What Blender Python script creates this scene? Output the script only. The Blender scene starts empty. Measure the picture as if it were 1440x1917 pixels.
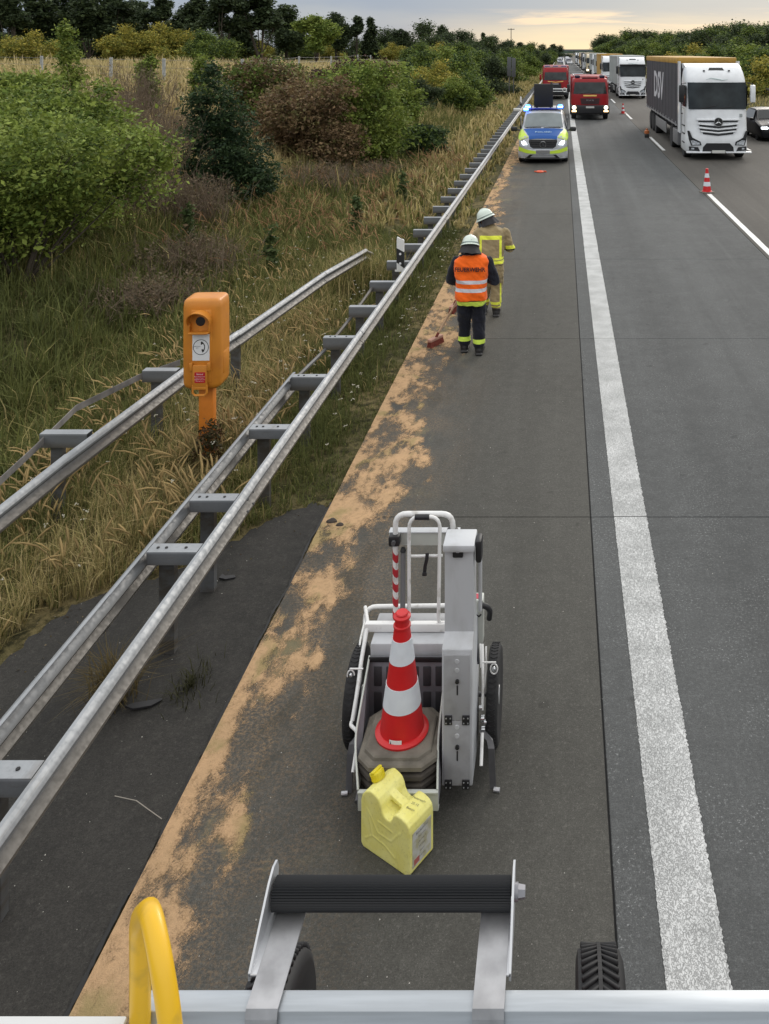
import bpy, bmesh, math, random
import numpy as np
from mathutils import Vector, Matrix
random.seed(7); RNG = np.random.default_rng(7)
S = bpy.context.scene; COL = S.collection
PI = math.pi
# ------------------------------------------------------------------ camera
F, H, CX, CY = 1626.0, 4.3, 1053.0, 97.0      # level view with a shifted lens: straight road, upright verticals
cd = bpy.data.cameras.new('camera'); cam = bpy.data.objects.new('camera', cd); COL.objects.link(cam)
cd.sensor_fit = 'VERTICAL'; cd.sensor_height = 36; cd.sensor_width = 27
cd.lens = F / 1917 * 36
cd.shift_x = (720 - CX) / 1917; cd.shift_y = -(958.5 - CY) / 1917
cd.clip_start = 0.05; cd.clip_end = 8000
cam.location = (0, 0, H); cam.rotation_euler = (PI / 2, 0, 0)
S.camera = cam
# ------------------------------------------------------------------ world
W = bpy.data.worlds.new("World"); S.world = W; W.use_nodes = True
nt = W.node_tree; nt.nodes.clear()
def N(t, typ, **k):
    n = t.nodes.new(typ)
    for a, b in k.items(): setattr(n, a, b)
    return n
SUN_EL, SUN_AZ = math.radians(24), math.radians(20)
out = N(nt, 'ShaderNodeOutputWorld'); bg = N(nt, 'ShaderNodeBackground'); bg.inputs[1].default_value = 0.10
sky = N(nt, 'ShaderNodeTexSky', sky_type='NISHITA'); sky.sun_disc = False
sky.sun_elevation = SUN_EL; sky.sun_rotation = SUN_AZ
tc = N(nt, 'ShaderNodeTexCoord'); sp = N(nt, 'ShaderNodeSeparateXYZ'); nt.links.new(tc.outputs['Generated'], sp.inputs[0])
def wmath(op, a, b=None, c=None, clamp=False):
    n = N(nt, 'ShaderNodeMath', operation=op, use_clamp=clamp)
    for i, v in enumerate((a, b, c)):
        if v is None: continue
        if isinstance(v, (int, float)): n.inputs[i].default_value = v
        else: nt.links.new(v, n.inputs[i])
    return n.outputs[0]
def wramp(v, a, b, lo=0., hi=1.):
    n = N(nt, 'ShaderNodeMapRange', interpolation_type='SMOOTHSTEP'); nt.links.new(v, n.inputs[0])
    for i, q in enumerate((a, b, lo, hi)): n.inputs[i + 1].default_value = q
    return n.outputs[0]
def wmix(f, a, b):
    n = N(nt, 'ShaderNodeMix', data_type='RGBA')
    if isinstance(f, (int, float)): n.inputs[0].default_value = f
    else: nt.links.new(f, n.inputs[0])
    for i, v in ((6, a), (7, b)):
        if isinstance(v, tuple): n.inputs[i].default_value = (*v, 1)
        else: nt.links.new(v, n.inputs[i])
    return n.outputs[2]
# cloud deck: long flat banks stretched along the horizon
mp = N(nt, 'ShaderNodeMapping'); nt.links.new(tc.outputs['Generated'], mp.inputs[0]); mp.inputs[3].default_value = (5, 5, 60)
nz = N(nt, 'ShaderNodeTexNoise'); nt.links.new(mp.outputs[0], nz.inputs[0]); nz.inputs['Scale'].default_value = 1.3
nz.inputs['Detail'].default_value = 6; nz.inputs['Roughness'].default_value = .55
mp2 = N(nt, 'ShaderNodeMapping'); nt.links.new(tc.outputs['Generated'], mp2.inputs[0]); mp2.inputs[3].default_value = (2, 2, 9)
nz2 = N(nt, 'ShaderNodeTexNoise'); nt.links.new(mp2.outputs[0], nz2.inputs[0]); nz2.inputs['Scale'].default_value = 1.6
nz2.inputs['Detail'].default_value = 5
west = wramp(sp.outputs[0], -0.30, 0.12)                    # bluish bank to the left, thinner grey to the right
deck = wmix(west, (2.7, 3.4, 4.7), (3.9, 4.35, 4.9))
deck = wmix(wramp(nz2.outputs[0], .42, .72, 0, .7), deck, (4.7, 4.95, 5.2))
deck = wmix(wramp(sp.outputs[2], .06, .35, 0, .85), deck, (5.15, 5.0, 4.7))
glow_el = wramp(wmath('ADD', sp.outputs[2], wmath('MULTIPLY', wmath('SUBTRACT', nz.outputs[0], .5), .03)), .052, .004)
glow_az = wmath('MULTIPLY', wramp(sp.outputs[0], -.24, .0), wramp(sp.outputs[1], .2, .9))
glow = wmath('MULTIPLY', glow_el, glow_az)
deck = wmix(glow, deck, (9.6, 7.9, 5.2))
streak = wmath('MULTIPLY', wmath('MULTIPLY', wramp(nz.outputs[0], .50, .64), glow_az), wmath('MULTIPLY', wramp(sp.outputs[2], .051, .041), wramp(sp.outputs[2], .020, .034)))
deck = wmix(streak, deck, (9.4, 7.4, 5.3))
colr = wmix(0.88, sky.outputs[0], deck)
lift = N(nt, 'ShaderNodeVectorMath', operation='SCALE'); nt.links.new(colr, lift.inputs[0])   # an overcast deck is about three times as bright overhead as at the horizon
nt.links.new(wramp(sp.outputs[2], .06, .5, 1, 2.9), lift.inputs[3]); nt.links.new(lift.outputs[0], bg.inputs[0]); nt.links.new(bg.outputs[0], out.inputs[0])
# ------------------------------------------------------------------ sun (behind thin cloud: very soft)
sd = bpy.data.lights.new('sun', 'SUN'); sd.energy = 0.95; sd.angle = math.radians(20); sd.color = (1, .93, .84)
so = bpy.data.objects.new('sun', sd); COL.objects.link(so)
dv = Vector((math.sin(SUN_AZ) * math.cos(SUN_EL), math.cos(SUN_AZ) * math.cos(SUN_EL), math.sin(SUN_EL)))
so.rotation_euler = dv.to_track_quat('Z', 'Y').to_euler(); so.location = (0, 0, 50)
S.view_settings.view_transform = 'Standard'; S.view_settings.look = 'None'
S.view_settings.exposure = 0.06; S.view_settings.gamma = 1; S.view_settings.use_curve_mapping = False
# ------------------------------------------------------------------ helpers
def P(x, y, Y): return Vector(((x - CX) * Y / F, Y, H - (y - CY) * Y / F))       # where a sight line meets depth Y
def G(x, y, z=0.): Y = (H - z) * F / (y - CY); return Vector(((x - CX) * Y / F, Y, z))
class MB:
    def __init__(s): s.v = []; s.f = []; s.m = []
    def add(s, vs, fs, mi=0):
        b = len(s.v); s.v += [tuple(p) for p in vs]; s.f += [tuple(b + i for i in f) for f in fs]; s.m += [mi] * len(fs); return s
    def box(s, x0, x1, y0, y1, z0, z1, mi=0, M=None):
        vs = [Vector((x, y, z)) for z in (z0, z1) for y in (y0, y1) for x in (x0, x1)]
        if M is not None: vs = [M @ p for p in vs]
        return s.add(vs, [(0, 2, 3, 1), (4, 5, 7, 6), (0, 1, 5, 4), (2, 6, 7, 3), (0, 4, 6, 2), (1, 3, 7, 5)], mi)
    def bbox(s, x0, x1, y0, y1, z0, z1, r=.01, mi=0, M=None, seg=2):
        # box with rounded edges
        bm = bmesh.new(); bmesh.ops.create_cube(bm, size=1)
        for q in bm.verts: q.co = Vector(((x0 + x1) / 2 + q.co.x * (x1 - x0), (y0 + y1) / 2 + q.co.y * (y1 - y0), (z0 + z1) / 2 + q.co.z * (z1 - z0)))
        r = min(r, .49 * min(abs(x1 - x0), abs(y1 - y0), abs(z1 - z0)))
        bmesh.ops.bevel(bm, geom=bm.edges[:], offset=r, segments=seg, profile=.5, affect='EDGES')
        bm.verts.index_update()
        vs = [(M @ q.co) if M is not None else q.co.copy() for q in bm.verts]
        fs = [[q.index for q in f.verts] for f in bm.faces]; bm.free()
        return s.add(vs, fs, mi)
    def loft(s, rings, cap=True, closed=True, mi=0, loop=False):
        n = len(rings[0]); vs = [p for r in rings for p in r]; fs = []; R = len(rings)
        for i in range(R if loop else R - 1):
            for j in range(n if closed else n - 1):
                a = i * n + j; b = i * n + (j + 1) % n; i2 = (i + 1) % R; c = i2 * n + (j + 1) % n; d = i2 * n + j
                fs.append((a, b, c, d))
        if cap and closed and not loop: fs.append(tuple(range(n - 1, -1, -1))); fs.append(tuple((R - 1) * n + j for j in range(n)))
        return s.add(vs, fs, mi)
    def tube(s, pts, r, n=10, cap=True, mi=0, loop=False):
        pts = [Vector(p) for p in pts]; rings = []; up = None; L = len(pts)
        rr = r if isinstance(r, (list, tuple)) else [r] * L
        for i, p in enumerate(pts):
            if loop: t = pts[(i + 1) % L] - pts[i - 1]
            else: t = pts[min(i + 1, L - 1)] - pts[max(i - 1, 0)]
            t.normalize()
            if up is None: up = Vector((0, 0, 1)) if abs(t.z) < .9 else Vector((1, 0, 0))
            a = (up - t * up.dot(t)); a.normalize(); b = t.cross(a); up = a
            rings.append([p + (a * math.cos(k * 2 * PI / n) + b * math.sin(k * 2 * PI / n)) * rr[i] for k in range(n)])
        return s.loft(rings, cap, True, mi, loop)
    def cyl(s, a, b, r, r2=None, n=16, mi=0): return s.tube([a, b], [r, r if r2 is None else r2], n, True, mi)
    def lathe(s, prof, c=(0, 0, 0), axis='z', n=32, cap=True, mi=0):
        rings = []; c = Vector(c)
        for (r, h) in prof:
            ring = []
            for k in range(n):
                a = 2 * PI * k / n; u, v = r * math.cos(a), r * math.sin(a)
                ring.append(c + (Vector((u, v, h)) if axis == 'z' else Vector((h, u, v)) if axis == 'x' else Vector((v, h, u))))
            rings.append(ring)
        return s.loft(rings, cap, True, mi)
    def prism(s, poly, h0, h1, axis='z', mi=0):
        mk = {'z': lambda u, v, h: (u, v, h), 'x': lambda u, v, h: (h, u, v), 'y': lambda u, v, h: (u, h, v)}[axis]
        return s.loft([[Vector(mk(u, v, h)) for u, v in poly] for h in (h0, h1)], True, True, mi)
    def grid(s, fn, nu, nv, mi=0):
        vs = [fn(i / nu, j / nv) for j in range(nv + 1) for i in range(nu + 1)]
        fs = [(j * (nu + 1) + i, j * (nu + 1) + i + 1, (j + 1) * (nu + 1) + i + 1, (j + 1) * (nu + 1) + i) for j in range(nv) for i in range(nu)]
        return s.add(vs, fs, mi)
    def xf(s, M, i0=0): s.v = s.v[:i0] + [tuple(M @ Vector(p)) for p in s.v[i0:]]; return s
    def mesh(s, name, mats, smooth=None):
        me = bpy.data.meshes.new(name); me.from_pydata(s.v, [], s.f); me.update()
        for m in (mats if isinstance(mats, (list, tuple)) else [mats]): me.materials.append(m)
        if any(s.m): me.polygons.foreach_set('material_index', s.m)
        bm = bmesh.new(); bm.from_mesh(me); bmesh.ops.recalc_face_normals(bm, faces=bm.faces); bm.to_mesh(me); bm.free()
        if smooth:
            me.polygons.foreach_set('use_smooth', [True] * len(me.polygons))
            try: me.set_sharp_from_angle(angle=math.radians(smooth if smooth is not True else 180))
            except Exception: pass
        return me
    def build(s, name, mats, parent=None, smooth=35, **k): return link(name, s.mesh(name, mats, smooth), parent, **k)
def link(name, data, parent=None, label=None, cat=None, group=None, kind=None, loc=None, rot=None):
    o = bpy.data.objects.new(name, data); COL.objects.link(o)
    if parent is not None: o.parent = parent
    if loc is not None: o.location = loc
    if rot is not None: o.rotation_euler = rot
    for a, b in (('label', label), ('category', cat), ('group', group), ('kind', kind)):
        if b: o[a] = b
    return o
def thing(name, label, cat, loc=(0, 0, 0), rz=0, group=None): return link(name, None, None, label, cat, group, None, loc, (0, 0, rz))
def copy_tree(o, loc=None, rz=None, label=None, parent=None, swap=None):
    c = o.copy(); COL.objects.link(c)
    if parent is not None: c.parent = parent
    if loc is not None: c.location = loc
    if rz is not None: c.rotation_euler = (0, 0, rz)
    if label: c['label'] = label
    for ch in [q for q in o.children]: copy_tree(ch, parent=c)
    return c
# ------------------------------------------------------------------ materials
MATS = {}
def mat(name, col, rough=.6, metal=0., var=.0, scale=8., bump=0., bscale=60., emis=0., ecol=None, spec=.5, col2=None, detail=5., coat=0., thr=(.35, .65), stretch=(1, 1, 1)):
    if name in MATS: return MATS[name]
    m = bpy.data.materials.new(name); m.use_nodes = True; t = m.node_tree; b = t.nodes['Principled BSDF']
    b.inputs['Base Color'].default_value = (*col, 1); b.inputs['Roughness'].default_value = rough; b.inputs['Metallic'].default_value = metal
    b.inputs['Specular IOR Level'].default_value = spec
    if coat: b.inputs['Coat Weight'].default_value = coat; b.inputs['Coat Roughness'].default_value = .08
    tcn = N(t, 'ShaderNodeTexCoord'); mpn = N(t, 'ShaderNodeMapping'); t.links.new(tcn.outputs['Object'], mpn.inputs[0]); mpn.inputs[3].default_value = stretch
    if var or col2:
        n = N(t, 'ShaderNodeTexNoise'); n.inputs['Scale'].default_value = scale; n.inputs['Detail'].default_value = detail
        t.links.new(mpn.outputs[0], n.inputs[0])
        r = N(t, 'ShaderNodeMapRange'); t.links.new(n.outputs[0], r.inputs[0]); r.inputs[1].default_value, r.inputs[2].default_value = thr
        x = N(t, 'ShaderNodeMix', data_type='RGBA'); t.links.new(r.outputs[0], x.inputs[0])
        c2 = col2 if col2 else tuple(c * (1 + var) for c in col); c1 = col if col2 else tuple(c * (1 - var) for c in col)
        x.inputs[6].default_value = (*c1, 1); x.inputs[7].default_value = (*c2, 1); t.links.new(x.outputs[2], b.inputs['Base Color'])
    if bump:
        n2 = N(t, 'ShaderNodeTexNoise'); n2.inputs['Scale'].default_value = bscale; n2.inputs['Detail'].default_value = 4; t.links.new(mpn.outputs[0], n2.inputs[0])
        bp = N(t, 'ShaderNodeBump'); bp.inputs['Strength'].default_value = min(1, bump); bp.inputs['Distance'].default_value = .01; t.links.new(n2.outputs[0], bp.inputs['Height']); t.links.new(bp.outputs[0], b.inputs['Normal'])
    if emis: b.inputs['Emission Color'].default_value = (*(ecol or col), 1); b.inputs['Emission Strength'].default_value = emis
    MATS[name] = m; return m
def tmath(t, op, a, b=None, clamp=False):
    n = N(t, 'ShaderNodeMath', operation=op, use_clamp=clamp)
    for i, v in enumerate((a, b)):
        if v is None: continue
        if isinstance(v, (int, float)): n.inputs[i].default_value = v
        else: t.links.new(v, n.inputs[i])
    return n.outputs[0]
def tnoise(t, vec, scale, detail=4, rough=.5, dist=0., st=None):
    if st is not None:
        m = N(t, 'ShaderNodeMapping'); t.links.new(vec, m.inputs[0]); m.inputs[3].default_value = st; vec = m.outputs[0]
    n = N(t, 'ShaderNodeTexNoise'); t.links.new(vec, n.inputs[0]); n.inputs['Scale'].default_value = scale
    n.inputs['Detail'].default_value = detail; n.inputs['Roughness'].default_value = rough; n.inputs['Distortion'].default_value = dist
    return n.outputs[0]
def tramp(t, v, a, b, lo=0., hi=1., smooth=True):
    n = N(t, 'ShaderNodeMapRange', interpolation_type='SMOOTHSTEP' if smooth else 'LINEAR'); t.links.new(v, n.inputs[0])
    for i, q in enumerate((a, b, lo, hi)): n.inputs[i + 1].default_value = q
    return n.outputs[0]
def tmix(t, f, a, b, mode='MIX'):
    n = N(t, 'ShaderNodeMix', data_type='RGBA', blend_type=mode)
    if isinstance(f, (int, float)): n.inputs[0].default_value = f
    else: t.links.new(f, n.inputs[0])
    for i, v in ((6, a), (7, b)):
        if isinstance(v, tuple): n.inputs[i].default_value = (*v, 1)
        else: t.links.new(v, n.inputs[i])
    return n.outputs[2]
def newmat(name, rough=.8, spec=.5):
    m = bpy.data.materials.new(name); m.use_nodes = True; t = m.node_tree; b = t.nodes['Principled BSDF']
    b.inputs['Roughness'].default_value = rough; b.inputs['Specular IOR Level'].default_value = spec
    g = N(t, 'ShaderNodeNewGeometry'); return m, t, b, g.outputs['Position']
def setbump(t, b, h, dist=.003, st=1.):
    bp = N(t, 'ShaderNodeBump'); bp.inputs['Strength'].default_value = st; bp.inputs['Distance'].default_value = dist
    t.links.new(h, bp.inputs['Height']); t.links.new(bp.outputs[0], b.inputs['Normal'])
def sep(t, vec):
    n = N(t, 'ShaderNodeSeparateXYZ'); t.links.new(vec, n.inputs[0]); return n.outputs
def attr_mat(name, rough=.7, spec=.25, trans=.25, bumpy=False):
    # leaf / blade material: colour of each leaf comes with the leaf
    m = bpy.data.materials.new(name); m.use_nodes = True; t = m.node_tree; b = t.nodes['Principled BSDF']
    a = N(t, 'ShaderNodeAttribute', attribute_name='tint'); t.links.new(a.outputs['Color'], b.inputs['Base Color'])
    b.inputs['Roughness'].default_value = rough; b.inputs['Specular IOR Level'].default_value = spec
    tr = N(t, 'ShaderNodeBsdfTranslucent'); t.links.new(a.outputs['Color'], tr.inputs[0])
    mx = N(t, 'ShaderNodeMixShader'); mx.inputs[0].default_value = trans
    t.links.new(b.outputs[0], mx.inputs[1]); t.links.new(tr.outputs[0], mx.inputs[2]); t.links.new(mx.outputs[0], t.nodes['Material Output'].inputs[0])
    return m
LEAF = attr_mat('leaf'); GRASS = attr_mat('grass_blade', .75, .15, .3)
def text(body, size, loc, rot, m, parent, name='lettering', depth=.002, align='CENTER', sx=1., off=0.):
    c = bpy.data.curves.new('t', 'FONT'); c.body = body; c.size = size; c.extrude = depth; c.align_x = align; c.align_y = 'CENTER'; c.resolution_u = 2; c.offset = off
    o = bpy.data.objects.new('t', c); COL.objects.link(o); dg = bpy.context.evaluated_depsgraph_get(); me = bpy.data.meshes.new_from_object(o.evaluated_get(dg))
    bpy.data.objects.remove(o); bpy.data.curves.remove(c)
    me.name = name; me.materials.clear(); me.materials.append(m)
    ob = link(name, me, parent, loc=loc, rot=rot); ob.scale = (sx, 1, 1); return ob
def ring(rx, ry, cx, cy, z, n=16, sq=2.):
    r = []
    for k in range(n):
        a = 2 * PI * k / n; c, s = math.cos(a), math.sin(a)
        r.append(Vector((cx + rx * math.copysign(abs(c) ** (2 / sq), c), cy + ry * math.copysign(abs(s) ** (2 / sq), s), z)))
    return r
def np_mesh(name, V, T, tint, m):
    me = bpy.data.meshes.new(name); nv, nf, k = len(V), len(T), T.shape[1]
    me.vertices.add(nv); me.vertices.foreach_set('co', np.asarray(V, np.float32).ravel())
    me.loops.add(nf * k); me.loops.foreach_set('vertex_index', T.astype(np.int32).ravel())
    me.polygons.add(nf); me.polygons.foreach_set('loop_start', np.arange(0, nf * k, k, dtype=np.int32))
    me.polygons.foreach_set('loop_total', np.full(nf, k, np.int32))
    a = me.attributes.new('tint', 'FLOAT_COLOR', 'POINT'); c = np.ones((nv, 4), np.float32); c[:, :3] = tint; a.data.foreach_set('color', c.ravel())
    me.update(); me.validate(); me.materials.append(m); return me
# ------------------------------------------------------------------ terrain
def sst(a, b, x): t = np.clip((x - a) / (b - a), 0, 1); return t * t * (3 - 2 * t)
def vnoise(x, y, s=1., seed=0):
    x = np.asarray(x, float) * s; y = np.asarray(y, float) * s
    xi, yi = np.floor(x), np.floor(y); fx, fy = x - xi, y - yi; fx = fx * fx * (3 - 2 * fx); fy = fy * fy * (3 - 2 * fy)
    def h(i, j):
        q = np.sin(i * 127.1 + j * 311.7 + seed * 74.7) * 43758.5453; return q - np.floor(q)
    return (h(xi, yi) * (1 - fx) + h(xi + 1, yi) * fx) * (1 - fy) + (h(xi, yi + 1) * (1 - fx) + h(xi + 1, yi + 1) * fx) * fy
def fbm(x, y, s=1., o=4, seed=0):
    r = 0; a = .5
    for k in range(o): r = r + a * vnoise(x, y, s * 2 ** k, seed + k); a *= .5
    return r / (1 - .5 ** o)
def terr(x, y):
    x = np.asarray(x, float); y = np.asarray(y, float)
    L = -x
    z = -.03 - .04 * sst(2.4, 4.5, L) - .28 * np.exp(-((L - 6.3) / .9) ** 2)
    z = z + 2.45 * sst(6.6, 17, L) + .5 * sst(17, 60, L) + 1.2 * sst(60, 200, L)
    z = z + (fbm(x, y, .35, 3, 5) - .5) * .35 * sst(4.5, 9, L)
    R = x
    z = z - .25 * sst(12.4, 14, R) * (1 - sst(19, 20.5, R)) + 2.8 * sst(27.5, 42, R) + (fbm(x, y, .2, 3, 9) - .5) * .5 * sst(27, 33, R)
    return z
xs = np.concatenate([[-3000, -1500, -700, -400, -250, -180, -130, -100, -80, -65, -55, -47], np.arange(-41, -18, 1.5), np.arange(-18, -1.4, .25), [-1.3, 4, 8, 12.2, 12.5, 13, 13.5, 14, 16, 18, 19, 19.5, 20, 20.6, 21, 24, 27, 28, 29.5, 31, 33, 35, 37, 39, 42, 46, 55, 70, 100, 180, 300, 700, 1500, 3000]])
ys = np.concatenate([[-60, -20, -5, 1], np.arange(2, 20, .35), np.arange(20, 60, 1.), np.arange(60, 160, 4.), [170, 190, 220, 260, 310, 380, 460, 560, 700, 900, 1200, 1700, 2500, 4000]])
XX, YY = np.meshgrid(xs, ys); ZZ = terr(XX, YY)
V = np.stack([XX.ravel(), YY.ravel(), ZZ.ravel()], 1); nx, ny = len(xs), len(ys)
ii, jj = np.meshgrid(np.arange(nx - 1), np.arange(ny - 1)); a = (jj * nx + ii).ravel()
T = np.stack([a, a + 1, a + nx + 1, a + nx], 1)
m, t, b, pos = newmat('verge_soil', .95, .1)
n1 = tnoise(t, pos, .35, 5, .6); n2 = tnoise(t, pos, 9, 6, .7); n3 = tnoise(t, pos, 70, 3)
c = tmix(t, tramp(t, n1, .38, .62), (.10, .095, .042), (.24, .19, .09))
c = tmix(t, tramp(t, n2, .4, .65), c, (.035, .034, .016)); c = tmix(t, tramp(t, n3, .62, .72, 0, .6), c, (.16, .13, .08))
t.links.new(c, b.inputs['Base Color']); setbump(t, b, n2, .08)
me = np_mesh('ground', V, T, np.ones((len(V), 3)), m); me.polygons.foreach_set('use_smooth', [True] * len(me.polygons))
link('ground', me, kind='structure')
# low wooded ridge on the horizon
mb = MB(); rid = []
for k in range(161):
    x = -2600 + k * 32.5; rid.append((x, 9 + 5 * float(fbm(x, 0, .004, 4, 3)) + 2.2 * float(fbm(x, 0, .06, 2, 8)) - 3 * math.exp(-((x - 60) / 400) ** 2)))
mb.loft([[Vector((x, 2600 + dy, (z if dz else -3))) for x, z in rid] for dy, dz in ((0, 0), (30, 1), (400, 1), (430, 0))], cap=False, closed=False)
mb.build('hills', mat('ridge_wood', (.028, .045, .03), .95, var=.3, scale=.05, spec=.05), kind='structure')

# ------------------------------------------------------------------ road
def road_mat(name, c0, c1, dust=0., speck=.5, tracks=True):
    m, t, b, pos = newmat(name, .86, .35)
    big = tnoise(t, pos, .55, 5, .6, st=(1, .35, 1)); mid = tnoise(t, pos, 7, 5, .65); fine = tnoise(t, pos, 120, 3, .7); sp_ = tnoise(t, pos, 210, 2, .5)
    c = tmix(t, tramp(t, big, .3, .7), c0, c1)
    c = tmix(t, tramp(t, mid, .35, .7, 0, .45), c, tuple(q * 1.25 for q in c1))
    c = tmix(t, tramp(t, fine, .35, .65, 0, .55), c, tuple(q * .45 for q in c0))
    c = tmix(t, tramp(t, sp_, .66, .74, 0, speck), c, (.42, .41, .38))
    X = sep(t, pos)
    if tracks:       # rubber-polished wheel tracks
        tr = tramp(t, tmath(t, 'ABSOLUTE', tmath(t, 'SUBTRACT', tmath(t, 'ABSOLUTE', tmath(t, 'SUBTRACT', X[0], 2.55)), .95)), .1, .5, .35, 0)
        c = tmix(t, tmath(t, 'MULTIPLY', tr, tramp(t, big, .2, .6)), c, tuple(q * .62 for q in c0))
        gl = tnoise(t, pos, 55, 4, .75); gl2 = tnoise(t, pos, 1.8, 3, .6)
        c = tmix(t, tmath(t, 'MULTIPLY', tramp(t, gl, .56, .66), tramp(t, gl2, .38, .62, 0, .6)), c, (.36, .37, .37))
    if dust:
        dn = tnoise(t, pos, 1.6, 5, .65, .4, st=(1, .55, 1)); dx = tramp(t, X[0], -2.2, -.7, 1, 0)
        sc_ = tnoise(t, pos, 45, 4, .8); dm = tmath(t, 'MULTIPLY', tmath(t, 'MULTIPLY', dx, tramp(t, dn, .36, .62)), tramp(t, sc_, .44, .62))
        c = tmix(t, tmath(t, 'MULTIPLY', dm, dust), c, (.40, .25, .12))
        st_ = tnoise(t, pos, 1.1, 4, .6, .8, st=(1, .5, 1))
        wet = tmath(t, 'MULTIPLY', tramp(t, st_, .52, .64, 0, .6), tramp(t, X[0], -1.9, -.8, 1, 0))
        c = tmix(t, wet, c, (.036, .032, .022))
    g2_ = tnoise(t, pos, 38, 5, .8); c = tmix(t, tramp(t, g2_, .52, .70, 0, .48), c, tuple(q * 2.1 for q in c1)); c = tmix(t, tramp(t, g2_, .47, .30, 0, .5), c, tuple(q * .42 for q in c0))
    lw = tnoise(t, pos, 1., 4, .6, 0, st=(2.2, .05, 1)); c = tmix(t, tramp(t, lw, .50, .70, 0, .30), c, tuple(q * .62 for q in c0)); c = tmix(t, tramp(t, lw, .45, .28, 0, .22), c, tuple(q * 1.5 for q in c1))
    od = tnoise(t, pos, 5.5, 2, .4); c = tmix(t, tramp(t, od, .70, .76, 0, .45), c, tuple(q * .5 for q in c0))
    if dust:
        ol = tnoise(t, pos, 1.7, 4, .6, .3, st=(1.3, .8, 1)); c = tmix(t, tmath(t, 'MULTIPLY', tramp(t, ol, .56, .68, 0, .5), tramp(t, X[0], -2.0, -1.1, 1, 0)), c, (.22, .19, .09))
    t.links.new(c, b.inputs['Base Color'])
    h = tmath(t, 'ADD', fine, tmath(t, 'MULTIPLY', mid, 1.5)); setbump(t, b, h, .003, .8)
    return m
CONC = road_mat('old_concrete', (.056, .0545, .047), (.080, .078, .069), dust=.5, tracks=False)
CONC2 = road_mat('lane_concrete', (.064, .067, .067), (.094, .098, .098), speck=.45)
ASPH = road_mat('brownish_asphalt', (.072, .066, .057), (.090, .083, .073), speck=.3, tracks=False)
APR = road_mat('dark_asphalt', (.018, .0172, .0155), (.040, .0375, .033), speck=.16, tracks=False)
JOINT = mat('joint_filler', (.012, .012, .012), .7)
road = thing('road', None, None); road['kind'] = 'structure'
for k in ('label', 'category'):
    if k in road: del road[k]
MB().box(-2.19, 4.27, 2, 3000, -.25, -.022).build('road_bed', JOINT, road)
XJ = (.255, .267)
def slab(x0, x1, y0, y1, m, key, yoff):
    mb = MB(); mb.bbox(x0, x1, y0, y1, -.2, 0, .004, seg=1); return mb.build('slab', m, road, smooth=None)
rows = [8.03 + 4.995 * k for k in range(-2, 18)]
for x0, x1, m in ((-2.2, XJ[0], CONC), (XJ[1], 4.27, CONC2)):
    for k in range(len(rows) - 1):
        slab(x0, x1, max(rows[k], 2) + .004, rows[k + 1] - .004, m, 0, 0)
    far = MB(); y = rows[-1]
    far.box(x0, x1, y + .004, 3000, -.2, 0).build('slab', m, road, smooth=None)
MB().box(4.282, 12.25, 2, 3000, -.2, 0).build('asphalt_lane', ASPH, road, smooth=None)
MB().box(20.9, 25.6, 2, 3000, -.2, .0).build('asphalt_lane', ASPH, road, smooth=None)
# line paint
m, t, b, pos = newmat('road_paint', .7, .4)
w1 = tnoise(t, pos, 78, 3, .55, .9, st=(1, .62, 1)); band = tramp(t, tmath(t, 'ABSOLUTE', tmath(t, 'SUBTRACT', w1, .5)), .018, .055, 1, 0)
w2 = tnoise(t, pos, 3, 4); w3 = tnoise(t, pos, 160, 2); Y_ = sep(t, pos)
near = tramp(t, Y_[1], 5, 20, 1, .2)
c = tmix(t, tramp(t, w2, .3, .7), (.44, .45, .445), (.58, .59, .585)); c = tmix(t, tmath(t, 'MULTIPLY', tmath(t, 'MULTIPLY', band, .55), near), c, (.10, .10, .10))
c = tmix(t, tramp(t, w3, .6, .72, 0, .5), c, (.3, .3, .29))
t.links.new(c, b.inputs['Base Color']); setbump(t, b, tmath(t, 'SUBTRACT', 1., band), .004, .8); PAINT = m
PAINT2 = mat('smooth_road_paint', (.62, .63, .62), .6, var=.12, scale=4, bump=.2)
def jag_line(x0, x1, y0, y1, name, m, step=.02, amp=.006):
    n = max(2, int((y1 - y0) / step)); n = min(n, 700)
    ysl = np.linspace(y0, y1, n + 1)
    L = x0 + (RNG.random(n + 1) - .5) * amp; Rr = x1 + (RNG.random(n + 1) - .5) * amp * 2
    mb = MB(); mb.loft([[Vector((l, y, .004)), Vector((r, y, .004))] for l, r, y in zip(L, Rr, ysl)], cap=False, closed=False)
    o = mb.build(name, m, road, smooth=None); return o
for k in range(len(rows) - 1):
    jag_line(.478, .778, max(rows[k], 2) + .005, rows[k + 1] - .005, 'edge_line', PAINT, .012 if k < 4 else .2)
jag_line(.478, .778, rows[-1], 2900, 'edge_line', PAINT2, 5, 0)
y = 26.2 - 6
for k in range(-1, 36):
    y0 = 26.25 - 6 + k * 17.6
    if y0 + 6 < 3: continue
    jag_line(4.36, 4.50, max(3, y0 - (2.5 if k == 0 else 0)), y0 + 6, 'lane_dash', PAINT2, .5, .004)
    jag_line(8.12, 8.26, max(3, y0), y0 + 6, 'lane_dash', PAINT2, .5, .004)
jag_line(11.85, 12.1, 2, 2900, 'edge_line', PAINT2, 5, 0); jag_line(21.2, 21.4, 2, 2900, 'edge_line', PAINT2, 5, 0)
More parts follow.
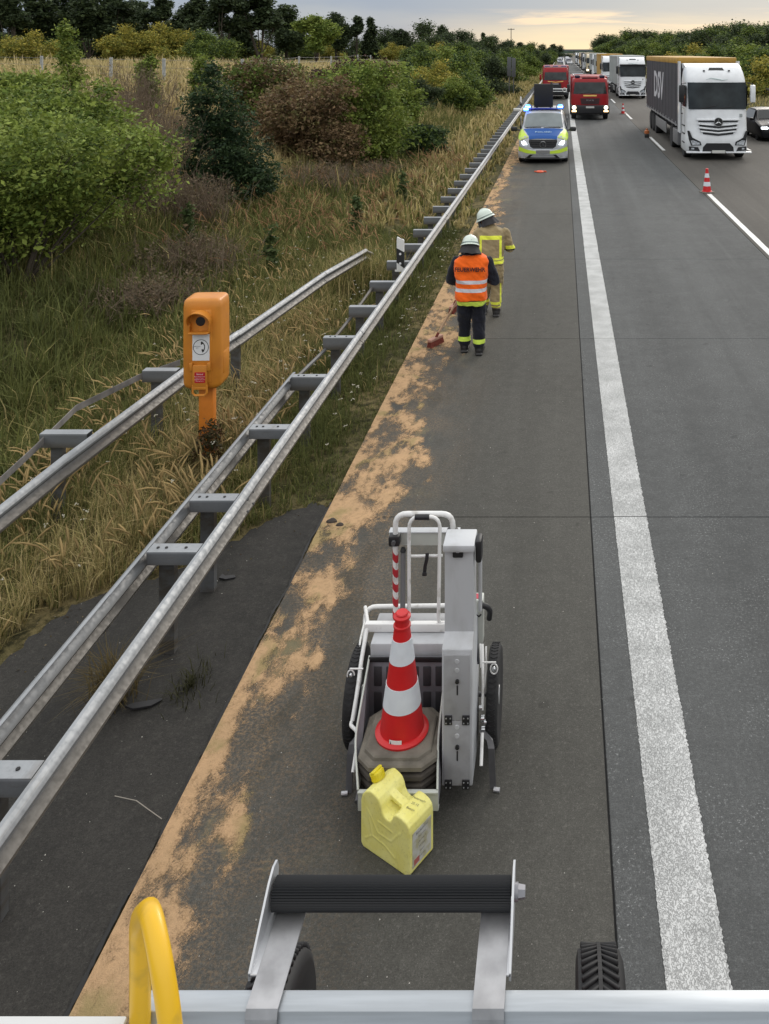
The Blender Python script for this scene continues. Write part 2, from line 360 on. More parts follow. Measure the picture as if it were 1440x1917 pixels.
# dark bituminous apron under the guardrail
poly = []
back = [(-2.215, 8.25), (-2.4, 8.3), (-2.62, 8.1), (-2.85, 7.75), (-3.1, 7.3), (-3.5, 7.0), (-3.82, 6.75), (-3.95, 6.2), (-4.05, 5.4), (-4.1, 4.6), (-4.15, 3.5), (-4.2, 2.0)]
for i in range(len(back) - 1):
    for s_ in range(8):
        f = s_ / 8; poly.append((back[i][0] * (1 - f) + back[i + 1][0] * f + random.uniform(-.035, .035) * (i > 0), back[i][1] * (1 - f) + back[i + 1][1] * f + random.uniform(-.04, .04)))
poly.append((-4.2, 1.0)); poly.append((-2.215, 1.0))
mb = MB(); mb.add([(x, y, -.012) for x, y in poly], [tuple(range(len(poly)))])
mb.build('apron', APR, smooth=None, kind='structure')
mb = MB(); ysl = np.arange(2.2, 8.3, .03); w0 = (fbm(ysl, ysl * 0, 3, 4, 61) - .5) * .05; w1 = RNG.random(len(ysl)) * .008
mb.loft([[Vector((-2.208 + a_ - .006 - b_, y_, .0022)), Vector((-2.208 + a_ + .006 + b_, y_, .0022))] for y_, a_, b_ in zip(ysl, w0, w1)], cap=False, closed=False); mb.build('edge_crack', JOINT, road, None)
# ------------------------------------------------------------------ sawdust binder swept along the shoulder edge
nr, nc = 760, 84
yy = 3.7 * (75 / 3.7) ** (np.linspace(0, 1, nr) ** 1.0); xx = np.linspace(-2.195, -.85, nc)
SX, SY = np.meshgrid(xx, yy)
wob = -2.03 + .05 * np.sin(SY * .9) + .22 * (fbm(SY, SY * 0, .8, 3, 2) - .5)
wid = .36 + .10 * np.sin(SY * .55 + 1) + .25 * (fbm(SY, SY * 0 + 3, .7, 3, 4) - .4)
wid = np.where(SY > 9, wid * 1.05, wid); wid = wid * np.where(SY > 22, .62, 1.); edge_ = .018 * np.exp(-((SX + 2.17) / .07) ** 2)
d = (SX - wob) / wid
prof = 1 - np.clip(np.abs(d - .12) / 1.0, 0, 2) ** 2.2
dx = SX * 2.3 - SY * .55; dy = SY * 1.1 + SX * 1.5
n_ = fbm(dx, dy, 1.9, 4, 11); n2_ = fbm(SX, SY * .8, 7, 3, 21); n3_ = RNG.random(SX.shape)
h = .0125 * prof + .052 * (n_ - .555) * np.clip(14 / SY, .35, 1) + .022 * (n2_ - .5) + .003 * (n3_ - .5) - .0025 + edge_ * 1.2 * (fbm(SY, SY * 0, 2.2, 3, 14) - .1)
thick = np.clip((h + .012) / .030, 0, 1); lump = .0025 + np.clip(h, 0, .010) * .9
Vv = np.stack([SX.ravel(), SY.ravel(), lump.ravel()], 1)
ii, jj = np.meshgrid(np.arange(nc - 1), np.arange(nr - 1)); a = (jj * nc + ii).ravel(); T = np.stack([a, a + 1, a + nc + 1, a + nc], 1)
ok_ = SX.ravel() > -2.3; keep = ok_[T].all(1) & (np.max(thick.ravel()[T], axis=1) > .01); T = T[keep]; 
m, t, b, pos = newmat('sawdust', .97, .05)
n1 = tnoise(t, pos, 3.2, 5, .65); n2 = tnoise(t, pos, 160, 3, .7); n3 = tnoise(t, pos, 28, 4, .6)
c = tmix(t, tramp(t, n1, .35, .65), (.54, .355, .205), (.46, .31, .18)); c = tmix(t, tramp(t, n3, .45, .68, 0, .5), c, (.25, .165, .085)); c = tmix(t, tramp(t, n2, .38, .62, 0, .55), c, (.62, .41, .23))
at = N(t, 'ShaderNodeAttribute', attribute_name='tint'); th_ = sep(t, at.outputs['Color'])[0]; n4 = tnoise(t, pos, 90, 5, .75); n5 = tnoise(t, pos, 11, 5, .7, .5, st=(1, .6, 1))
oliv = tnoise(t, pos, 2.1, 4, .6, .4, st=(1.2, .8, 1)); c = tmix(t, tramp(t, oliv, .54, .66, 0, .7), c, (.30, .25, .115))
sw = tnoise(t, pos, 1., 5, .62, .6, st=(7, 3.2, 1))       # broom strokes across the strip
v_ = tmath(t, 'ADD', tmath(t, 'ADD', th_, tmath(t, 'MULTIPLY', tmath(t, 'SUBTRACT', n4, .5), 1.1)), tmath(t, 'ADD', tmath(t, 'MULTIPLY', tmath(t, 'SUBTRACT', n5, .5), 1.5), tmath(t, 'MULTIPLY', tmath(t, 'SUBTRACT', sw, .5), 1.5)))
cov = tramp(t, v_, .22, .95, 0, .94)
t.links.new(c, b.inputs['Base Color']); setbump(t, b, tmath(t, 'ADD', n2, tmath(t, 'MULTIPLY', n3, 2.)), .006); t.links.new(cov, b.inputs['Alpha'])
me = np_mesh('sawdust', Vv, T, np.repeat(thick.ravel()[:, None], 3, 1), m)
link('sawdust', me, kind='stuff', label='strip of orange oil-binding sawdust swept along the left edge of the concrete shoulder', cat='sawdust')

# ------------------------------------------------------------------ blades and leaves
def blades(name, pos, h, w, lean, tint, m=GRASS, bend=.6):
    n = len(pos); az = RNG.random(n) * 2 * PI; d = np.stack([np.cos(az), np.sin(az), 0 * az], 1)
    sdir = np.stack([-np.sin(az + RNG.normal(0, .6, n)), np.cos(az), 0 * az], 1)
    up = np.array([0, 0, 1.])
    h = h[:, None]; w = w[:, None]; l = lean[:, None]
    p1 = pos + up * h * .55 + d * h * l * .3; p2 = pos + up * h * (1 - .35 * np.clip(l, 0, 1)) + d * h * l
    V = np.stack([pos - sdir * w, pos + sdir * w, p1 - sdir * w * .75, p1 + sdir * w * .75, p2], 1).reshape(-1, 3)
    b = (np.arange(n) * 5)[:, None]
    T = np.concatenate([b + [0, 1, 3], b + [0, 3, 2], b + [2, 3, 4]], 0)
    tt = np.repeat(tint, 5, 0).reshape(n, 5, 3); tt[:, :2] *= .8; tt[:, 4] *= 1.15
    return np_mesh(name, V, T, tt.reshape(-1, 3), m)
def scatter(n, x0, x1, y0, y1, dens=None, ypow=1.0):
    x = RNG.uniform(x0, x1, n); u = RNG.random(n)
    y = y0 * (y1 / y0) ** u if ypow else RNG.uniform(y0, y1, n)
    if dens is not None: k = RNG.random(n) < dens(x, y); x, y = x[k], y[k]
    return x, y
GREEN = np.array([.155, .165, .05]); DKGR = np.array([.075, .09, .03]); STRAW = np.array([.62, .49, .26]); OLIVE = np.array([.33, .28, .11]); RUST = np.array([.19, .115, .055])
def pal(f, noise):
    # f 0..1 green->straw
    f = np.clip(f + noise, 0, 1)[:, None]
    c = np.where(f < .5, DKGR + (GREEN - DKGR) * f * 2 * 1.0, OLIVE + (STRAW - OLIVE) * (f - .5) * 2)
    return c * RNG.uniform(.75, 1.25, (len(f), 1))
def in_apron(x, y):
    bx = np.interp(y, [2, 3.5, 4.6, 5.4, 6.2, 6.75, 7.0, 7.3, 7.75, 8.1, 8.3], [-4.2, -4.15, -4.1, -4.05, -3.95, -3.82, -3.5, -3.1, -2.85, -2.62, -2.2]); return (x > bx - .02 - .38 * fbm(y, y * 0 + 2, 1.6, 3, 71) * (y < 7.2)) & (y < 8.28)
def dryness(x, y):
    L = -x; f = .30 + .55 * sst(7.2, 11, L) * sst(12, 30, y) + .25 * (fbm(x, y, .28, 3, 31) - .5) * 2
    f = f + .30 * np.exp(-((x + 4.0) / .9) ** 2) * np.clip(1.4 - y / 16, 0, 1)
    f = f - .35 * np.exp(-((x + 3.0) / .6) ** 2) * (y > 9) * .6 - .25 * sst(6, 8, L) * (1 - sst(11, 17, y))
    return f
def grass_patch(name, n, x0, x1, y0, y1, hh, ww, lean, label, cat='grass', extra=None, dens=None, clump=9, hsig=.35):
    x, y = scatter(n, x0, x1, y0, y1, dens)
    k = ~in_apron(x, y); x, y = x[k], y[k]
    tuft = fbm(x, y, 2.2, 2, 77)
    x = np.repeat(x, clump); y = np.repeat(y, clump); tf = np.repeat(tuft, clump)
    sc = np.repeat(np.clip(y[::clump] / 14, .6, 4) ** .5, clump)
    x = x + RNG.normal(0, .035, len(x)) * sc; y = y + RNG.normal(0, .035, len(y)) * sc
    ok = ~in_apron(x + .03, y) & (x < -2.16) ; x, y, tf, sc = x[ok], y[ok], tf[ok], sc[ok]
    z = terr(x, y) - .01
    h = hh * (.45 + 1.1 * tf) * np.exp(RNG.normal(0, hsig, len(x))) * sc ** .4
    edge = np.clip((-2.2 - x) / .5, .25, 1); h = h * edge
    f = dryness(x, y) if extra is None else extra(x, y)
    ti = pal(f, RNG.normal(0, .13, len(x)))
    me = blades(name, np.stack([x, y, z], 1), h, ww * sc ** 1.1 * RNG.uniform(.7, 1.4, len(x)), np.abs(RNG.normal(lean, .25, len(x))), ti)
    return link(name, me, kind='stuff', label=label, cat=cat)
grass_patch('verge_grass', 13500, -7.4, -2.18, 4.5, 21, .22, .0042, .55, 'rough green and straw grass of the verge around both guardrails')
grass_patch('bank_grass', 13000, -14.5, -5.6, 9, 62, .34, .008, .5, 'long dry grass covering the slope left of the road', clump=8)
grass_patch('field_grass', 7000, -62, -13, 26, 120, .38, .024, .4, 'pale straw meadow on top of the bank behind the fence posts', extra=lambda x, y: .74 + .3 * (fbm(x, y, .1, 3, 3) - .5), clump=6)
grass_patch('far_verge_grass', 4200, -9, -2.3, 21, 230, .26, .02, .4, 'sunburnt verge grass running beside the guardrail into the distance', extra=lambda x, y: .5 + .4 * (fbm(x, y, .2, 3, 5) - .3), clump=7)
def rg(x, y): return .55 + .5 * (fbm(x, y, .15, 3, 6) - .5)
x, y = scatter(9000, 12.4, 42, 30, 400); k = ~((x > 20.6) & (x < 26)); x, y = x[k], y[k]; x = np.repeat(x, 5) + RNG.normal(0, .15, 5 * len(x)); y = np.repeat(y, 5) + RNG.normal(0, .3, 5 * len(y)); k = ~((x > 20.6) & (x < 25.9)) & (x > 12.35); x, y = x[k], y[k]
me = blades('median_grass', np.stack([x, y, terr(x, y)], 1), .3 * np.exp(RNG.normal(0, .3, len(x))) * np.clip(y / 60, .8, 2.5), .018 * np.clip(y / 40, 1, 4), np.abs(RNG.normal(.4, .2, len(x))), pal(rg(x, y), RNG.normal(0, .12, len(x))))
link('median_grass', me, kind='stuff', label='dry grass of the central strip and the bank right of the trucks', cat='grass')
# arching stalks with golden seed heads
def seedheads(name, spots, label, hh=.45, col=(.40, .29, .13)):
    V = []; T = []; C = []; b = 0
    for (x, y, n, r) in spots:
        for _ in range(n):
            px, py = x + random.gauss(0, r), y + random.gauss(0, r)
            if in_apron(np.array([px]), np.array([py]))[0] or px > -2.2: continue
            pz = float(terr(px, py)); h = hh * random.uniform(.6, 1.35); az = random.gauss(2.6, 1.1); ln = random.uniform(.25, .8)
            dx, dy = math.cos(az), math.sin(az); sx, sy = -dy, dx; tone = random.uniform(.7, 1.25)
            prev = None
            for i in range(8):
                f = i / 7; r_ = h * ln * f ** 1.9; zz = h * (f - .42 * ln * f ** 3)
                w = (.0022 if f < .62 else .0022 + .0105 * math.sin((f - .62) / .38 * PI) ** .8)
                cx, cy = px + dx * r_, py + dy * r_
                V += [(cx - sx * w, cy - sy * w, pz + zz), (cx + sx * w, cy + sy * w, pz + zz), (cx, cy, pz + zz + w)]
                cc = (.17 * tone, .15 * tone, .055 * tone) if f < .6 else tuple(q * tone for q in col); C += [cc] * 3
                if prev is not None:
                    for (p, q) in ((0, 1), (1, 2), (2, 0)): T.append((prev + p, prev + q, b + q, b + p))
                prev = b; b += 3
    me = np_mesh(name, np.array(V), np.array(T), np.array(C), GRASS); return link(name, me, kind='stuff', label=label, cat='grass')
random.seed(3)
sp_ = [(random.uniform(-4.2, -3.2), random.uniform(6.3, 9.6), 9, .10) for _ in range(42)] + [(random.uniform(-5.3, -4.6), random.uniform(6.2, 10.5), 9, .12) for _ in range(34)] + [(random.uniform(-4.0, -3.15), random.uniform(9.5, 13.5), 6, .14) for _ in range(36)] + [(random.uniform(-6.5, -3.1), random.uniform(13, 20), 5, .25) for _ in range(60)] + [(random.uniform(-5.6, -4.5), random.uniform(10, 13), 8, .14) for _ in range(16)]
seedheads('seed_head_grass', sp_, 'arching golden seed heads of tall grass around the orange phone pillar')
sp_ = [(random.uniform(-8.2, -3.4), random.uniform(17, 34), 8, .3) for _ in range(120)]
seedheads('dry_stalks', sp_, 'reddish dry stalks standing in the verge beyond the white marker post', .75, (.30, .17, .085))
# small white umbels
V = []; T = []; b = 0
for _ in range(260):
    x_ = random.choice([random.uniform(-5.9, -4.4), random.uniform(-3.6, -3.05), random.uniform(-2.5, -2.25), random.uniform(-6, -3)]); y_ = random.uniform(6.5, 19); 
    if in_apron(np.array([x_]), np.array([y_]))[0]: continue
    z_ = float(terr(x_, y_)) + random.uniform(.2, .5)
    for _k in range(5):
        ox, oy, oz = random.gauss(0, .012), random.gauss(0, .012), random.gauss(0, .004); r_ = random.uniform(.005, .009)
        V += [(x_ + ox + r_, y_ + oy, z_ + oz), (x_ + ox, y_ + oy + r_, z_ + oz + .003), (x_ + ox - r_, y_ + oy, z_ + oz), (x_ + ox, y_ + oy - r_, z_ + oz - .003)]; T.append((b, b + 1, b + 2, b + 3)); b += 4
link('verge_flowers', np_mesh('verge_flowers', np.array(V), np.array(T), np.tile([[.55, .52, .42]], (len(V), 1)), GRASS), kind='stuff', label='tiny white wild flowers scattered in the verge grass', cat='flowers')

def leaves(P_, size, tint, up=.35, aspect=.55):
    n = len(P_); a = RNG.normal(0, 1, (n, 3)); a[:, 2] = a[:, 2] * .6 ; a /= np.linalg.norm(a, axis=1)[:, None]
    nrm = RNG.normal(0, 1, (n, 3)); nrm[:, 2] = np.abs(nrm[:, 2]) + up; b = np.cross(a, nrm); b /= np.linalg.norm(b, axis=1)[:, None] + 1e-9
    c = np.cross(a, b); s = (size * np.exp(RNG.normal(0, .38, n)))[:, None]
    V = np.stack([P_ - a * s, P_ + b * s * aspect + c * s * .15, P_ + a * s, P_ - b * s * aspect + c * s * .15], 1).reshape(-1, 3)
    T = (np.arange(n) * 4)[:, None] + np.array([[0, 1, 2, 3]])
    return V, T, np.repeat(tint, 4, 0)
def crown_pts(blobs, nclump, per, sig, shell=.55, up=.3, seed=0):
    """blobs: (cx,cy,cz,rx,ry,rz); clump centres sit near the blob surfaces, leaves gather round them"""
    r = np.random.default_rng(seed); w = np.array([b[3] * b[5] for b in blobs]); w = w / w.sum(); k = r.choice(len(blobs), nclump, p=w)
    B = np.array(blobs)[k]; d = r.normal(0, 1, (nclump, 3)); d /= np.linalg.norm(d, axis=1)[:, None]; rad = (shell + (1 - shell) * r.random(nclump) ** .6) * r.uniform(.80, 1.22, nclump)
    Cc = B[:, :3] + d * rad[:, None] * B[:, 3:]
    keep = Cc[:, 2] > .03; Cc = Cc[keep]; n = len(Cc); cnt = per
    sg = sig * r.uniform(.6, 1.4, n)
    pts = np.repeat(Cc, cnt, 0) + r.normal(0, 1, (n * cnt, 3)) * np.repeat(sg, cnt)[:, None] * np.array([1, 1, .65])
    cl = np.repeat(r.random(n), cnt); return pts[pts[:, 2] > 0], cl[pts[:, 2] > 0]
def tinted(cl, cols, sat=.3):
    c = np.array(cols); f = np.clip(cl * (len(c) - 1) + RNG.normal(0, sat, len(cl)), 0, len(c) - 1.001); i = f.astype(int); g = (f - i)[:, None]
    return (c[i] * (1 - g) + c[i + 1] * g) * RNG.uniform(.75, 1.3, (len(cl), 1))
BARK = mat('bark', (.06, .048, .035), .95, var=.35, scale=6, bump=.5, bscale=14, stretch=(1, 1, .25))
def woody(name, blobs, nclump, per, sig, size, cols, seed, base=(0, 0), stems=5, height=2., trunk_r=.06, shell=.5):
    """returns (crown mesh, trunk mesh) in local coordinates"""
    pts, cl = crown_pts(blobs, nclump, per, sig, shell, seed=seed); V, T, C = leaves(pts, size, tinted(cl, cols)); me = np_mesh('crown', V, T, C, LEAF)
    rr = random.Random(seed); mb = MB()
    for s_ in range(stems):
        b_ = blobs[s_ % len(blobs)]; top = Vector((b_[0] + rr.uniform(-.5, .5) * b_[3], b_[1] + rr.uniform(-.5, .5) * b_[4], b_[2] + rr.uniform(-.1, .7) * b_[5]))
        b0 = Vector((base[0] + rr.uniform(-.5, .5) * trunk_r * 3, base[1] + rr.uniform(-.5, .5) * trunk_r * 3, -.15))
        mid = b0.lerp(top, .5) + Vector((rr.uniform(-.1, .1), rr.uniform(-.1, .1), .05)) * height * .4
        r0 = trunk_r * (1 if s_ == 0 else .55); q = [b0.lerp(mid, f).lerp(mid.lerp(top, f), f) for f in (0, .25, .5, .75, 1)]
        mb.tube(q, [r0 * (1 - .8 * f) for f in (0, .25, .5, .75, 1)], 6)
        for _ in range(4):
            f = rr.uniform(.35, .95); a_ = b0.lerp(mid, f).lerp(mid.lerp(top, f), f); e = a_ + Vector((rr.uniform(-1, 1) * b_[3], rr.uniform(-1, 1) * b_[4], rr.uniform(.1, .8) * b_[5])) * .7
            mb.tube([a_, a_.lerp(e, .5) + Vector((0, 0, .05 * height)), e], [r0 * .35, r0 * .25, r0 * .08], 5)
    return me, mb.mesh('trunk', BARK, 60)
def plant(name, label, cat, loc, meshes, rz=0, sc=1, group=None):
    r = thing(name, label, cat, loc, rz, group); r.scale = (sc, sc, sc) if not isinstance(sc, tuple) else sc
    link('crown', meshes[0], r)
    if meshes[1]: link('trunk', meshes[1], r)
    return r
def rblobs(rr, n, w, h, dpt=None, lift=.3):
    dpt = dpt or w; out_ = []
    for k in range(n):
        s_ = rr.uniform(.28, .58); out_.append((rr.uniform(-1, 1) * w * (1 - s_) * 1.1, rr.uniform(-1, 1) * dpt * (1 - s_), h * rr.uniform(lift * .7, .84), w * s_, dpt * s_, h * rr.uniform(.14, .27)))
    out_.append((0, 0, h * .62, w * .5, dpt * .5, h * .38)); return out_
LG = [(0.073, 0.112, 0.022), (0.138, 0.192, 0.035), (0.239, 0.295, 0.058), (0.184, 0.223, 0.047)]
DG = [(0.018, 0.036, 0.018), (0.036, 0.065, 0.025), (0.058, 0.094, 0.033)]
BR = [(0.101, 0.065, 0.038), (0.176, 0.115, 0.061), (0.23, 0.155, 0.081), (0.135, 0.128, 0.047)]
YG = [(0.149, 0.176, 0.034), (0.284, 0.27, 0.054), (0.446, 0.365, 0.068)]
# big shrubs on the bank
def gz(x, y): return float(terr(x, y))
def bush(label, x, y, w, h, cols, seed, n=900, per=30, sig=.13, size=.035, dpt=None, stems=16, name='bush', shell=.5, lift=.3):
    rr = random.Random(seed); ms = woody(name, rblobs(rr, 11, w, h, dpt, lift), n, per, sig, size, cols, seed, stems=stems, height=h, trunk_r=.045, shell=shell)
    return plant(name, label, 'bush', (x, y, gz(x, y) - .05), ms)
bush('big leafy green bush at the lower left edge of the bank', -9.3, 14.9, 1.9, 2.8, LG, 11, 1000, 32, .145, .036)
bush('rounded green bush reaching furthest down towards the ditch on the left', -10.0, 17.4, 1.6, 2.4, LG, 12, 850, 32, .145, .036)
bush('tall green bush behind the two at the left edge', -12.1, 19.5, 2.3, 2.15, LG, 13, 700, 32, .16, .045)
bush('green bush crown just under the fence at the far left', -16.2, 25, 2.4, 1.35, LG, 14, 700, 30, .2, .055)
# dense dark bush with ragged upright crown
rr = random.Random(5); bl = [(.1, 0, .55, 1.2, 1.0, .55), (-.35, 0, 1.2, .95, .9, .6), (.45, 0, 1.35, .70, .7, .45), (-.55, 0, 2.0, .62, .6, .5), (.05, .1, 2.2, .55, .5, .45), (-.75, 0, 2.75, .36, .38, .40), (-.15, 0, 2.95, .34, .34, .38), (-.45, 0, 3.45, .22, .24, .35), (.95, 0, .75, .5, .6, .4)]
plant('dark_shrub', 'ragged nearly black-green shrub standing alone in the middle of the bank', 'shrub', (-9.1, 23.6, gz(-9.1, 23.6) - .05), woody('dark', bl, 620, 34, .125, .04, DG, 15, stems=6, height=3.6, trunk_r=.06))
bush('brown withered thicket in front of the wide green bush', -9.3, 31.2, 2.3, 3.1, BR, 16, 1000, 30, .17, .05)
bush('wide bright green bush beside the brown thicket', -8.2, 33.6, 2.5, 3.9, LG, 17, 1100, 30, .18, .055)
bush('brownish green bush crowning the thicket under the fence', -11.8, 34.5, 2.4, 3.0, LG[:2] + BR[:2], 18, 700, 28, .2, .055)
bush('dark red-brown hedge piece beyond the wide green bush', -13.2, 54, 3.0, 2.3, [(.045, .022, .018), (.075, .035, .025), (.05, .04, .02)], 19, 600, 24, .25, .08)
bush('small fresh green bush low on the verge near the guardrail', -5.9, 37.0, .9, 1.5, DG + LG[1:2], 20, 420, 26, .12, .05)
bush('bushy green plant on the bank above the marker post', -6.9, 33.5, .5, 1.25, LG, 41, 200, 26, .1, .045)
bush('green shrub halfway down the slope past the brown thicket', -8.6, 48, 1.0, 2.0, LG, 42, 350, 24, .16, .06)
bush('dark green shrub on the verge before the grey sign boards', -7.6, 62, 1.8, 1.8, DG + LG[:2], 43, 420, 24, .2, .08)
# thin brown brush (dead stems)
def brush(label, x, y, w, h, seed, n=260):
    rr = random.Random(seed); mb = MB()
    for _ in range(n):
        a = Vector((rr.gauss(0, .4) * w, rr.gauss(0, .4) * w, -.1)); tp = a + Vector((rr.gauss(0, .22) * h, rr.gauss(0, .22) * h, h * rr.uniform(.5, 1.1))); mb.tube([a, a.lerp(tp, .5) + Vector((rr.gauss(0, .05), rr.gauss(0, .05), 0)), tp], [.008, .006, .003], 3, cap=False)
        for _k in range(3):
            f = rr.uniform(.4, .95); c_ = a.lerp(tp, f); e = c_ + Vector((rr.gauss(0, .16), rr.gauss(0, .16), rr.uniform(.08, .3))); mb.tube([c_, e], [.005, .002], 3, cap=False)
    pts, cl = crown_pts([(0, 0, h * .55, w * .9, w * .9, h * .45)], 160, 10, .12, .2, seed=seed); V, T, C = leaves(pts, .022, tinted(cl, [(.13, .09, .055), (.19, .14, .085), (.10, .09, .05)])); 
    r = thing('dry_brush', label, 'dry shrub', (x, y, gz(x, y))); link('twigs', mb.mesh('twigs', mat('dead_stem', (.15, .11, .075), .9), None), r, kind='stuff'); link('withered_leaves', np_mesh('withered_leaves', V, T, C, LEAF), r)
brush('pale brown dead brush between the big left bushes and the dark shrub', -10.9, 22.3, 1.3, 1.9, 51)
brush('low tangle of dead stems in front of the dark shrub', -8.8, 20.6, 1.1, 1.2, 52)
brush('dead brown brush higher up the bank below the fence corner', -14.2, 28.5, 1.6, 2.0, 53)
brush('greyish dead stems at the foot of the dark shrub on its left side', -10.2, 20.2, .9, 1.3, 54)
brush('pale dead brush on the upper bank right of the dark shrub', -11.8, 27.0, 1.5, 1.3, 55)
brush('brown weed tangle low on the bank in front of the brown thicket', -7.9, 27.5, 1.6, .8, 56, 220)
brush('wide patch of dead stems left of the dark shrub near the fence', -13.2, 25.5, 1.7, 1.5, 57)
brush('reddish dead weeds between the thicket and the guardrail', -6.6, 30.5, 1.2, .75, 58, 200)
brush('dry brown weeds beside the ditch behind the phone pillar', -7.4, 17.2, 1.3, .75, 59, 200)
brush('low brown weeds at the foot of the lower left bush', -7.1, 14.9, 1.0, .6, 60, 160)
# slim young trees
def sapling(label, x, y, h, w, cols, seed, n=170):
    bl = [(random.Random(seed + k).uniform(-.25, .25) * w, 0, h * (.25 + .72 * k / 6), w * (1 - .10 * k), w * (1 - .1 * k), h * .12) for k in range(7)]
    plant('young_tree', label, 'tree', (x, y, gz(x, y) - .05), woody('sap', bl, n, 24, .12, .05, cols, seed, stems=2, height=h, trunk_r=.05, shell=.2))
sapling('slim bright green young tree in front of the fence at far left', -19.3, 34, 2.9, .55, LG, 61)
sapling('thin pale green sapling left of the dark shrub', -14.4, 30.2, 2.1, .4, LG, 62)
sapling('narrow dark sapling in front of the red-brown hedge', -10.4, 58, 3.0, .6, DG, 63)
sapling('short pale sapling on the slope above the brown thicket', -15.2, 36.5, 1.8, .45, LG, 64)
# ------------------------------------------------------------------ trees on the skyline (shared crowns)
def tree_mesh(seed, h, w, cols, n, size, kind='round', per=22):
    rr = random.Random(seed); bl = []
    if kind == 'round':
        for k in range(8):
            a = rr.uniform(0, 2 * PI); d = rr.uniform(.15, .6) * w; bl.append((math.cos(a) * d, math.sin(a) * d, h * rr.uniform(.35, .8), w * rr.uniform(.3, .5), w * rr.uniform(.3, .5), h * rr.uniform(.12, .2)))
        bl.append((0, 0, h * .82, w * .4, w * .4, h * .16))
    elif kind == 'bushy':
        for k in range(13):
            q = rr.uniform(-1, 1); bl.append((q * w * .8, rr.uniform(-.5, .5) * w, h * (rr.uniform(.12, .72) - .15 * q * q), w * rr.uniform(.18, .36), w * rr.uniform(.2, .36), h * rr.uniform(.10, .24)))
        bl.append((rr.uniform(-.3, .3) * w, 0, h * .80, w * .22, w * .22, h * .2))
    elif kind == 'pine':
        for k in range(9):
            a = rr.uniform(0, 2 * PI); d = rr.uniform(.1, .75) * w; bl.append((math.cos(a) * d, math.sin(a) * d, h * rr.uniform(.5, .95), w * rr.uniform(.2, .38), w * rr.uniform(.2, .38), h * rr.uniform(.05, .10)))
        bl.append((0, 0, h * .93, w * .3, w * .3, h * .08))
    else:
        for k in range(7): f = k / 6; bl.append((rr.uniform(-.1, .1) * w, rr.uniform(-.1, .1) * w, h * (.18 + .75 * f), w * (1 - .75 * f) * .8, w * (1 - .75 * f) * .8, h * .12))
    return woody('t', bl, n, per, w * .085, size, cols, seed, stems=4 if kind != 'pine' else 6, height=h, trunk_r=w * .06, shell=.35)
FAR = [(.026, .040, .020), (.046, .068, .028), (.07, .095, .036)]
TM = {'d0': tree_mesh(201, 10, 4.2, FAR, 700, .19), 'd1': tree_mesh(202, 10, 3.4, FAR, 640, .19), 'p0': tree_mesh(203, 10, 3.2, FAR, 520, .17, 'pine'), 'p1': tree_mesh(204, 10, 2.4, FAR, 420, .17, 'pine'),
      'c0': tree_mesh(205, 10, 2.6, FAR, 560, .18, 'cone'), 'g0': tree_mesh(206, 10, 4.4, LG, 700, .2), 'y0': tree_mesh(207, 10, 4.6, YG, 700, .2), 'bg': tree_mesh(301, 10, 8.5, LG, 900, .2, 'bushy'), 'bh': tree_mesh(302, 10, 8.5, LG[:3] + DG[1:], 900, .2, 'bushy'), 'by': tree_mesh(303, 10, 8, YG + LG[:1], 800, .2, 'bushy'), 'bd': tree_mesh(304, 10, 8, FAR, 800, .2, 'bushy'), 'be': tree_mesh(305, 10, 9, FAR + LG[:1], 900, .2, 'bushy'),
      'm0': tree_mesh(208, 10, 4.2, LG[:3] + DG[1:], 700, .2)}
KB = {'m0': 'bh', 'y0': 'by', 'd0': 'bd', 'd1': 'be', 'g0': 'bg', 'c0': 'bd'}
ORD = ['first', 'second', 'third', 'fourth', 'fifth', 'sixth', 'seventh', 'eighth', 'ninth', 'tenth', 'eleventh', 'twelfth', 'thirteenth', 'fourteenth', 'fifteenth', 'sixteenth', 'seventeenth', 'eighteenth', 'nineteenth', 'twentieth', 'twenty-first', 'twenty-second', 'twenty-third', 'twenty-fourth', 'twenty-fifth', 'twenty-sixth', 'twenty-seventh', 'twenty-eighth']
def far_tree(key, px, top, Y, label, group, wide=1.):
    X = (px - CX) * Y / F; z = gz(X, Y) - .1; h = H - (top - 3 - CY) * Y / F - z; s = h / 10 / .98
    return plant('tree', label, 'tree', (X, Y, z), TM[key], random.uniform(0, 6.28), (s * wide, s * wide, s), group)
sk = [('d0', -25, -12, 128), ('p1', 22, -2, 120), ('d1', 68, -14, 132), ('d0', 118, -10, 140), ('d1', 165, -16, 134), ('p0', 212, -6, 138), ('d0', 258, 4, 150), ('p1', 298, -4, 135), ('d1', 338, 20, 160), ('p0', 372, 2, 145), ('p0', 415, -14, 138),
      ('c0', 452, -2, 150), ('p0', 488, -18, 142), ('d0', 535, 12, 160), ('g0', 592, 32, 112), ('d1', 628, 26, 170), ('p1', 668, 36, 172), ('c0', 694, 40, 176)]
for i, (k, px, top, Y) in enumerate(sk): far_tree(k, px, top, Y, f'{"broad bright green" if k=="g0" else "open-crowned dark" if k[0]=="p" else "pointed dark" if k=="c0" else "dark leafy"} tree on the left skyline, {ORD[i]} from the left edge', 'skyline trees left of the gap', 1.15)
sk2 = [('d0', 745, 58, 210), ('d1', 775, 46, 230), ('c0', 802, 50, 240), ('d1', 828, 50, 245), ('d0', 856, 60, 255), ('d1', 884, 64, 270), ('c0', 905, 67, 290), ('d0', 928, 70, 300), ('d1', 952, 80, 320), ('d0', 975, 82, 340), ('m0', 996, 83, 330), ('d0', 1018, 86, 430), ('d1', 1036, 85, 520), ('d0', 1047, 88, 640)]
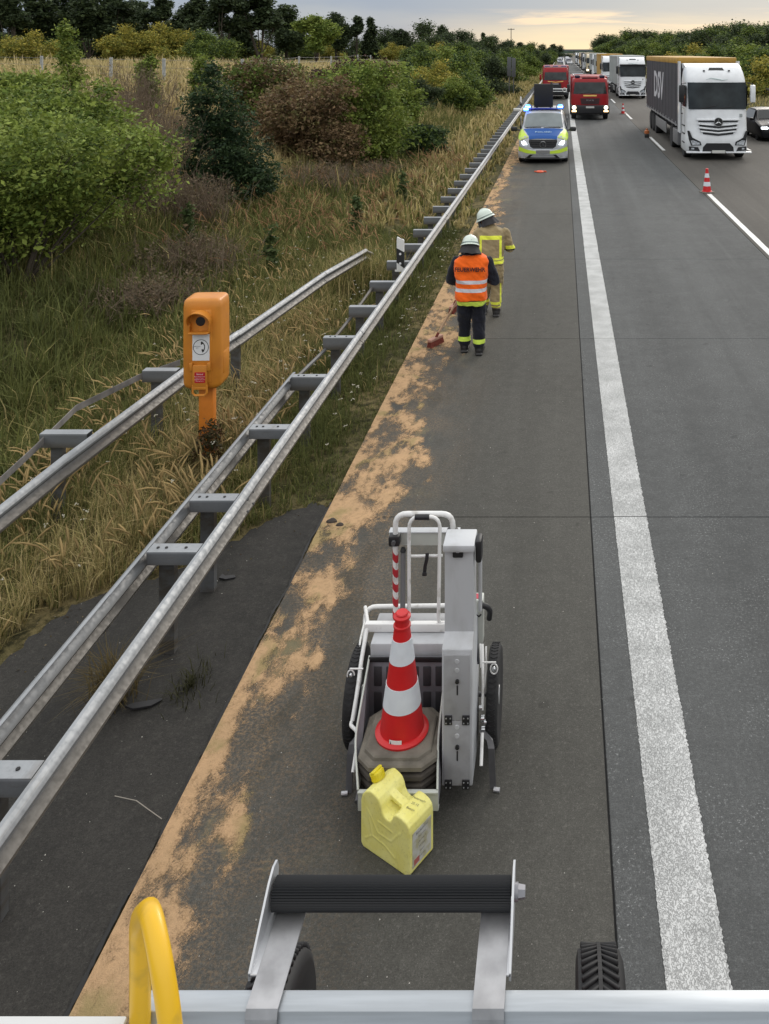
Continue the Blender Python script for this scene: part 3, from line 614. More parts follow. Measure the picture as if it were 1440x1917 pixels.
for i, (k, px, top, Y) in enumerate(sk2): far_tree(KB[k] if i % 3 else k, px, top, Y, f'{"fresh green" if k=="m0" else "pointed dark" if k=="c0" else "dark leafy"} skyline tree between the gap and the vanishing road, {ORD[i]} from its left end', 'skyline trees right of the gap', 1.2)
mid = [('m0', -20, 48, 96), ('y0', 50, 62, 70), ('m0', 120, 70, 84), ('d1', 185, 52, 104), ('y0', 250, 52, 80), ('y0', 315, 48, 84), ('m0', 378, 60, 78), ('d0', 150, 46, 112), ('m0', 440, 68, 96), ('d1', 520, 62, 115), ('y0', 478, 78, 98), ('m0', 560, 72, 110), ('y0', 620, 84, 118), ('d1', 655, 66, 130), ('m0', 700, 80, 125), ('y0', 740, 84, 112), ('d0', 340, 52, 118), ('d1', 420, 50, 122), ('d0', 20, 44, 108), ('d0', 285, 46, 122), ('d1', 600, 56, 140), ('d0', 85, 40, 116)]
mid.sort(key=lambda q: q[1])
for i, (k, px, top, Y) in enumerate(mid): far_tree(KB[k], px, top, Y * 1.55, f'{"yellowish" if k=="y0" else "green" if k=="m0" else "dark"} bushy tree of the row behind the meadow, {ORD[i]} from the left', 'bushy trees behind the meadow', 1.15)
low = [('m0', 800, 96, 74), ('g0', 838, 92, 80), ('m0', 868, 104, 76), ('d0', 790, 150, 58), ('m0', 760, 158, 56), ('m0', 900, 98, 95), ('d0', 922, 108, 90), ('m0', 880, 140, 66), ('g0', 845, 150, 62), ('m0', 945, 100, 125), ('d1', 935, 92, 150), ('g0', 968, 96, 150), ('m0', 982, 98, 200), ('m0', 995, 102, 180), ('d0', 1008, 96, 250), ('m0', 1020, 98, 300), ('y0', 812, 118, 66), ('m0', 1032, 97, 380), ('d0', 890, 84, 140), ('m0', 860, 82, 120), ('y0', 820, 84, 110), ('m0', 790, 80, 115)]
low.sort(key=lambda q: q[1])
for i, (k, px, top, Y) in enumerate(low): far_tree(KB[k], px, top, Y, f'{"yellow-green" if k=="y0" else "light green" if k=="g0" else "green" if k=="m0" else "dark"} thicket tree on the bank towards the vanishing road, {ORD[i]} from the left', 'thicket on the far bank', 1.0)
rf = []
for i in range(27):
    px = 1136 + i * 12.8; X = 38 + (i % 3) * 3.5; Y = X * F / (px - CX); top = np.interp(px, [1130, 1160, 1200, 1260, 1300, 1315, 1345, 1380, 1440, 1480], [76, 68, 67, 69, 71, 62, 54, 53, 56, 52]) - 5 + random.uniform(-3, 3); rf.append((('d0', 'm0', 'd1', 'm0')[i % 4], px, top, Y))
for i, (k, px, top, Y) in enumerate(rf): far_tree(KB[k], px, top, Y, f'{"green" if k=="m0" else "dark green"} tree of the wood on the right bank, {ORD[i]} from the left', 'wood on the right bank', 1.2)
rb = [('y0', 1462, 96, 88), ('m0', 1432, 92, 96), ('g0', 1405, 88, 108), ('m0', 1375, 88, 124), ('m0', 1340, 86, 145), ('y0', 1310, 86, 165), ('m0', 1278, 86, 190), ('m0', 1250, 84, 225), ('g0', 1225, 84, 260), ('m0', 1205, 82, 300), ('m0', 1185, 82, 350), ('d0', 1165, 80, 420), ('m0', 1150, 80, 500), ('m0', 1135, 84, 600)]
for i, (k, px, top, Y) in enumerate(reversed(rb)): far_tree(KB[k], px, top, Y, f'{"yellowish" if k=="y0" else "bright green" if k=="g0" else "green"} bush in front of the right wood, {ORD[i]} from the left', 'bushes in front of the right wood', 1.2)
# ------------------------------------------------------------------ wire fence on the bank
CPOST = mat('weathered_concrete_post', (.36, .37, .36), .9, var=.15, scale=8)
fen = thing('field_fence', 'wire fence with pale concrete posts along the top of the bank', 'fence', (0, 0, 0))
fp = [((px - CX) * Y_ / F, Y_) for px, Y_ in ((-40, 61), (78, 58), (208, 55), (307, 52), (454, 49), (507, 68), (560, 84), (620, 98), (670, 108), (694, 122))]
pm = MB().bbox(-.08, .08, -.08, .08, -.3, 1.42, .02, seg=1).mesh('post', CPOST)
for x, y in fp: link('post', pm, fen, loc=(x, y, gz(x, y)))
for hz in (.4, .85, 1.3):
    MB().tube([(x, y - .09, gz(x, y) + hz) for x, y in fp], .008, 4).build('wire', mat('fence_wire', (.25, .25, .25), .5, .8), fen)
# ------------------------------------------------------------------ guardrails
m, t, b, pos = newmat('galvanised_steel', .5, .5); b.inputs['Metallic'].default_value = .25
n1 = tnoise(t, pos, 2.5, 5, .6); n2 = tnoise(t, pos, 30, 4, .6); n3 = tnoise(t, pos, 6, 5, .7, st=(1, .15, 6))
c = tmix(t, tramp(t, n1, .3, .7), (.24, .255, .27), (.31, .325, .34)); c = tmix(t, tramp(t, n2, .5, .75, 0, .35), c, (.19, .20, .205)); c = tmix(t, tramp(t, n3, .55, .75, 0, .55), c, (.14, .12, .095)); c = tmix(t, tramp(t, sep(t, pos)[2], .743, .728, 0, .62), c, (.10, .105, .11)); lo = tmath(t, 'MULTIPLY', tramp(t, sep(t, pos)[2], .685, .61), .8); c = tmix(t, lo, c, (.095, .083, .067))  # bright top lip, darker faces below: shade put into the colour, plus road grime
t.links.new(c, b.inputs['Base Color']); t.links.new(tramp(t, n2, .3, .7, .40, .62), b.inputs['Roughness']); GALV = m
m, t, b, pos = newmat('dirty_galvanised_steel', .6, .4); b.inputs['Metallic'].default_value = .3
n1 = tnoise(t, pos, 5, 5, .7, st=(1, .25, 2)); c = tmix(t, tramp(t, n1, .35, .65), (.12, .125, .13), (.08, .07, .058)); t.links.new(c, b.inputs['Base Color']); GALVD = m
RUSTM = mat('rusty_strap', (.20, .19, .18), .85, .2, var=.35, scale=5)
HOLE = mat('bolt_dark', (.02, .02, .02), .5, .5)
PROF = [(u * .66, .75 - (.75 - z) * .66) for u, z in [(-.01, .750), (.02, .750), (.045, .735), (.078, .700), (.078, .672), (.02, .630), (.0, .595), (.02, .560), (.078, .518), (.078, .490), (.045, .455), (.02, .440), (-.01, .440)]]
def wbeam(mb, p0, p1, side=1, dz0=0, dz1=0, prof=PROF):
    p0, p1 = Vector(p0), Vector(p1); d = (p1 - p0).normalized(); nrm = Vector((d.y, -d.x, 0)) * side
    prof2 = [(u - .006 if 0 < i < len(prof) - 1 else u, z - (.006 if i == 0 else -.006 if i == len(prof) - 1 else 0)) for i, (u, z) in enumerate(prof)]
    lp = prof + prof2[::-1]; rings = []
    for p, dz in ((p0, dz0), (p1, dz1)): rings.append([Vector((p.x + nrm.x * u, p.y + nrm.y * u, p.z + z + dz)) for u, z in lp])
    return mb.loft(rings, True, True)
gr = thing('guardrail', 'double-sided steel guardrail with cross spacers along the hard shoulder', 'guardrail')
XF, XR = -2.585, -2.965
Ys = [-1.0, 3.05] + [3.05 + 4. * k for k in range(1, 22)]
for i in range(len(Ys) - 1):
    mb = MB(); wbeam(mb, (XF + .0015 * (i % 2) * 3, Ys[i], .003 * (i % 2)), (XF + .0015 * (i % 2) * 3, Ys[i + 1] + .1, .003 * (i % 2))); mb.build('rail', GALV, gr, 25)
    if 0 < i < 6:
        for q in range(2):
            for zz__ in (.70, .60): MB().lathe([(.001, .012), (.010, .010), (.014, 0)], (XF + .050, Ys[i + 1] - .02 + .12 * q - .04, zz__), 'x', 8).build('splice_bolt', GALVD, gr)
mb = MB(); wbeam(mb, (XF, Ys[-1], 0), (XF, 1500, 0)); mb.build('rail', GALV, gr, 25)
for a_, b_ in ((-1, 1.6), (1.6, 5.6), (5.6, 9.55)):
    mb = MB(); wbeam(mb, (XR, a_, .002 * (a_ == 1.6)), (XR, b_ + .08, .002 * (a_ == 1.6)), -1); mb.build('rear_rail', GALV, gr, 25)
mb = MB(); mb.tube([(XR + .03, 9.6, .70), (XR + .02, 10.8, .60), (XR + .02, 12.2, .60), (XR + .03, 13.45, .66)], .022, 6); mb.build('strap', GALVD, gr)
spY = [4.30, 6.22, 6.93, 8.23] + [9.53 + 1.305 * k for k in range(66)]
mb = MB(); L = XF - XR
mb.prism([(XR + .0, .747), (XF - .012, .747), (XF - .012, .742), (XF - .012, .665), (XR, .665)], -.006, 0, 'y')
MBs = MB(); MBs.box(XR + .012, XF - .012, -.055, .055, .742, .748); MBs.box(XR + .012, XF - .012, -.055, -.050, .655, .742); MBs.box(XR + .012, XF - .012, .050, .055, .69, .742)
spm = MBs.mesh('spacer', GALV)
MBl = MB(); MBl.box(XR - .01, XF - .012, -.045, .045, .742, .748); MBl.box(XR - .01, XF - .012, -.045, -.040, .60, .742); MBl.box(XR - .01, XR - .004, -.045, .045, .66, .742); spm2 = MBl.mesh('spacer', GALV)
pb = MB()
for (x0, x1, y0, y1) in ((-.055, .055, -.004, .0), (-.055, -.051, .0, .055), (.051, .055, .0, .055), (-.055, -.030, .051, .055), (.030, .055, .051, .055)): pb.box(x0, x1, y0, y1, -.4, .655)
pmesh = pb.mesh('post', GALVD)
bm_ = MB()
for bx in (XR + .07, XR + .13, XF - .11): bm_.cyl((bx, 0, .7475), (bx, 0, .7535), .011, n=8)
bmesh_ = bm_.mesh('bolt', HOLE)
for i, y in enumerate(spY):
    o = link('spacer', spm if y < 9 else spm2, gr, loc=(0, y, 0)); link('post', pmesh, gr, loc=(XR + .13, y + .005, 0))
    if y < 11: link('bolt', bmesh_, o)
# second rail behind, bending down into the grass
g2 = thing('guardrail', 'second guardrail behind the phone pillar, its far end dipping into the grass', 'guardrail')
pl = [(-4.50, .5), (-4.45, 4.0), (-4.38, 7.6), (-4.25, 9.8), (-4.13, 11.0), (-3.84, 14.0), (-3.62, 15.9), (-3.60, 16.3), (-3.58, 16.8)]; pz = [0, 0, 0, 0, 0, 0, -.07, -.22, -.75]
for i in range(len(pl) - 1):
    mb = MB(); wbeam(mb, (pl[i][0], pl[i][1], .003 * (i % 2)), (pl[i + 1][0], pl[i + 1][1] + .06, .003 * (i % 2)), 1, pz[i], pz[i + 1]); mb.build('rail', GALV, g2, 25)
mb = MB(); q = [(-4.72, 4.5), (-4.72, 7.2), (-4.80, 7.9), (-4.93, 8.8), (-4.70, 9.65), (-4.45, 10.1)]
mb.loft([[Vector((x, y, .655)), Vector((x + .006, y, .655)), Vector((x + .006, y, .72)), Vector((x, y, .72))] for x, y in q]); mb.build('strap', RUSTM, g2)
for y, xl, xr in ((8.12, -4.86, -4.42), (9.72, -4.68, -4.30), (5.9, -4.86, -4.45)):
    mb = MB(); mb.box(xl, xr, -.05, .05, .742, .748); mb.box(xl, xr, -.05, -.045, .62, .742); mb.box(xl, xr, .045, .05, .66, .742); link('spacer', mb.mesh('spacer', GALV), g2, loc=(0, y, 0)); link('post', pmesh, g2, loc=(xl + .13, y + .005, 0))
for x, y in ((-4.2, 11.3),): link('post', pmesh, g2, loc=(x - .06, y, -.02))
# right-hand guardrails
for (x, lab, rg_) in ((19.9, 'guardrail along the left side of the far carriageway beyond the black car', 1), (26.1, 'guardrail at the foot of the right bank beyond the far carriageway', 1)):
    g3 = thing('guardrail', lab, 'guardrail')
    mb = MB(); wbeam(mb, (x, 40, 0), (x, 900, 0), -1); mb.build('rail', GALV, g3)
    for k in range(40): link('post', pmesh, g3, loc=(x + .06, 62 + 4 * k, 0))
# ------------------------------------------------------------------ delineator posts
WPL = mat('white_plastic', (.72, .72, .70), .5, var=.08, scale=9); BPL = mat('black_plastic', (.02, .02, .022), .55)
REFL = mat('reflector', (.75, .76, .78), .25)
def delineator(label, loc, h=.55, z0=.64):
    r = thing('marker_post', label, 'marker post', loc); wv = .06
    pf = lambda hh: [(-wv, -.05), (wv, -.05), (wv, .0), (.0, .05), (-wv, .0)]
    mb = MB(); zt = z0 + h
    mb.loft([[Vector((x, y, z)) for x, y in pf(0)] for z in (z0, zt - .06)] + [[Vector((x * .9, y * .9, zt - (.0 if x < 0 else .045))) for x, y in pf(0)]]); mb.build('body', WPL, r, 20)
    mb = MB(); mb.add([(-wv - .003, -.054, z0 + .13), (wv + .003, -.054, z0 + .03), (wv + .003, -.054, z0 + .30), (-wv - .003, -.054, z0 + .37)] + [(-wv - .003, .0, z0 + .13), (wv + .003, .0, z0 + .03), (wv + .003, .0, z0 + .30), (-wv - .003, .0, z0 + .37)], [(0, 1, 2, 3), (1, 5, 6, 2), (0, 3, 7, 4), (4, 5, 1, 0), (3, 2, 6, 7)])
    mb.build('black_band', BPL, r, None)
    for zz in (.27, .11): MB().cyl((0, -.0545, z0 + zz), (0, -.060, z0 + zz), .02, n=12).build('reflector', REFL, r)
    MB().bbox(-.09, .09, -.049, -.043, z0 - .03, z0 + .005, .002, seg=1).build('bracket', WPL, r)
delineator('white marker post with black slanted band mounted on the guardrail', (-2.72, 14.62, 0))
delineator('far white marker post on the guardrail level with the police van', (-2.72, 57, 0), .75, .64)
MB_ = MB(); MB_.bbox(-.22, .2, -.1, .1, .76, .92, .03); o = MB_.build('rail_reflector', WPL, None, label='white reflector cap on the guardrail just below the far marker post', cat='reflector', loc=(-2.7, 52, 0))
# ------------------------------------------------------------------ emergency phone pillar
OR = mat('orange_enamel', (.60, .225, .022), .5, col2=(.48, .17, .022), scale=5, thr=(.45, .8), coat=.08, bump=.12); ORP = mat('orange_post_paint', (.62, .19, .015), .6, var=.14, scale=5)
ph = thing('emergency_phone', 'orange roadside emergency phone pillar with hooded speaker in the grass', 'emergency phone', (-3.745, 9.1, gz(-3.7, 9.1)), math.radians(2))
z0 = .42
MB().bbox(-.075, .075, .02, .13, -.3, z0 + .55, .012).build('post', ORP, ph)
hb = MB()
def rr_(w, d, z, cx=0, cy=.05): return ring(w, d, cx, cy, z, 40, 7.5)
hb.loft([rr_(.15, .135, .86), rr_(.185, .15, .885), rr_(.195, .16, .92), rr_(.198, .162, 1.3), rr_(.195, .162, 1.70), rr_(.188, .155, 1.765), rr_(.170, .140, 1.787), rr_(.12, .10, 1.796)]); hb.build('housing', OR, ph, 60)
MB().bbox(.12, .202, -.02, .15, .99, 1.22, .012).build('side_hatch', OR, ph)
MB().bbox(-.105, .115, -.122, -.06, .93, 1.69, .02).build('front_plate', OR, ph)
# round speaker hood: half tube open downwards
mb = MB(); R0 = .115; cz = 1.575
ro, ri = [], []
for k in range(19):
    a = -.25 + (PI + .5) * k / 18; f = max(0, math.sin(a)); dpt = .14 * (.55 + .45 * f)
    ro.append((Vector((R0 * math.cos(a), -.12, cz + R0 * math.sin(a))), Vector((R0 * 1.04 * math.cos(a), -.12 - dpt, cz + R0 * 1.04 * math.sin(a)))))
    ri.append((Vector((R0 * .93 * math.cos(a), -.12, cz + R0 * .93 * math.sin(a))), Vector((R0 * .97 * math.cos(a), -.12 - dpt, cz + R0 * .97 * math.sin(a)))))
mb.loft([[o_[0] for o_ in ro], [o_[1] for o_ in ro], [i_[1] for i_ in ri], [i_[0] for i_ in ri]], cap=False, closed=False)
for kk in (0, 18): mb.add([ro[kk][0], ro[kk][1], ri[kk][1], ri[kk][0]], [(0, 1, 2, 3)])
mb.bbox(-.10, .10, -.20, -.118, 1.455, 1.475, .006); mb.bbox(-.105, -.095, -.17, -.118, 1.47, 1.56, .004); mb.bbox(.095, .105, -.17, -.118, 1.47, 1.56, .004)
mb.build('speaker_hood', OR, ph, 45)
MB().lathe([(.001, -.128), (.035, -.128), (.048, -.124), (.05, -.118)], (0, 0, cz - .005), 'y', 20).build('speaker', BPL, ph)
STK = mat('sticker_white', (.72, .73, .74), .4); BLK = mat('print_black', (.015, .015, .016), .5)
MB().bbox(-.082, .092, -.1245, -.121, 1.165, 1.44, .001, seg=1).build('phone_sign', STK, ph, None)
def ringflat(r0, r1, cx, cz_, y, n=40):
    mb = MB(); vs = []; fs = []
    for k in range(n):
        a = 2 * PI * k / n
        for r in (r0, r1): vs.append((cx + r * math.cos(a), y, cz_ + r * math.sin(a)))
    for k in range(n): fs.append((2 * k, 2 * k + 1, (2 * k + 3) % (2 * n), (2 * k + 2) % (2 * n)))
    return mb.add(vs, fs)
ringflat(.074, .080, .005, 1.305, -.1255).build('sign_ring', BLK, ph, None)
mb = MB(); hp = []       # handset: arc with two thick ends
for side in (0, 1):
    seq = range(0, 15) if side == 0 else range(14, -1, -1)
    for k in seq:
        a = math.radians(75 - 150 * k / 14 + 8); e = min(k, 14 - k); th = .017 if e < 3 else .009
        r = .045 + (th * .5 if side == 0 else -th * .5 - (.012 if e < 3 else 0)); hp.append((.005 - .004 + r * math.cos(a) * .95, 1.305 + r * math.sin(a) * 1.12))
mb.add([(x, -.1258, z) for x, z in hp], [tuple(range(len(hp)))]); mb.build('handset_symbol', BLK, ph, None)
text('NOTRUF', .016, (-.032, -.1258, 1.312), (PI / 2, 0, 0), BLK, ph, depth=0); text('SOS', .014, (-.032, -.1258, 1.296), (PI / 2, 0, 0), BLK, ph, depth=0)
# flap with red label and pull handle
mb = MB(); mb.bbox(-.075, .075, -.150, -.122, .90, 1.125, .008); mb.bbox(-.105, -.075, -.155, -.122, 1.065, 1.15, .008); mb.bbox(.075, .108, -.155, -.122, 1.065, 1.15, .008)
mb.tube([(-.07, -.14, .92), (-.072, -.142, .84), (-.05, -.143, .815), (.05, -.143, .815), (.072, -.142, .84), (.07, -.14, .92)], .012, 8); mb.bbox(-.07, .07, -.148, -.132, .872, .905, .004); mb.build('talk_flap', OR, ph)
MB().bbox(-.05, .058, -.1525, -.1495, .945, 1.055, .001, seg=1).build('red_label', mat('label_red', (.45, .012, .02), .45), ph, None)
text('Notruf', .024, (.004, -.1535, 1.035), (PI / 2, 0, 0), STK, ph, depth=0)
for k in range(4): text('Klappe bitte ganz hoch' if k % 2 == 0 else 'heben und warten', .0115, (.004, -.1535, 1.012 - .016 * k), (PI / 2, 0, 0), STK, ph, depth=0)
# reddish wilted weeds at the foot
pts, cl = crown_pts([(0, 0, .2, .17, .15, .24), (.05, 0, .38, .10, .1, .2)], 60, 26, .035, .3, seed=9); V, T, C = leaves(pts, .014, tinted(cl, [(.03, .04, .014), (.10, .045, .02), (.05, .05, .015)]))
w_ = thing('weed', 'dark reddish weed growing at the foot of the orange pillar', 'plant', (-3.66, 8.92, gz(-3.7, 8.9))); link('crown', np_mesh('crown', V, T, C, LEAF), w_)
# mullein-like green plants beyond
for i, (x, y, h, lab) in enumerate([(-5.9, 17.6, 1.0, 'tall green weed behind the far end of the second guardrail'), (-8.1, 18.8, .9, 'pale green weed standing left above the phone pillar'), (-5.0, 21.0, .9, 'green weed in the verge left of the white marker post'), (-4.7, 25.5, .9, 'bright weed close to the guardrail behind the marker post')]):
    bl = [(0, 0, h * (.15 + .8 * k / 5), .16 - .02 * k, .16 - .02 * k, h * .1) for k in range(6)]
    plant('weed', lab, 'plant', (x, y, gz(x, y)), woody('w', bl, 60, 14, .04, .04, [(.05, .08, .025), (.10, .13, .045)], 300 + i, stems=1, height=h, trunk_r=.012, shell=.3))
n = 1300; me = blades("rail_end_grass", np.stack([RNG.normal(-3.55, .3, n), RNG.normal(15.75, .35, n), np.full(n, -.05)], 1), RNG.uniform(.5, 1.0, n), np.full(n, .005), np.abs(RNG.normal(.4, .2, n)), pal(RNG.uniform(.2, .8, n), RNG.normal(0, .1, n)))
link('rail_end_grass', me, kind='stuff', label='tall grass swallowing the far end of the second guardrail', cat='grass')
# rigid grass tussock under the rail on the asphalt
n = 420; ang = RNG.random(n) * 6.28; rad = np.abs(RNG.normal(0, .07, n)); ps = np.stack([-2.98 + rad * np.cos(ang), 5.75 + rad * np.sin(ang), np.full(n, -.01)], 1)
me = blades('grass_tussock', ps, RNG.uniform(.2, .42, n), np.full(n, .0028), np.abs(RNG.normal(.7, .3, n)), (np.array([[.15, .115, .05]]) * RNG.uniform(.6, 1.3, (n, 1))))
link('grass_tussock', me, kind='stuff', label='dry grass tussock growing out of the asphalt under the guardrail', cat='grass')
n = 160; ang = RNG.random(n) * 6.28; rad = np.abs(RNG.normal(0, .09, n)); ps = np.stack([-2.52 + rad * np.cos(ang), 5.9 + 1.6 * rad * np.sin(ang), np.full(n, -.01)], 1)
link('grass_tuft', blades('grass_tuft', ps, RNG.uniform(.05, .13, n), np.full(n, .003), np.abs(RNG.normal(.8, .3, n)), (np.array([[.05, .05, .022]]) * RNG.uniform(.6, 1.3, (n, 1)))), kind='stuff', label='small dark tuft on the asphalt in front of the guardrail', cat='grass')
# ------------------------------------------------------------------ sign boards, pole, overpass far off
sg = thing('road_sign', 'pair of grey sign boards seen from behind, left of the guardrail ahead', 'sign', (-5.05, 86, gz(-5.05, 86)))
GREY = mat('sign_back_grey', (.085, .09, .095), .6)
MB().bbox(-.42, -.02, -.03, .03, 2.0, 3.9, .02).build('board', GREY, sg); MB().bbox(.03, .42, -.03, .03, 1.9, 3.8, .02).build('board', GREY, sg)
for x in (-.22, .22): MB().cyl((x, .06, -.2), (x, .06, 3.8), .05, n=8).build('post', GREY, sg)
pol = thing('power_pole', 'lone power pole with cross arms above the trees beside the sign boards', 'pole', ((957 - CX) * 380 / F, 380, 2.))
PW = mat('pole_wood', (.10, .085, .075), .9)
MB().cyl((0, 0, 0), (0, 0, 12.6), .22, .14).build('mast', PW, pol); MB().bbox(-1.5, 1.5, -.1, .1, 12.0, 12.3, .03).build('cross_arm', PW, pol)
for x in (-1.3, 0, 1.3): MB().cyl((x, 0, 12.3), (x, 0, 12.7), .1, .07, 8).build('insulator', WPL, pol)
br = thing('overpass', 'low grey motorway overpass crossing at the vanishing point', 'bridge', (60, 1350, 0))
BC = mat('bridge_concrete', (.12, .13, .14), .85, var=.15, scale=.3)
MB().box(-75, 60, -6, 6, 5.2, 7.0).build('deck', BC, br)
for x in (-42, -24, 0): MB().box(x - .8, x + .8, -4, 4, 0, 5.19).build('pier', BC, br)
for yy_ in (-5.9, 5.7): MB().box(-75, 60, yy_, yy_ + .2, 7.02, 8.1).build('railing', mat('rail_grey', (.2, .21, .22), .6, .5), br)
# ------------------------------------------------------------------ small litter
def shard(label, x, y, pts, m_, z=.01, name='debris', cat='debris', rz=0): 
    mb = MB(); mb.prism(pts, z, z + .012, 'z'); o = mb.build(name, m_, None, None, label=label, cat=cat, loc=(x, y, -.012 if x < -2.2 else 0), rot=(.06, .08, rz)); return o
p = G(267, 1320); shard('broken black plastic shard with a pale edge lying on the dark asphalt', p.x, p.y, [(-.10, -.03), (-.04, -.045), (.06, -.01), (.11, .045), (.10, .055), (.03, .03), (-.06, .0)], BPL, .012)
p = G(425, 1080); shard('flake of dark rubber on the asphalt just right of the guardrail', p.x, p.y, [(-.06, -.02), (0, -.03), (.07, .0), (.05, .03), (-.02, .01), (-.05, .03)], BPL, .004)
p0, p1 = G(215, 1490), G(303, 1533); mb = MB(); mb.tube([p0 + Vector((0, 0, .0)), p0.lerp(p1, .4) + Vector((.01, .015, .012)), p0.lerp(p1, .7) + Vector((0, .01, .006)), p1], .0022, 5); mb.build('twig', mat('dry_twig', (.36, .33, .28), .9), label='thin pale dry twig lying across the dark asphalt', cat='twig')
for (x_, y_, s_, lb) in ((622, 978, .042, 'small dark stone at the edge of the sawdust near the apron'), (636, 985, .03, 'flat brown pebble beside the dark stone in the sawdust')):
    p = G(x_, y_); bm = bmesh.new(); bmesh.ops.create_icosphere(bm, subdivisions=2, radius=s_)
    for v in bm.verts: v.co = Vector((v.co.x * 1.2, v.co.y * .9, v.co.z * .5)) * (1 + .15 * math.sin(v.co.x * 90 + v.co.y * 70))
    me = bpy.data.meshes.new('stone'); bm.to_mesh(me); bm.free(); me.materials.append(mat('stone', (.045, .035, .028), .9, var=.3, scale=30)); link('stone', me, label=lb, cat='stone', loc=(p.x, p.y, .012))
V = []; T = []; b = 0
for _ in range(900):      # grit: grains on the road
    x_ = random.uniform(-4.0, 3.4); y_ = 3.4 * (16 / 3.4) ** random.random(); r_ = random.uniform(.0015, .0042)
    if -2.2 < x_ < -2.19: continue
    z_ = -.012 if x_ < -2.2 else 0
    if x_ < -2.2 and not in_apron(np.array([x_]), np.array([y_]))[0]: continue
    V += [(x_ - r_, y_ - r_, z_), (x_ + r_, y_ - r_ * .6, z_), (x_ + r_ * .3, y_ + r_, z_), (x_, y_, z_ + r_ * 1.3)]; T += [(b, b + 1, b + 3), (b + 1, b + 2, b + 3), (b + 2, b, b + 3)]; b += 4
link('grit', np_mesh('grit', np.array(V), np.array(T), np.ones((len(V), 3)), mat('grit', (.40, .385, .35), .9, var=.4, scale=2)), kind='stuff', label='loose pale grains of grit scattered over the concrete', cat='grit')
# reddish fallen debris strip by the apron behind the rail: leaves
V = []; T = []; C = []; b = 0
for _ in range(1500):
    x_ = random.uniform(-4.3, -2.3) if random.random() < .7 else random.gauss(-3.3, .25); y_ = random.uniform(4.2, 8.2)
    edge = float(np.interp(y_, [3.5, 5.4, 6.2, 6.75, 7.3, 8.1], [-4.15, -4.05, -3.95, -3.82, -3.1, -2.62]))
    if abs(x_ - edge) > random.expovariate(6): continue
    r_ = random.uniform(.004, .012); a = random.random() * 6.28; dx, dy = math.cos(a) * r_, math.sin(a) * r_
    V += [(x_ - dx, y_ - dy, -.008), (x_ + dy * .5, y_ - dx * .5, -.002), (x_ + dx, y_ + dy, -.006), (x_ - dy * .5, y_ + dx * .5, -.008)]; T.append((b, b + 1, b + 2, b + 3)); b += 4; c_ = random.choice([(.10, .08, .04), (.05, .035, .02), (.2, .16, .1)]); C += [c_] * 4
link('leaf_litter', np_mesh('leaf_litter', np.array(V), np.array(T), np.array(C), GRASS), kind='stuff', label='dry leaf litter along the ragged edge of the dark apron', cat='leaf litter')
# ------------------------------------------------------------------ vehicle materials
def paint(name, col, rough=.32, coat=.35, var=.06): return mat(name, col, rough, 0, var=var, scale=3, coat=coat)
WHITE = paint('white_lorry_paint', (.80, .82, .84)); GLASS = mat('dark_glass', (.010, .013, .014), .08, spec=.45); GLASS2 = mat('windscreen_glass', (.010, .013, .014), .12, spec=.35, col2=(.032, .040, .042), scale=1.4)
PLB = mat('trim_black', (.014, .014, .016), .5, var=.2, scale=12); RUB = mat('tyre_rubber', (.018, .018, .019), .85, var=.25, scale=20, bump=.2); RIMS = mat('rim_silver', (.50, .51, .53), .35, .6)
CHR = mat('chrome', (.62, .64, .66), .16, .95); UND = mat('underbody', (.012, .012, .013), .9); PLATE = mat('number_plate', (.60, .60, .57), .5)
HLON = mat('headlight_on', (.9, .92, 1), .2, emis=2.2, ecol=(.88, .96, 1)); HLWARM = mat('headlight_warm', (1, .9, .7), .2, emis=4, ecol=(1, .86, .62)); HLAMB = mat('fog_amber', (1, .7, .4), .2, emis=3.2, ecol=(1, .62, .28))
HLOFF = mat('headlight_glass', (.42, .45, .48), .12, spec=.9, var=.4, scale=14); AMB = mat('amber_plastic', (.7, .25, .02), .35)
BLUL = mat('blue_beacon_lit', (.05, .2, 1), .2, emis=6, ecol=(.04, .18, 1)); BLUC = mat('blue_beacon_core', (.4, .7, 1), .2, emis=5, ecol=(.35, .65, 1)); BLUD = mat('blue_beacon_dark', (.01, .03, .2), .15)
GREYC = mat('grey_curtain', (.042, .039, .047), .62, var=.18, scale=1.3, bump=.3, bscale=3); LGREY = mat('light_grey_curtain', (.34, .36, .35), .6, var=.12, scale=1.3); OCHRE = mat('ochre_tarpaulin', (.42, .24, .04), .6, var=.15, scale=2)
RED = mat('fire_red', (.27, .006, .010), .42, var=.1, scale=3, spec=.35); BEIGE = paint('beige_cab', (.58, .50, .34)); SILV = paint('silver_paint', (.42, .43, .45), .3); DARKP = mat('dark_car_paint', (.008, .009, .011), .38, spec=.22); BLUP = mat('police_blue', (.018, .085, .30), .55, spec=.25); NEON = mat('neon_yellow', (.55, .74, .05), .45, emis=0)
def wheel(parent, x, y, r, w, rim=True):
    mb = MB(); mb.lathe([(r * .62, -w / 2), (r * .93, -w / 2), (r, -w * .38), (r, w * .38), (r * .93, w / 2), (r * .62, w / 2)], axis='x', n=24)
    o = mb.build('wheel', RUB, parent, 40); o.location = (x, y, r)
    if rim: MB().lathe([(.02, -w * .42), (r * .25, -w * .40), (r * .3, -w * .2), (r * .6, -w * .3), (r * .63, -w * .5), (r * .63, w * .5), (r * .6, w * .3), (r * .3, w * .2), (.02, w * .4)], axis='x', n=20).build('rim', RIMS, o, 40)
    return o
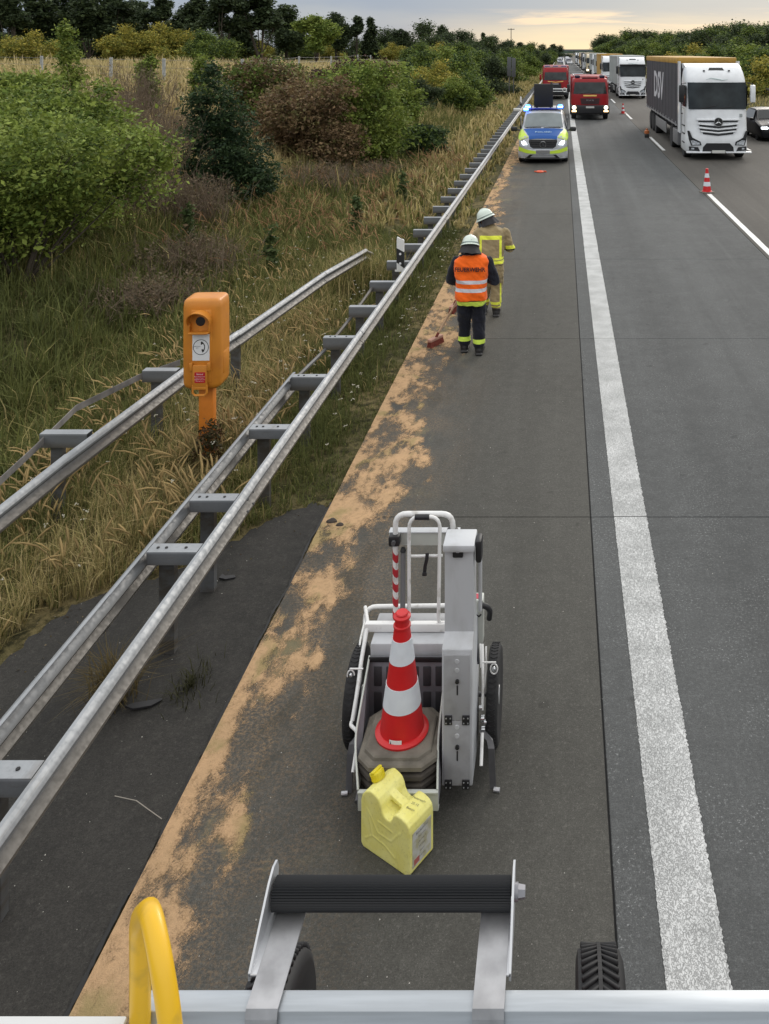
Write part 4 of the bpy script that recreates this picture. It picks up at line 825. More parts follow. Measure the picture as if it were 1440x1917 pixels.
def star(parent, x, y, z, r, mring=None, mstar=None, disc=None):
    ringm = mring or CHR
    if disc: MB().lathe([(.001, -.012), (r, -.012), (r * 1.02, .02)], (x, y, z), 'y', 28).build('badge_disc', disc, parent)
    mb = MB(); pts = [(x + r * math.cos(a), y - .02, z + r * math.sin(a)) for a in [2 * PI * k / 28 for k in range(28)]]; mb.tube(pts, r * .08, 6, loop=True)
    for k in range(3):
        a = PI / 2 + k * 2 * PI / 3; tip = Vector((x + r * .95 * math.cos(a), y - .02, z + r * .95 * math.sin(a))); sd_ = Vector((-math.sin(a), 0, math.cos(a))) * r * .15; c0 = Vector((x, y - .035, z)); b0 = Vector((x, y - .014, z))
        mb.add([b0 + sd_, c0, b0 - sd_, tip], [(0, 1, 3), (1, 2, 3), (0, 3, 2)])
    mb.build('star_badge', ringm, parent, None)
def frontpoly(mb, pts, y, d=.02, mi=0):
    """pts (x,z) outline standing on the front face at depth y (y may be a function of x,z), d thick"""
    fy = y if callable(y) else (lambda x, z: y)
    mb.loft([[Vector((x, fy(x, z) - d, z)) for x, z in pts], [Vector((x, fy(x, z) + .02, z)) for x, z in pts]], mi=mi); return mb
def mirror(pts): return [(-x, z) for x, z in pts][::-1]
def truck(label, X, Y, cab=WHITE, side=GREYC, roof=OCHRE, variant='a', lettering=False, group='lorries queuing in the middle lane', trailer_len=13.6, lod=0, gap=.45, th=4.06, visor=None, lights=None):
    r = thing('lorry', label, 'lorry', (X, Y, 0), 0, group)
    # cab body: rounded plan section, front at y=0
    def sec(z, hw, yf, yb=2.25, c=5.): return ring(hw, (yb - yf) / 2, 0, (yb + yf) / 2, z, 36, c)
    mb = MB(); mb.loft([sec(.30, 1.22, .06), sec(.36, 1.25, .0), sec(.95, 1.25, .0), sec(1.0, 1.245, .015), sec(1.45, 1.24, .03), sec(1.98, 1.235, .05), sec(3.05, 1.215, .20), sec(3.15, 1.21, .20), sec(3.45, 1.18, .34, c=4), sec(3.66, 1.12, .56, c=4), sec(3.74, 1.05, .75, c=4)])
    mb.build('cab', cab, r, 50)
    fy = lambda x, z: np.interp(z, [.3, .36, .95, 1.0, 1.45, 1.98, 3.05, 3.15, 3.45, 3.66], [.06, .0, .0, .015, .03, .05, .20, .20, .34, .56]) + .20 * abs(x / 1.25) ** 5.5
    mb = MB(); N_ = 12
    def ws(u, v): x = (u - .5) * 2 * (1.15 + .02 * v); z = 2.02 + 1.06 * v; return Vector((x, fy(x, z) - .012, z))
    mb.grid(ws, 14, 4); mb.build('windscreen', GLASS2, r, 60)
    mb = MB()
    for s in (-1, 1): mb.loft([[Vector((s * x, y + 0 * z, z)) for x, y, z in q] for q in (((1.247, .42, 2.1), (1.247, 1.3, 2.1), (1.235, 1.3, 2.95), (1.235, .42, 2.95)), ((1.24, .42, 2.1), (1.24, 1.3, 2.1), (1.22, 1.3, 2.95), (1.22, .42, 2.95)))])
    mb.build('side_window', GLASS, r, None)
    # roof fairing with side deflectors
    mb = MB(); mb.loft([[Vector((x, .95 + .1 * abs(x) ** 3, 3.66)), Vector((x * 1.02, 1.75, 3.82)), Vector((x * 1.02, 2.2, 3.82)), Vector((x, 2.2, 3.6))] for x in (-1.12, -.8, -.3, .3, .8, 1.12)]); mb.build('roof_fairing', cab, r, 30)
    for s in (-1, 1): MB().box(s * 1.235 - .02, s * 1.235 + .02, 2.0, 2.62, .9, 3.9).build('side_fairing', cab, r)
    if lod == 0:
        frontpoly(MB(), [(-.32, 3.56), (.32, 3.56), (.26, 3.66), (-.26, 3.66)], lambda x, z: np.interp(z, [3.45, 3.66], [.34, .56]) + .02, .03).build('roof_hatch', GLASS, r, None)
        for x in (-.5, .5, 0): MB().bbox(x - .035, x + .035, .33, .5, (3.52 if x else 3.33), (3.57 if x else 3.38), .01).build('roof_lamp', PLB, r)
        mb = MB(); mb.tube([(-.45, .185, 3.2), (-.25, .178, 3.25), (0, .18, 3.21), (.2, .182, 3.17), (.42, .188, 3.2)], [.004, .012, .016, .012, .004], 6); mb.build('painted_swoosh', mat('swoosh_green', (.35, .47, .45), .5), r)
        # wiper arms, dashboard papers, sun visor edge
        mb = MB(); mb.tube([(-.7, .035, 2.04), (-.1, .03, 2.16)], .012, 5); mb.tube([(.05, .035, 2.04), (.65, .03, 2.15)], .012, 5); mb.build('wiper', PLB, r)
    # grille
    G_ = MB()
    if variant == 'a':
        for z, w, h in ((1.56, .78, .045), (1.40, .74, .05), (1.24, .72, .055), (1.10, .60, .055)):
            G_.loft([[Vector((w * u, fy(w * u, z) - .022 - .02 * (1 - u * u), z + dz - .07 * (1 - abs(u)) * (z < 1.5)))for u in np.linspace(-1, 1, 9)] for dz in (-h, h * .2)], cap=False, closed=False)
        G_.build('grille_slot', PLB, r, None)
        mb = MB()
        for z, w in ((1.60, .84), (1.44, .80), (1.29, .77), (1.15, .70)):
            mb.loft([[Vector((w * u, fy(w * u, z) - dd, z + dz - .07 * (1 - abs(u)) * (z < 1.55))) for u in np.linspace(-1, 1, 9)] for dd, dz in ((.0, .045), (.06, .03), (.065, -.01), (.0, -.02))], cap=False, closed=False)
        mb.build('grille_bar', cab if lod else WHITE, r, 30)
        star(r, 0, -.05, 1.52, .17, CHR, CHR, BLK)
        frontpoly(MB(), [(-.98, .95), (-.70, .95), (-.55, .62), (-.82, .62)][::-1], 0, .0)
        for s in (-1, 1):
            hp_ = [(.66, .60), (1.06, .58), (1.14, .80), (1.20, 1.16), (1.12, 1.16), (1.02, .90), (.70, .74)]
            if s < 0: hp_ = mirror(hp_)
            frontpoly(MB(), hp_, lambda x, z: fy(x, z), .022).build('headlight_housing', PLB, r, None)
            lp_ = [(.72, .62), (1.02, .60), (1.08, .78), (.98, .80), (.74, .70)]
            if s < 0: lp_ = mirror(lp_)
            frontpoly(MB(), lp_, lambda x, z: fy(x, z) - .02, .02).build('headlight', lights or HLOFF, r, None)
            fp_ = [(.72, .36), (1.14, .38), (1.14, .54), (.80, .52)]
            if s < 0: fp_ = mirror(fp_)
            frontpoly(MB(), fp_, fy, .018).build('fog_lamp', PLB, r, None)
            frontpoly(MB(), [(s * 1.0 - .05, .43), (s * 1.0 + .05, .43), (s * 1.0 + .05, .49), (s * 1.0 - .05, .49)], lambda x, z: fy(x, z) - .02, .01).build('lamp', HLOFF, r, None)
        frontpoly(MB(), [(-.62, .36), (.62, .36), (.60, .52), (.46, .68), (-.46, .68), (-.60, .52)], lambda x, z: fy(x, z), .02).build('lower_intake', PLB, r, None)
        MB().bbox(-1.26, -.30, -.10, .12, .295, .35, .015).build('bumper_lip', cab, r); MB().bbox(.30, 1.32, -.10, .12, .295, .35, .015).build('bumper_lip', cab, r)
    else:
        frontpoly(MB(), [(-.85, .9), (.85, .9), (.9, 1.55), (-.9, 1.55)], fy, .02).build('grille', PLB, r, None)
        for s in (-1, 1): MB().bbox(s * 1.0 - .18, s * 1.0 + .18, -.03, .1, .58, .80, .03).build('headlight', lights or HLOFF, r)
        MB().bbox(-.62, .62, -.025, .05, .36, .62, .02).build('lower_intake', PLB, r)
    MB().box(-.26, .26, -.125, -.10, .30, .41).build('number_plate', PLATE, r)
    if visor: MB().bbox(-1.2, 1.2, .0, .16, 3.02, 3.16, .03).build('sun_visor', visor, r)
    for s in (-1, 1):
        mm = MB(); mm.bbox(s * 1.42 - .1, s * 1.42 + .1, .12, .34, 2.28, 2.98, .05); mm.build('mirror', WHITE if (s > 0 and variant == 'a' and lod == 0) else PLB, r)
        MB().tube([(s * 1.22, .3, 3.05), (s * 1.42, .24, 3.04), (s * 1.42, .24, 2.25), (s * 1.23, .3, 2.2)], .02, 5).build('mirror_arm', PLB, r)
    if lod == 0:
        mb = MB()
        for z in (.62, .98, 1.3): mb.bbox(-1.27, -1.2, .62, 1.25, z, z + .05, .01)
        mb.build('step', PLB, r)
        mb = MB(); mb.tube([(-1.26, .40, 2.0), (-1.262, .40, 1.0)], .006, 4); mb.tube([(-1.262, 1.38, 3.0), (-1.268, 1.38, .9)], .006, 4); mb.tube([(-1.268, .40, 2.02), (-1.268, 1.38, 2.02)], .006, 4); mb.build('door_gap', PLB, r)
        MB().bbox(-1.29, -1.24, 1.2, 1.33, 1.75, 1.8, .01).build('door_handle', PLB, r)
        frontpoly(MB(), [(.86, 1.72), (.98, 1.72), (.98, 1.84), (.86, 1.84)], fy, .006).build('round_sticker', mat('sticker_grey', (.35, .38, .38), .5), r, None)
    MB().box(-1.0, 1.0, .2, 6.0, .32, .95).build('chassis', UND, r)
    for s in (-1, 1):
        wheel(r, s * 1.06, 1.25, .51, .32, True)
        wheel(r, s * 1.0, 4.9, .51, .5)
        MB().bbox(s * 1.05 - .22, s * 1.05 + .2, 2.6, 4.2, .32, .95, .04).build('tank', RIMS if variant != 'a' else mat('tank_grey', (.16, .16, .165), .5), r)
    # trailer
    y0 = 2.25 + gap; y1 = y0 + trailer_len
    tr = MB(); tr.bbox(-1.26, 1.26, y0, y1, 1.15, th - .10, .03); tr.build('trailer_curtain', side, r, None)
    MB().bbox(-1.275, 1.275, y0 - .01, y1 + .01, th - .27, th, .05).build('trailer_roof', roof, r)
    MB().box(-1.0, 1.0, y0 + 2, y1, .75, 1.14).build('trailer_frame', UND, r)
    MB().box(-1.28, -1.262, y0, y1, 1.13, 1.20).build('side_rail', mat('rail_grey_lorry', (.22, .22, .23), .5), r)
    if lod == 0:
        for k in range(11): MB().box(-1.268, -1.262, y0 + .6 + k * 1.2, y0 + .64 + k * 1.2, 1.2, th - .22).build('curtain_strap', side, r)
        for k in range(12): MB().bbox(-1.285, -1.262, y0 + .5 + k * 1.15, y0 + .56 + k * 1.15, 1.10, 1.3, .005, seg=1).build('buckle', RIMS, r)
        MB().bbox(-1.25, -1.2, y0 + 4.2, y0 + 8.6, .45, .95, .01).build('side_guard', mat('guard_grey', (.18, .18, .18), .6), r)
    for k in range(3):
        for s in (-1, 1): wheel(r, s * 1.02, y1 - 4.6 + k * 1.31, .50, .42, lod < 2)
    if lettering:
        text('DSV', 1.85, (-1.272, y0 + 7.2, 2.55), (PI / 2, 0, -PI / 2), mat('curtain_print', (.55, .54, .56), .6), r, depth=.001, sx=1.3, off=.05)
    return r
truck('white lorry nearest on the right with dark grey curtain sides and an ochre roof edge', 6.17, 34.4, lettering=True, variant='a')
truck('white lorry with a pale grey trailer behind the nearest lorry, bumper lights on', 6.45, 79.5, side=LGREY, roof=LGREY, visor=PLB, lights=HLOFF, th=3.95)
truck('white lorry mostly hidden behind the pale grey trailer, its trailer ochre yellow', 5.85, 100, side=OCHRE, roof=OCHRE, lod=1)
truck('white lorry just behind the ochre trailer', 6.3, 124, side=LGREY, roof=LGREY, lod=1, variant='b', th=3.9)
truck('white lorry with dark windscreen edge, second behind the ochre trailer', 6.3, 146, cab=WHITE, side=LGREY, lod=1, variant='b', roof=LGREY)
truck('beige lorry with warm headlamps far down the queue', 6.0, 172, cab=BEIGE, side=LGREY, roof=BEIGE, lod=1, variant='b', lights=HLWARM, visor=None)
truck('dark tanker-like lorry right behind the beige one', 5.9, 200, cab=SILV, side=GREYC, roof=GREYC, lod=2, variant='b')
truck('tan lorry further back in the queue behind the beige one', 5.9, 226, cab=BEIGE, side=OCHRE, roof=BEIGE, lod=2, variant='b')
truck('pale lorry near the far end of the queue', 6.0, 262, cab=WHITE, side=GREYC, roof=GREYC, lod=2, variant='b')
truck('small distant lorry at the end of the visible queue', 6.0, 310, cab=WHITE, side=LGREY, roof=LGREY, lod=2, variant='b')
# ------------------------------------------------------------------ fire engines
def beacon(parent, x, y, z, lit=False, r=.09, h=.14):
    o = MB().lathe([(r * 1.1, 0), (r * 1.1, .02), (r, .03), (r * .95, h * .8), (r * .6, h), (.001, h)], (x, y, z), 'z', 16).build('beacon', BLUL if lit else BLUD, parent)
    if lit: MB().lathe([(r * .6, h * .3), (r * 1.06, h * .35), (r * 1.06, h * .6), (r * .5, h * .75)], (x, y - .012, z), 'z', 12).build('bulb', BLUC, o)
def fire_engine(label, X, Y, kind):
    r = thing('fire_engine', label, 'fire engine', (X, Y, 0), 0, 'fire engines on the left lane and shoulder')
    def sec(z, hw, yf, yb=1.9, c=6.): return ring(hw, (yb - yf) / 2, 0, (yb + yf) / 2, z, 36, c)
    top = 2.62 if kind == 1 else 2.85
    MB().loft([sec(.95, 1.19, .0), sec(1.5, 1.19, .02), sec(1.62, 1.18, .04), sec(2.40, 1.13, .22), sec(top - .06, 1.10, .30), sec(top, 1.05, .40)]).build('cab', RED, r, 50)
    fy = lambda x, z: np.interp(z, [.4, .95, 1.5, 1.62, 2.4, 2.6], [0, .0, .02, .04, .22, .3]) + .19 * abs(x / 1.19) ** 7
    MB().bbox(-1.22, 1.22, -.06, .5, .38, .95, .08, seg=3).build('bumper', PLB, r)
    mb = MB(); z0, z1 = (1.66, 2.38) if kind == 1 else (1.74, 2.45)
    mb.grid(lambda u, v: (lambda x, z: Vector((x, fy(x, z) - .014, z)))((u - .5) * 2 * (1.06 - .08 * v - (.02 if v else 0)), z0 + (z1 - z0) * v), 12, 3); mb.build('windscreen', GLASS2, r, 60)
    mb = MB(); mb.tube([(-.6, -.0, z0 + .02), (.0, .02, z0 + .1)], .01, 5); mb.tube([(.05, -.0, z0 + .02), (.65, .02, z0 + .1)], .01, 5); mb.build('wiper', PLB, r)
    YL = mat('yellow_reflective', (.75, .50, .12), .4)
    if kind == 1:
        frontpoly(MB(), [(-.42, 1.50), (.42, 1.50), (.42, 1.59), (-.42, 1.59)], fy, .012).build('yellow_strip', YL, r, None)
        frontpoly(MB(), [(-.55, 1.0), (.55, 1.0), (.62, 1.38), (-.62, 1.38)], fy, .014).build('grille', mat('grille_dark_red', (.05, .012, .014), .5), r, None)
        for z in (1.08, 1.16, 1.30): frontpoly(MB(), [(-.5, z), (.5, z), (.5, z + .02), (-.5, z + .02)], lambda x, z_: fy(x, z_) - .014, .012).build('grille_bar', PLB, r, None)
        text('M A N', .15, (0, fy(0, 1.3) - .03, 1.245), (PI / 2, 0, 0), mat('faint_silver', (.34, .34, .35), .4, .5), r, depth=.004, sx=1.1)
        for s in (-1, 1):
            MB().lathe([(.001, -.1), (.10, -.1), (.125, -.07), (.13, .0)], (s * 1.0, 0, .80), 'y', 16).build('headlight', HLWARM, r)
            MB().bbox(s * 1.0 - .15, s * 1.0 + .15, -.085, .0, .52, .63, .03).build('fog_lamp', HLAMB, r)
        MB().bbox(-.26, .26, -.09, -.06, .76, .87, .01).build('number_plate', PLATE, r)
        for s in (-1, 1): MB().bbox(s * .78 - .17, s * .78 + .17, .55, .95, top, top + .20, .06).build('light_housing', mat('beacon_navy', (.02, .015, .04), .25), r)
        MB().bbox(-.5, .5, .35, .42, top - .02, top + .05, .02).build('roof_lamp_bar', PLB, r)
    else:
        frontpoly(MB(), [(-.70, 1.60), (.0, 1.52), (.70, 1.60), (.70, 1.66), (.0, 1.58), (-.70, 1.66)], fy, .012).build('chevron_strip', YL, r, None)
        frontpoly(MB(), [(-.55, .98), (.55, .98), (.50, 1.46), (-.50, 1.46)], fy, .014).build('grille', PLB, r, None)
        frontpoly(MB(), [(-.28, 1.36), (.28, 1.36), (.28, 1.43), (-.28, 1.43)], lambda x, z: fy(x, z) - .014, .012).build('badge_bar', RIMS, r, None)
        MB().bbox(-.25, 1.05, -.10, -.05, .90, 1.0, .02).build('bumper_stripe', WHITE, r); MB().bbox(-.25, 1.05, -.10, -.05, .70, .76, .02).build('bumper_stripe', WHITE, r)
        mb = MB(); mb.tube([(.82 + .17 * math.cos(a), -.12, .86 + .17 * math.sin(a)) for a in [2 * PI * k / 20 for k in range(20)]], .035, 8, loop=True); mb.build('towing_ring', WPL, r)
        MB().bbox(-1.08, 1.08, .45, 1.0, top + .0, top + .10, .04).build('light_bar', mat('bar_pink', (.45, .30, .30), .3), r)
        for s in (-1, 0, 1): MB().bbox(s * .75 - .25, s * .75 + .25, .5, .9, top + .1, top + .19, .03).build('beacon', BLUD, r)
        for s in (-1, 1): MB().bbox(s * 1.0 - .14, s * 1.0 + .14, -.07, .0, .62, .80, .03).build('headlight', HLOFF, r)
    for s in (-1, 1):
        MB().bbox(s * 1.36 - .09, s * 1.36 + .09, .1, .28, 1.75, 2.25, .04).build('mirror', RED if kind == 2 else PLB, r)
        MB().tube([(s * 1.15, .25, 2.4), (s * 1.33, .2, 2.4), (s * 1.36, .2, 1.8)], .018, 5).build('mirror_arm', PLB, r)
        wheel(r, s * 1.02, 1.3, .48, .3); wheel(r, s * 1.0, 5.0, .48, .45)
        MB().box(s * 1.195 - .01 * s, s * 1.195, .5, 1.4, 1.65, 2.35).build('side_window', GLASS, r)
    MB().box(-.95, .95, .3, 7, .4, .95).build('chassis', UND, r)
    if kind == 1:
        b_ = MB().bbox(-1.2, 1.2, 2.1, 7.2, .9, 2.7, .05).build('body', RED, r); 
        for x in (-1.0, 1.0): MB().tube([(x, 2.2, 2.75), (x, 7.0, 2.75)], .03, 6).build('roof_rail', RIMS, r)
        # vertical hand pole with fittings at the left
        MB().tube([(-1.24, 1.95, 1.0), (-1.24, 1.95, 2.75)], .03, 6).build('hand_rail', RIMS, r)
    else: MB().bbox(-1.2, 1.2, 2.1, 7.4, .9, 3.0, .05).build('body', RED, r)
    return r
fire_engine('red fire engine with lit headlamps in the left lane beside the police van', 1.74, 54.6, 1)
fire_engine('red fire engine with white ring on its bumper, on the shoulder behind the police van', -.62, 78.5, 2)
# ------------------------------------------------------------------ police van
def van():
    r = thing('police_van', 'silver police van in blue and neon yellow with lit blue beacons on the shoulder', 'police van', (-.745, 33.3, 0))
    hw = .94
    # stations along y: (y, z_top, z_shoulder, half width low, half width top)
    st = [(0.0, .62, .55, .62, .55), (.06, .92, .74, .84, .72), (.16, 1.04, .86, .92, .76), (.55, 1.16, .98, .945, .80), (1.02, 1.26, 1.06, .95, .82), (1.65, 1.84, 1.12, .955, .74), (1.95, 1.935, 1.14, .955, .735), (3.0, 1.96, 1.14, .955, .74), (4.9, 1.93, 1.14, .95, .73), (5.12, 1.7, 1.1, .92, .70)]
    rings = []
    for y, zt, zs, wl, wt in st:
        half = [(wl * .96, .22), (wl, .34), (wl, zs * .8), (wl * .99, zs), (wt + (wl - wt) * .35, zs + (zt - zs) * .62), (wt, zt - .06), (wt * .93, zt - .012), (wt * .6, zt + .004), (0, zt + .012)]
        rings.append([Vector((x, y, z)) for x, z in half] + [Vector((-x, y, z)) for x, z in half[:-1][::-1]])
    MB().loft(rings).build('body', SILV, r, 40)
    ztop = lambda y: np.interp(y, [s[0] for s in st], [s[1] for s in st]) + .012; wtop = lambda y: np.interp(y, [s[0] for s in st], [s[4] for s in st])
    def top_panel(name, y0, y1, w0, w1, m_, lift=.012, n=6):
        return MB().grid(lambda u, v: (lambda y: Vector(((u - .5) * 2 * (w0 + (w1 - w0) * v), y - lift * .6, ztop(y) + lift - .035 * abs((u - .5) * 2) ** 3)))(y0 + (y1 - y0) * v), 10, n).build(name, m_, r, 60)
    top_panel('windscreen', 1.09, 1.63, .775, .69, mat('van_windscreen', (.14, .165, .17), .12, spec=.6, col2=(.20, .23, .235), scale=1.6), .014)  # reflection on the glass put into its pale grey base colour
    mb = MB(); mb.tube([(-.72, 1.04, 1.30), (-.1, 1.06, 1.315)], .014, 5); mb.tube([(.0, 1.04, 1.30), (.68, 1.06, 1.315)], .014, 5); mb.build('wiper', PLB, r)
    top_panel('bonnet', .075, 1.0, .53, .78, BLUP, .016, 10)
    # neon flashes beside the bonnet down to the lamps
    for s in (-1, 1):
        O_ = Vector((s * .02, -.014, .024)); mb = MB(); mb.loft([[O_ + Vector((s * x, y, z)) for x, y, z in q] for q in (((.55, .12, .99), (.66, .38, 1.11), (.76, .72, 1.19), (.80, 1.02, 1.25)), ((.68, .12, .955), (.80, .38, 1.055), (.87, .72, 1.12), (.885, 1.02, 1.17)), ((.80, .12, .91), (.90, .38, .985), (.94, .72, 1.03), (.945, 1.02, 1.07)), ((.86, .16, .86), (.94, .38, .92), (.955, .72, .96), (.955, 1.02, .98)))], cap=False, closed=False); mb.build('neon_flash', NEON, r, 60)
        mb = MB(); hp_ = [Vector((s * .50, .085, .74)), Vector((s * .60, .035, .66)), Vector((s * .86, .09, .70)), Vector((s * .90, .22, .80)), Vector((s * .885, .26, .985)), Vector((s * .72, .14, .90))]
        mb.loft([hp_, [q + Vector((0, -.03, .01)) for q in hp_]]); mb.build('headlight_housing', HLOFF, r, None)
        lp_ = [Vector((s * .60, .0, .74)), Vector((s * .78, .02, .72)), Vector((s * .84, .12, .82)), Vector((s * .82, .17, .92)), Vector((s * .70, .07, .86))]
        mb = MB(); mb.loft([lp_, [q + Vector((0, -.025, .01)) for q in lp_]]); mb.build('headlight', HLON, r, None)
        MB().bbox(s * 1.16 - .13, s * 1.16 + .13, .98, 1.12, 1.16, 1.34, .05).build('mirror', PLB, r); MB().tube([(s * .92, 1.1, 1.2), (s * 1.1, 1.06, 1.22)], .03, 6).build('mirror_arm', PLB, r)
        MB().box(s * .93 - .0, s * .93 + s * .018, 1.5, 2.5, 1.2, 1.65).build('side_window', GLASS, r, None)
        wheel(r, s * .84, .88, .33, .24); wheel(r, s * .84, 4.1, .33, .24)
        MB().box(s * .955, s * .963, 1.2, 4.9, .55, .85).build('neon_stripe', NEON, r)
        MB().box(s * .955, s * .963, 1.2, 4.9, .87, 1.1).build('blue_stripe', BLUP, r)
    frontpoly(MB(), [(-.40, .58), (.40, .58), (.50, .66), (.56, .90), (.54, .93), (-.54, .93), (-.56, .90), (-.50, .66)], lambda x, z: .03 + .05 * (z - .58) / .35 + .1 * abs(x) ** 3, .062).build('grille', BLK, r, None)
    for z in (.68, .76, .84): frontpoly(MB(), [(-.50, z), (.50, z), (.51, z + .016), (-.51, z + .016)], lambda x, z_: -.03 + .1 * abs(x) ** 3, .014).build('grille_bar', mat('grille_gloss', (.02, .02, .022), .5), r, None)
    MB().tube([(-.54, .05, .93), (-.56, .03, .85), (-.50, .0, .66), (-.38, -.02, .575), (.38, -.02, .575), (.50, .0, .66), (.56, .03, .85), (.54, .05, .93)], .014, 6).build('grille_rim', CHR, r)
    star(r, 0, -.02, .745, .115, CHR, CHR)
    # bumper
    mb = MB(); mb.loft([[Vector((x, -.05 + .22 * abs(x / .95) ** 4 + dy, z)) for x in np.linspace(-.95, .95, 15)] for dy, z in ((.08, .20), (.0, .26), (-.01, .42), (.02, .56), (.10, .60))], cap=False, closed=False); mb.build('bumper', SILV, r, 60)
    for s in (-1, 1):
        mb = MB(); xs_ = np.linspace(.27, .94, 9); mb.loft([[Vector((s * x, -.075 + .22 * abs(x / .95) ** 4, float(np.interp(x, [.27, .6, .94], zz_)))) for x in xs_] for zz_ in ((.40, .41, .50), (.50, .55, .66))], cap=False, closed=False); mb.build('neon_band', NEON, r, 60)
    frontpoly(MB(), [(-.64, .23), (.64, .23), (.50, .37), (-.50, .37)], lambda x, z: -.055 + .22 * abs(x / .95) ** 4, .016).build('lower_intake', PLB, r, None)
    MB().tube([(-.68, -.06, .225), (-.50, -.085, .375), (.50, -.085, .375), (.68, -.06, .225)], .012, 6).build('intake_rim', CHR, r)
    MB().box(-.26, .26, -.085, -.06, .42, .53).build('number_plate', mat('plate_shadowy', (.20, .20, .20), .5), r)
    MB().box(-.8, .8, .1, 4.9, .15, .22).build('underside', UND, r)
    text('POLIZEI', .15, (0, .46, 1.182), (math.radians(16), 0, 0), mat('text_ice', (.45, .62, .75), .5), r, depth=.003, sx=1.25)
    # roof light bar and sign box
    MB().bbox(-.78, .78, 1.85, 2.2, 1.955, 2.02, .03).build('roof_bar', mat('roof_blue', (.02, .04, .28), .3), r)
    for x in (-.66, .66):
        beacon(r, x, 1.98, 1.99, True, .105, .17)
        MB().bbox(x - .16, x + .16, 2.05, 2.2, 1.99, 2.12, .04).build('beacon_base', BLUD, r)
    beacon(r, -.72, 1.72, 1.92, True, .09, .15)
    MB().bbox(-.42, .36, 2.35, 2.55, 2.02, 2.98, .02).build('warning_board', mat('sign_black', (.008, .008, .009), .6), r)
    for x in (-.3, .25): MB().bbox(x - .03, x + .03, 2.4, 2.5, 1.95, 2.05, .008).build('board_bracket', PLB, r)
    MB().cyl((.30, 2.35, 2.99), (.30, 2.35, 3.06), .04, n=8).build('board_lamp', PLB, r)
van()
# ------------------------------------------------------------------ cars
def car(label, X, Y, body, kind='estate', lights=None, group=None, rz=0):
    r = thing('car', label, 'car', (X, Y, 0), rz, group)
    st = [(0, .55, .70, .55), (.08, .68, .84, .68), (.35, .80, .90, .74), (1.15, .94, .91, .76), (1.3, .98, .91, .74), (1.95, 1.40, .90, .60), (2.4, 1.46, .90, .60), (3.6, 1.44, .90, .60), (4.3, 1.0 if kind != 'estate' else 1.25, .88, .62), (4.6, .75, .82, .6)]
    if kind == 'van': st = [(y, (z if y < 1.3 else {1.3: 1.05, 1.95: 1.75, 2.4: 1.9, 3.6: 1.9, 4.3: 1.88, 4.6: 1.7}[y]), w, max(t_, .7)) for y, z, w, t_ in st]
    rings = []
    for y, zt, wl, wt in st:
        zs = min(zt * .93, .92); half = [(wl * .93, .20), (wl, .34), (wl, zs * .75), (wl * .97, zs), (wt + (wl - wt) * .3, zs + (zt - zs) * .6), (wt, zt - .03), (wt * .6, zt), (0, zt + .01)]
        rings.append([Vector((x, y, z)) for x, z in half] + [Vector((-x, y, z)) for x, z in half[:-1][::-1]])
    MB().loft(rings).build('body', body, r, 40)
    zz = lambda y: np.interp(y, [s[0] for s in st], [s[1] for s in st]) + .01
    MB().grid(lambda u, v: (lambda y: Vector(((u - .5) * 2 * (.70 - .14 * v), y, zz(y) + .014 - .03 * abs((u - .5) * 2) ** 3)))(1.33 + .6 * v), 8, 3).build('windscreen', GLASS, r, 60)
    for s in (-1, 1):
        MB().loft([[Vector((s * .885, 1.6, .96)), Vector((s * .885, 4.0, .97)), Vector((s * .65, 3.7, 1.36)), Vector((s * .65, 2.1, 1.36))], [Vector((s * .90, 1.6, .96)), Vector((s * .90, 4.0, .97)), Vector((s * .665, 3.7, 1.37)), Vector((s * .665, 2.1, 1.37))]]).build('side_window', GLASS, r, None)
        MB().bbox(s * .66 - .17, s * .66 + .17, .02, .2, .58, .70, .04).build('headlight', lights or HLOFF, r); MB().bbox(s * 1.0 - .09, s * 1.0 + .09, 1.35, 1.5, .92, 1.05, .04).build('mirror', body, r)
        wheel(r, s * .78, .85, .32, .22); wheel(r, s * .78, 3.6, .32, .22)
    MB().bbox(-.5, .5, -.015, .05, .42, .60, .02).build('grille', PLB, r); MB().box(-.26, .26, -.03, -.016, .34, .45).build('number_plate', PLATE, r)
    return r
c0 = car('black car with white letters on its bonnet, in the third lane beside the nearest lorry', 10.35, 41.5, DARKP, lights=HLON)
text('VNI', .30, (-.12, .35, .845), (math.radians(20), 0, 0), WHITE, c0, depth=.003, sx=1.3)
MB().tube([(-.32, -.03, .68), (-.25, -.04, .56), (.25, -.04, .56), (.32, -.03, .68), (-.32, -.03, .68)], .012, 5).build('grille_rim', CHR, c0)
COLS = [(SILV, 'silver'), (DARKP, 'black'), (WHITE, 'white'), (paint('navy', (.03, .04, .10)), 'navy'), (paint('bluegrey', (.16, .18, .24)), 'blue-grey')]
c1 = car('grey-blue estate car in the left lane behind the nearer fire engine', 2.15, 113, COLS[4][0], 'estate')
car('dark estate car in the third lane glimpsed behind the black lettered one', 10.2, 56, COLS[3][0])
n_ = 0
for ln, X, ys_ in ((0, 2.4, [292, 300, 309, 318, 328, 340, 352, 366, 380, 398, 420, 450]), (1, -.9, [322, 336, 350, 362, 378, 395, 415]), (2, 10.1, [70, 92, 118, 150, 190, 240])):
    for k, y in enumerate(ys_):
        bm_, nm = COLS[(n_ * 2 + k) % 5]; n_ += 1
        kd = 'van' if (k + ln) % 4 == 2 or (ln < 2 and k % 2) else 'estate'
        where = ['in the left lane of the distant jam', 'on the far shoulder at the distant jam', 'in the third lane hidden behind the lorries'][ln]
        car(f'{nm} {"van" if kd == "van" else "car"}, {ORD[k]} {where}', X + random.uniform(-.25, .25), y, bm_, kd, HLON if ln == 2 and k % 2 else None, ['cars in the distant jam', 'cars on the distant shoulder', 'cars in the third lane'][ln])
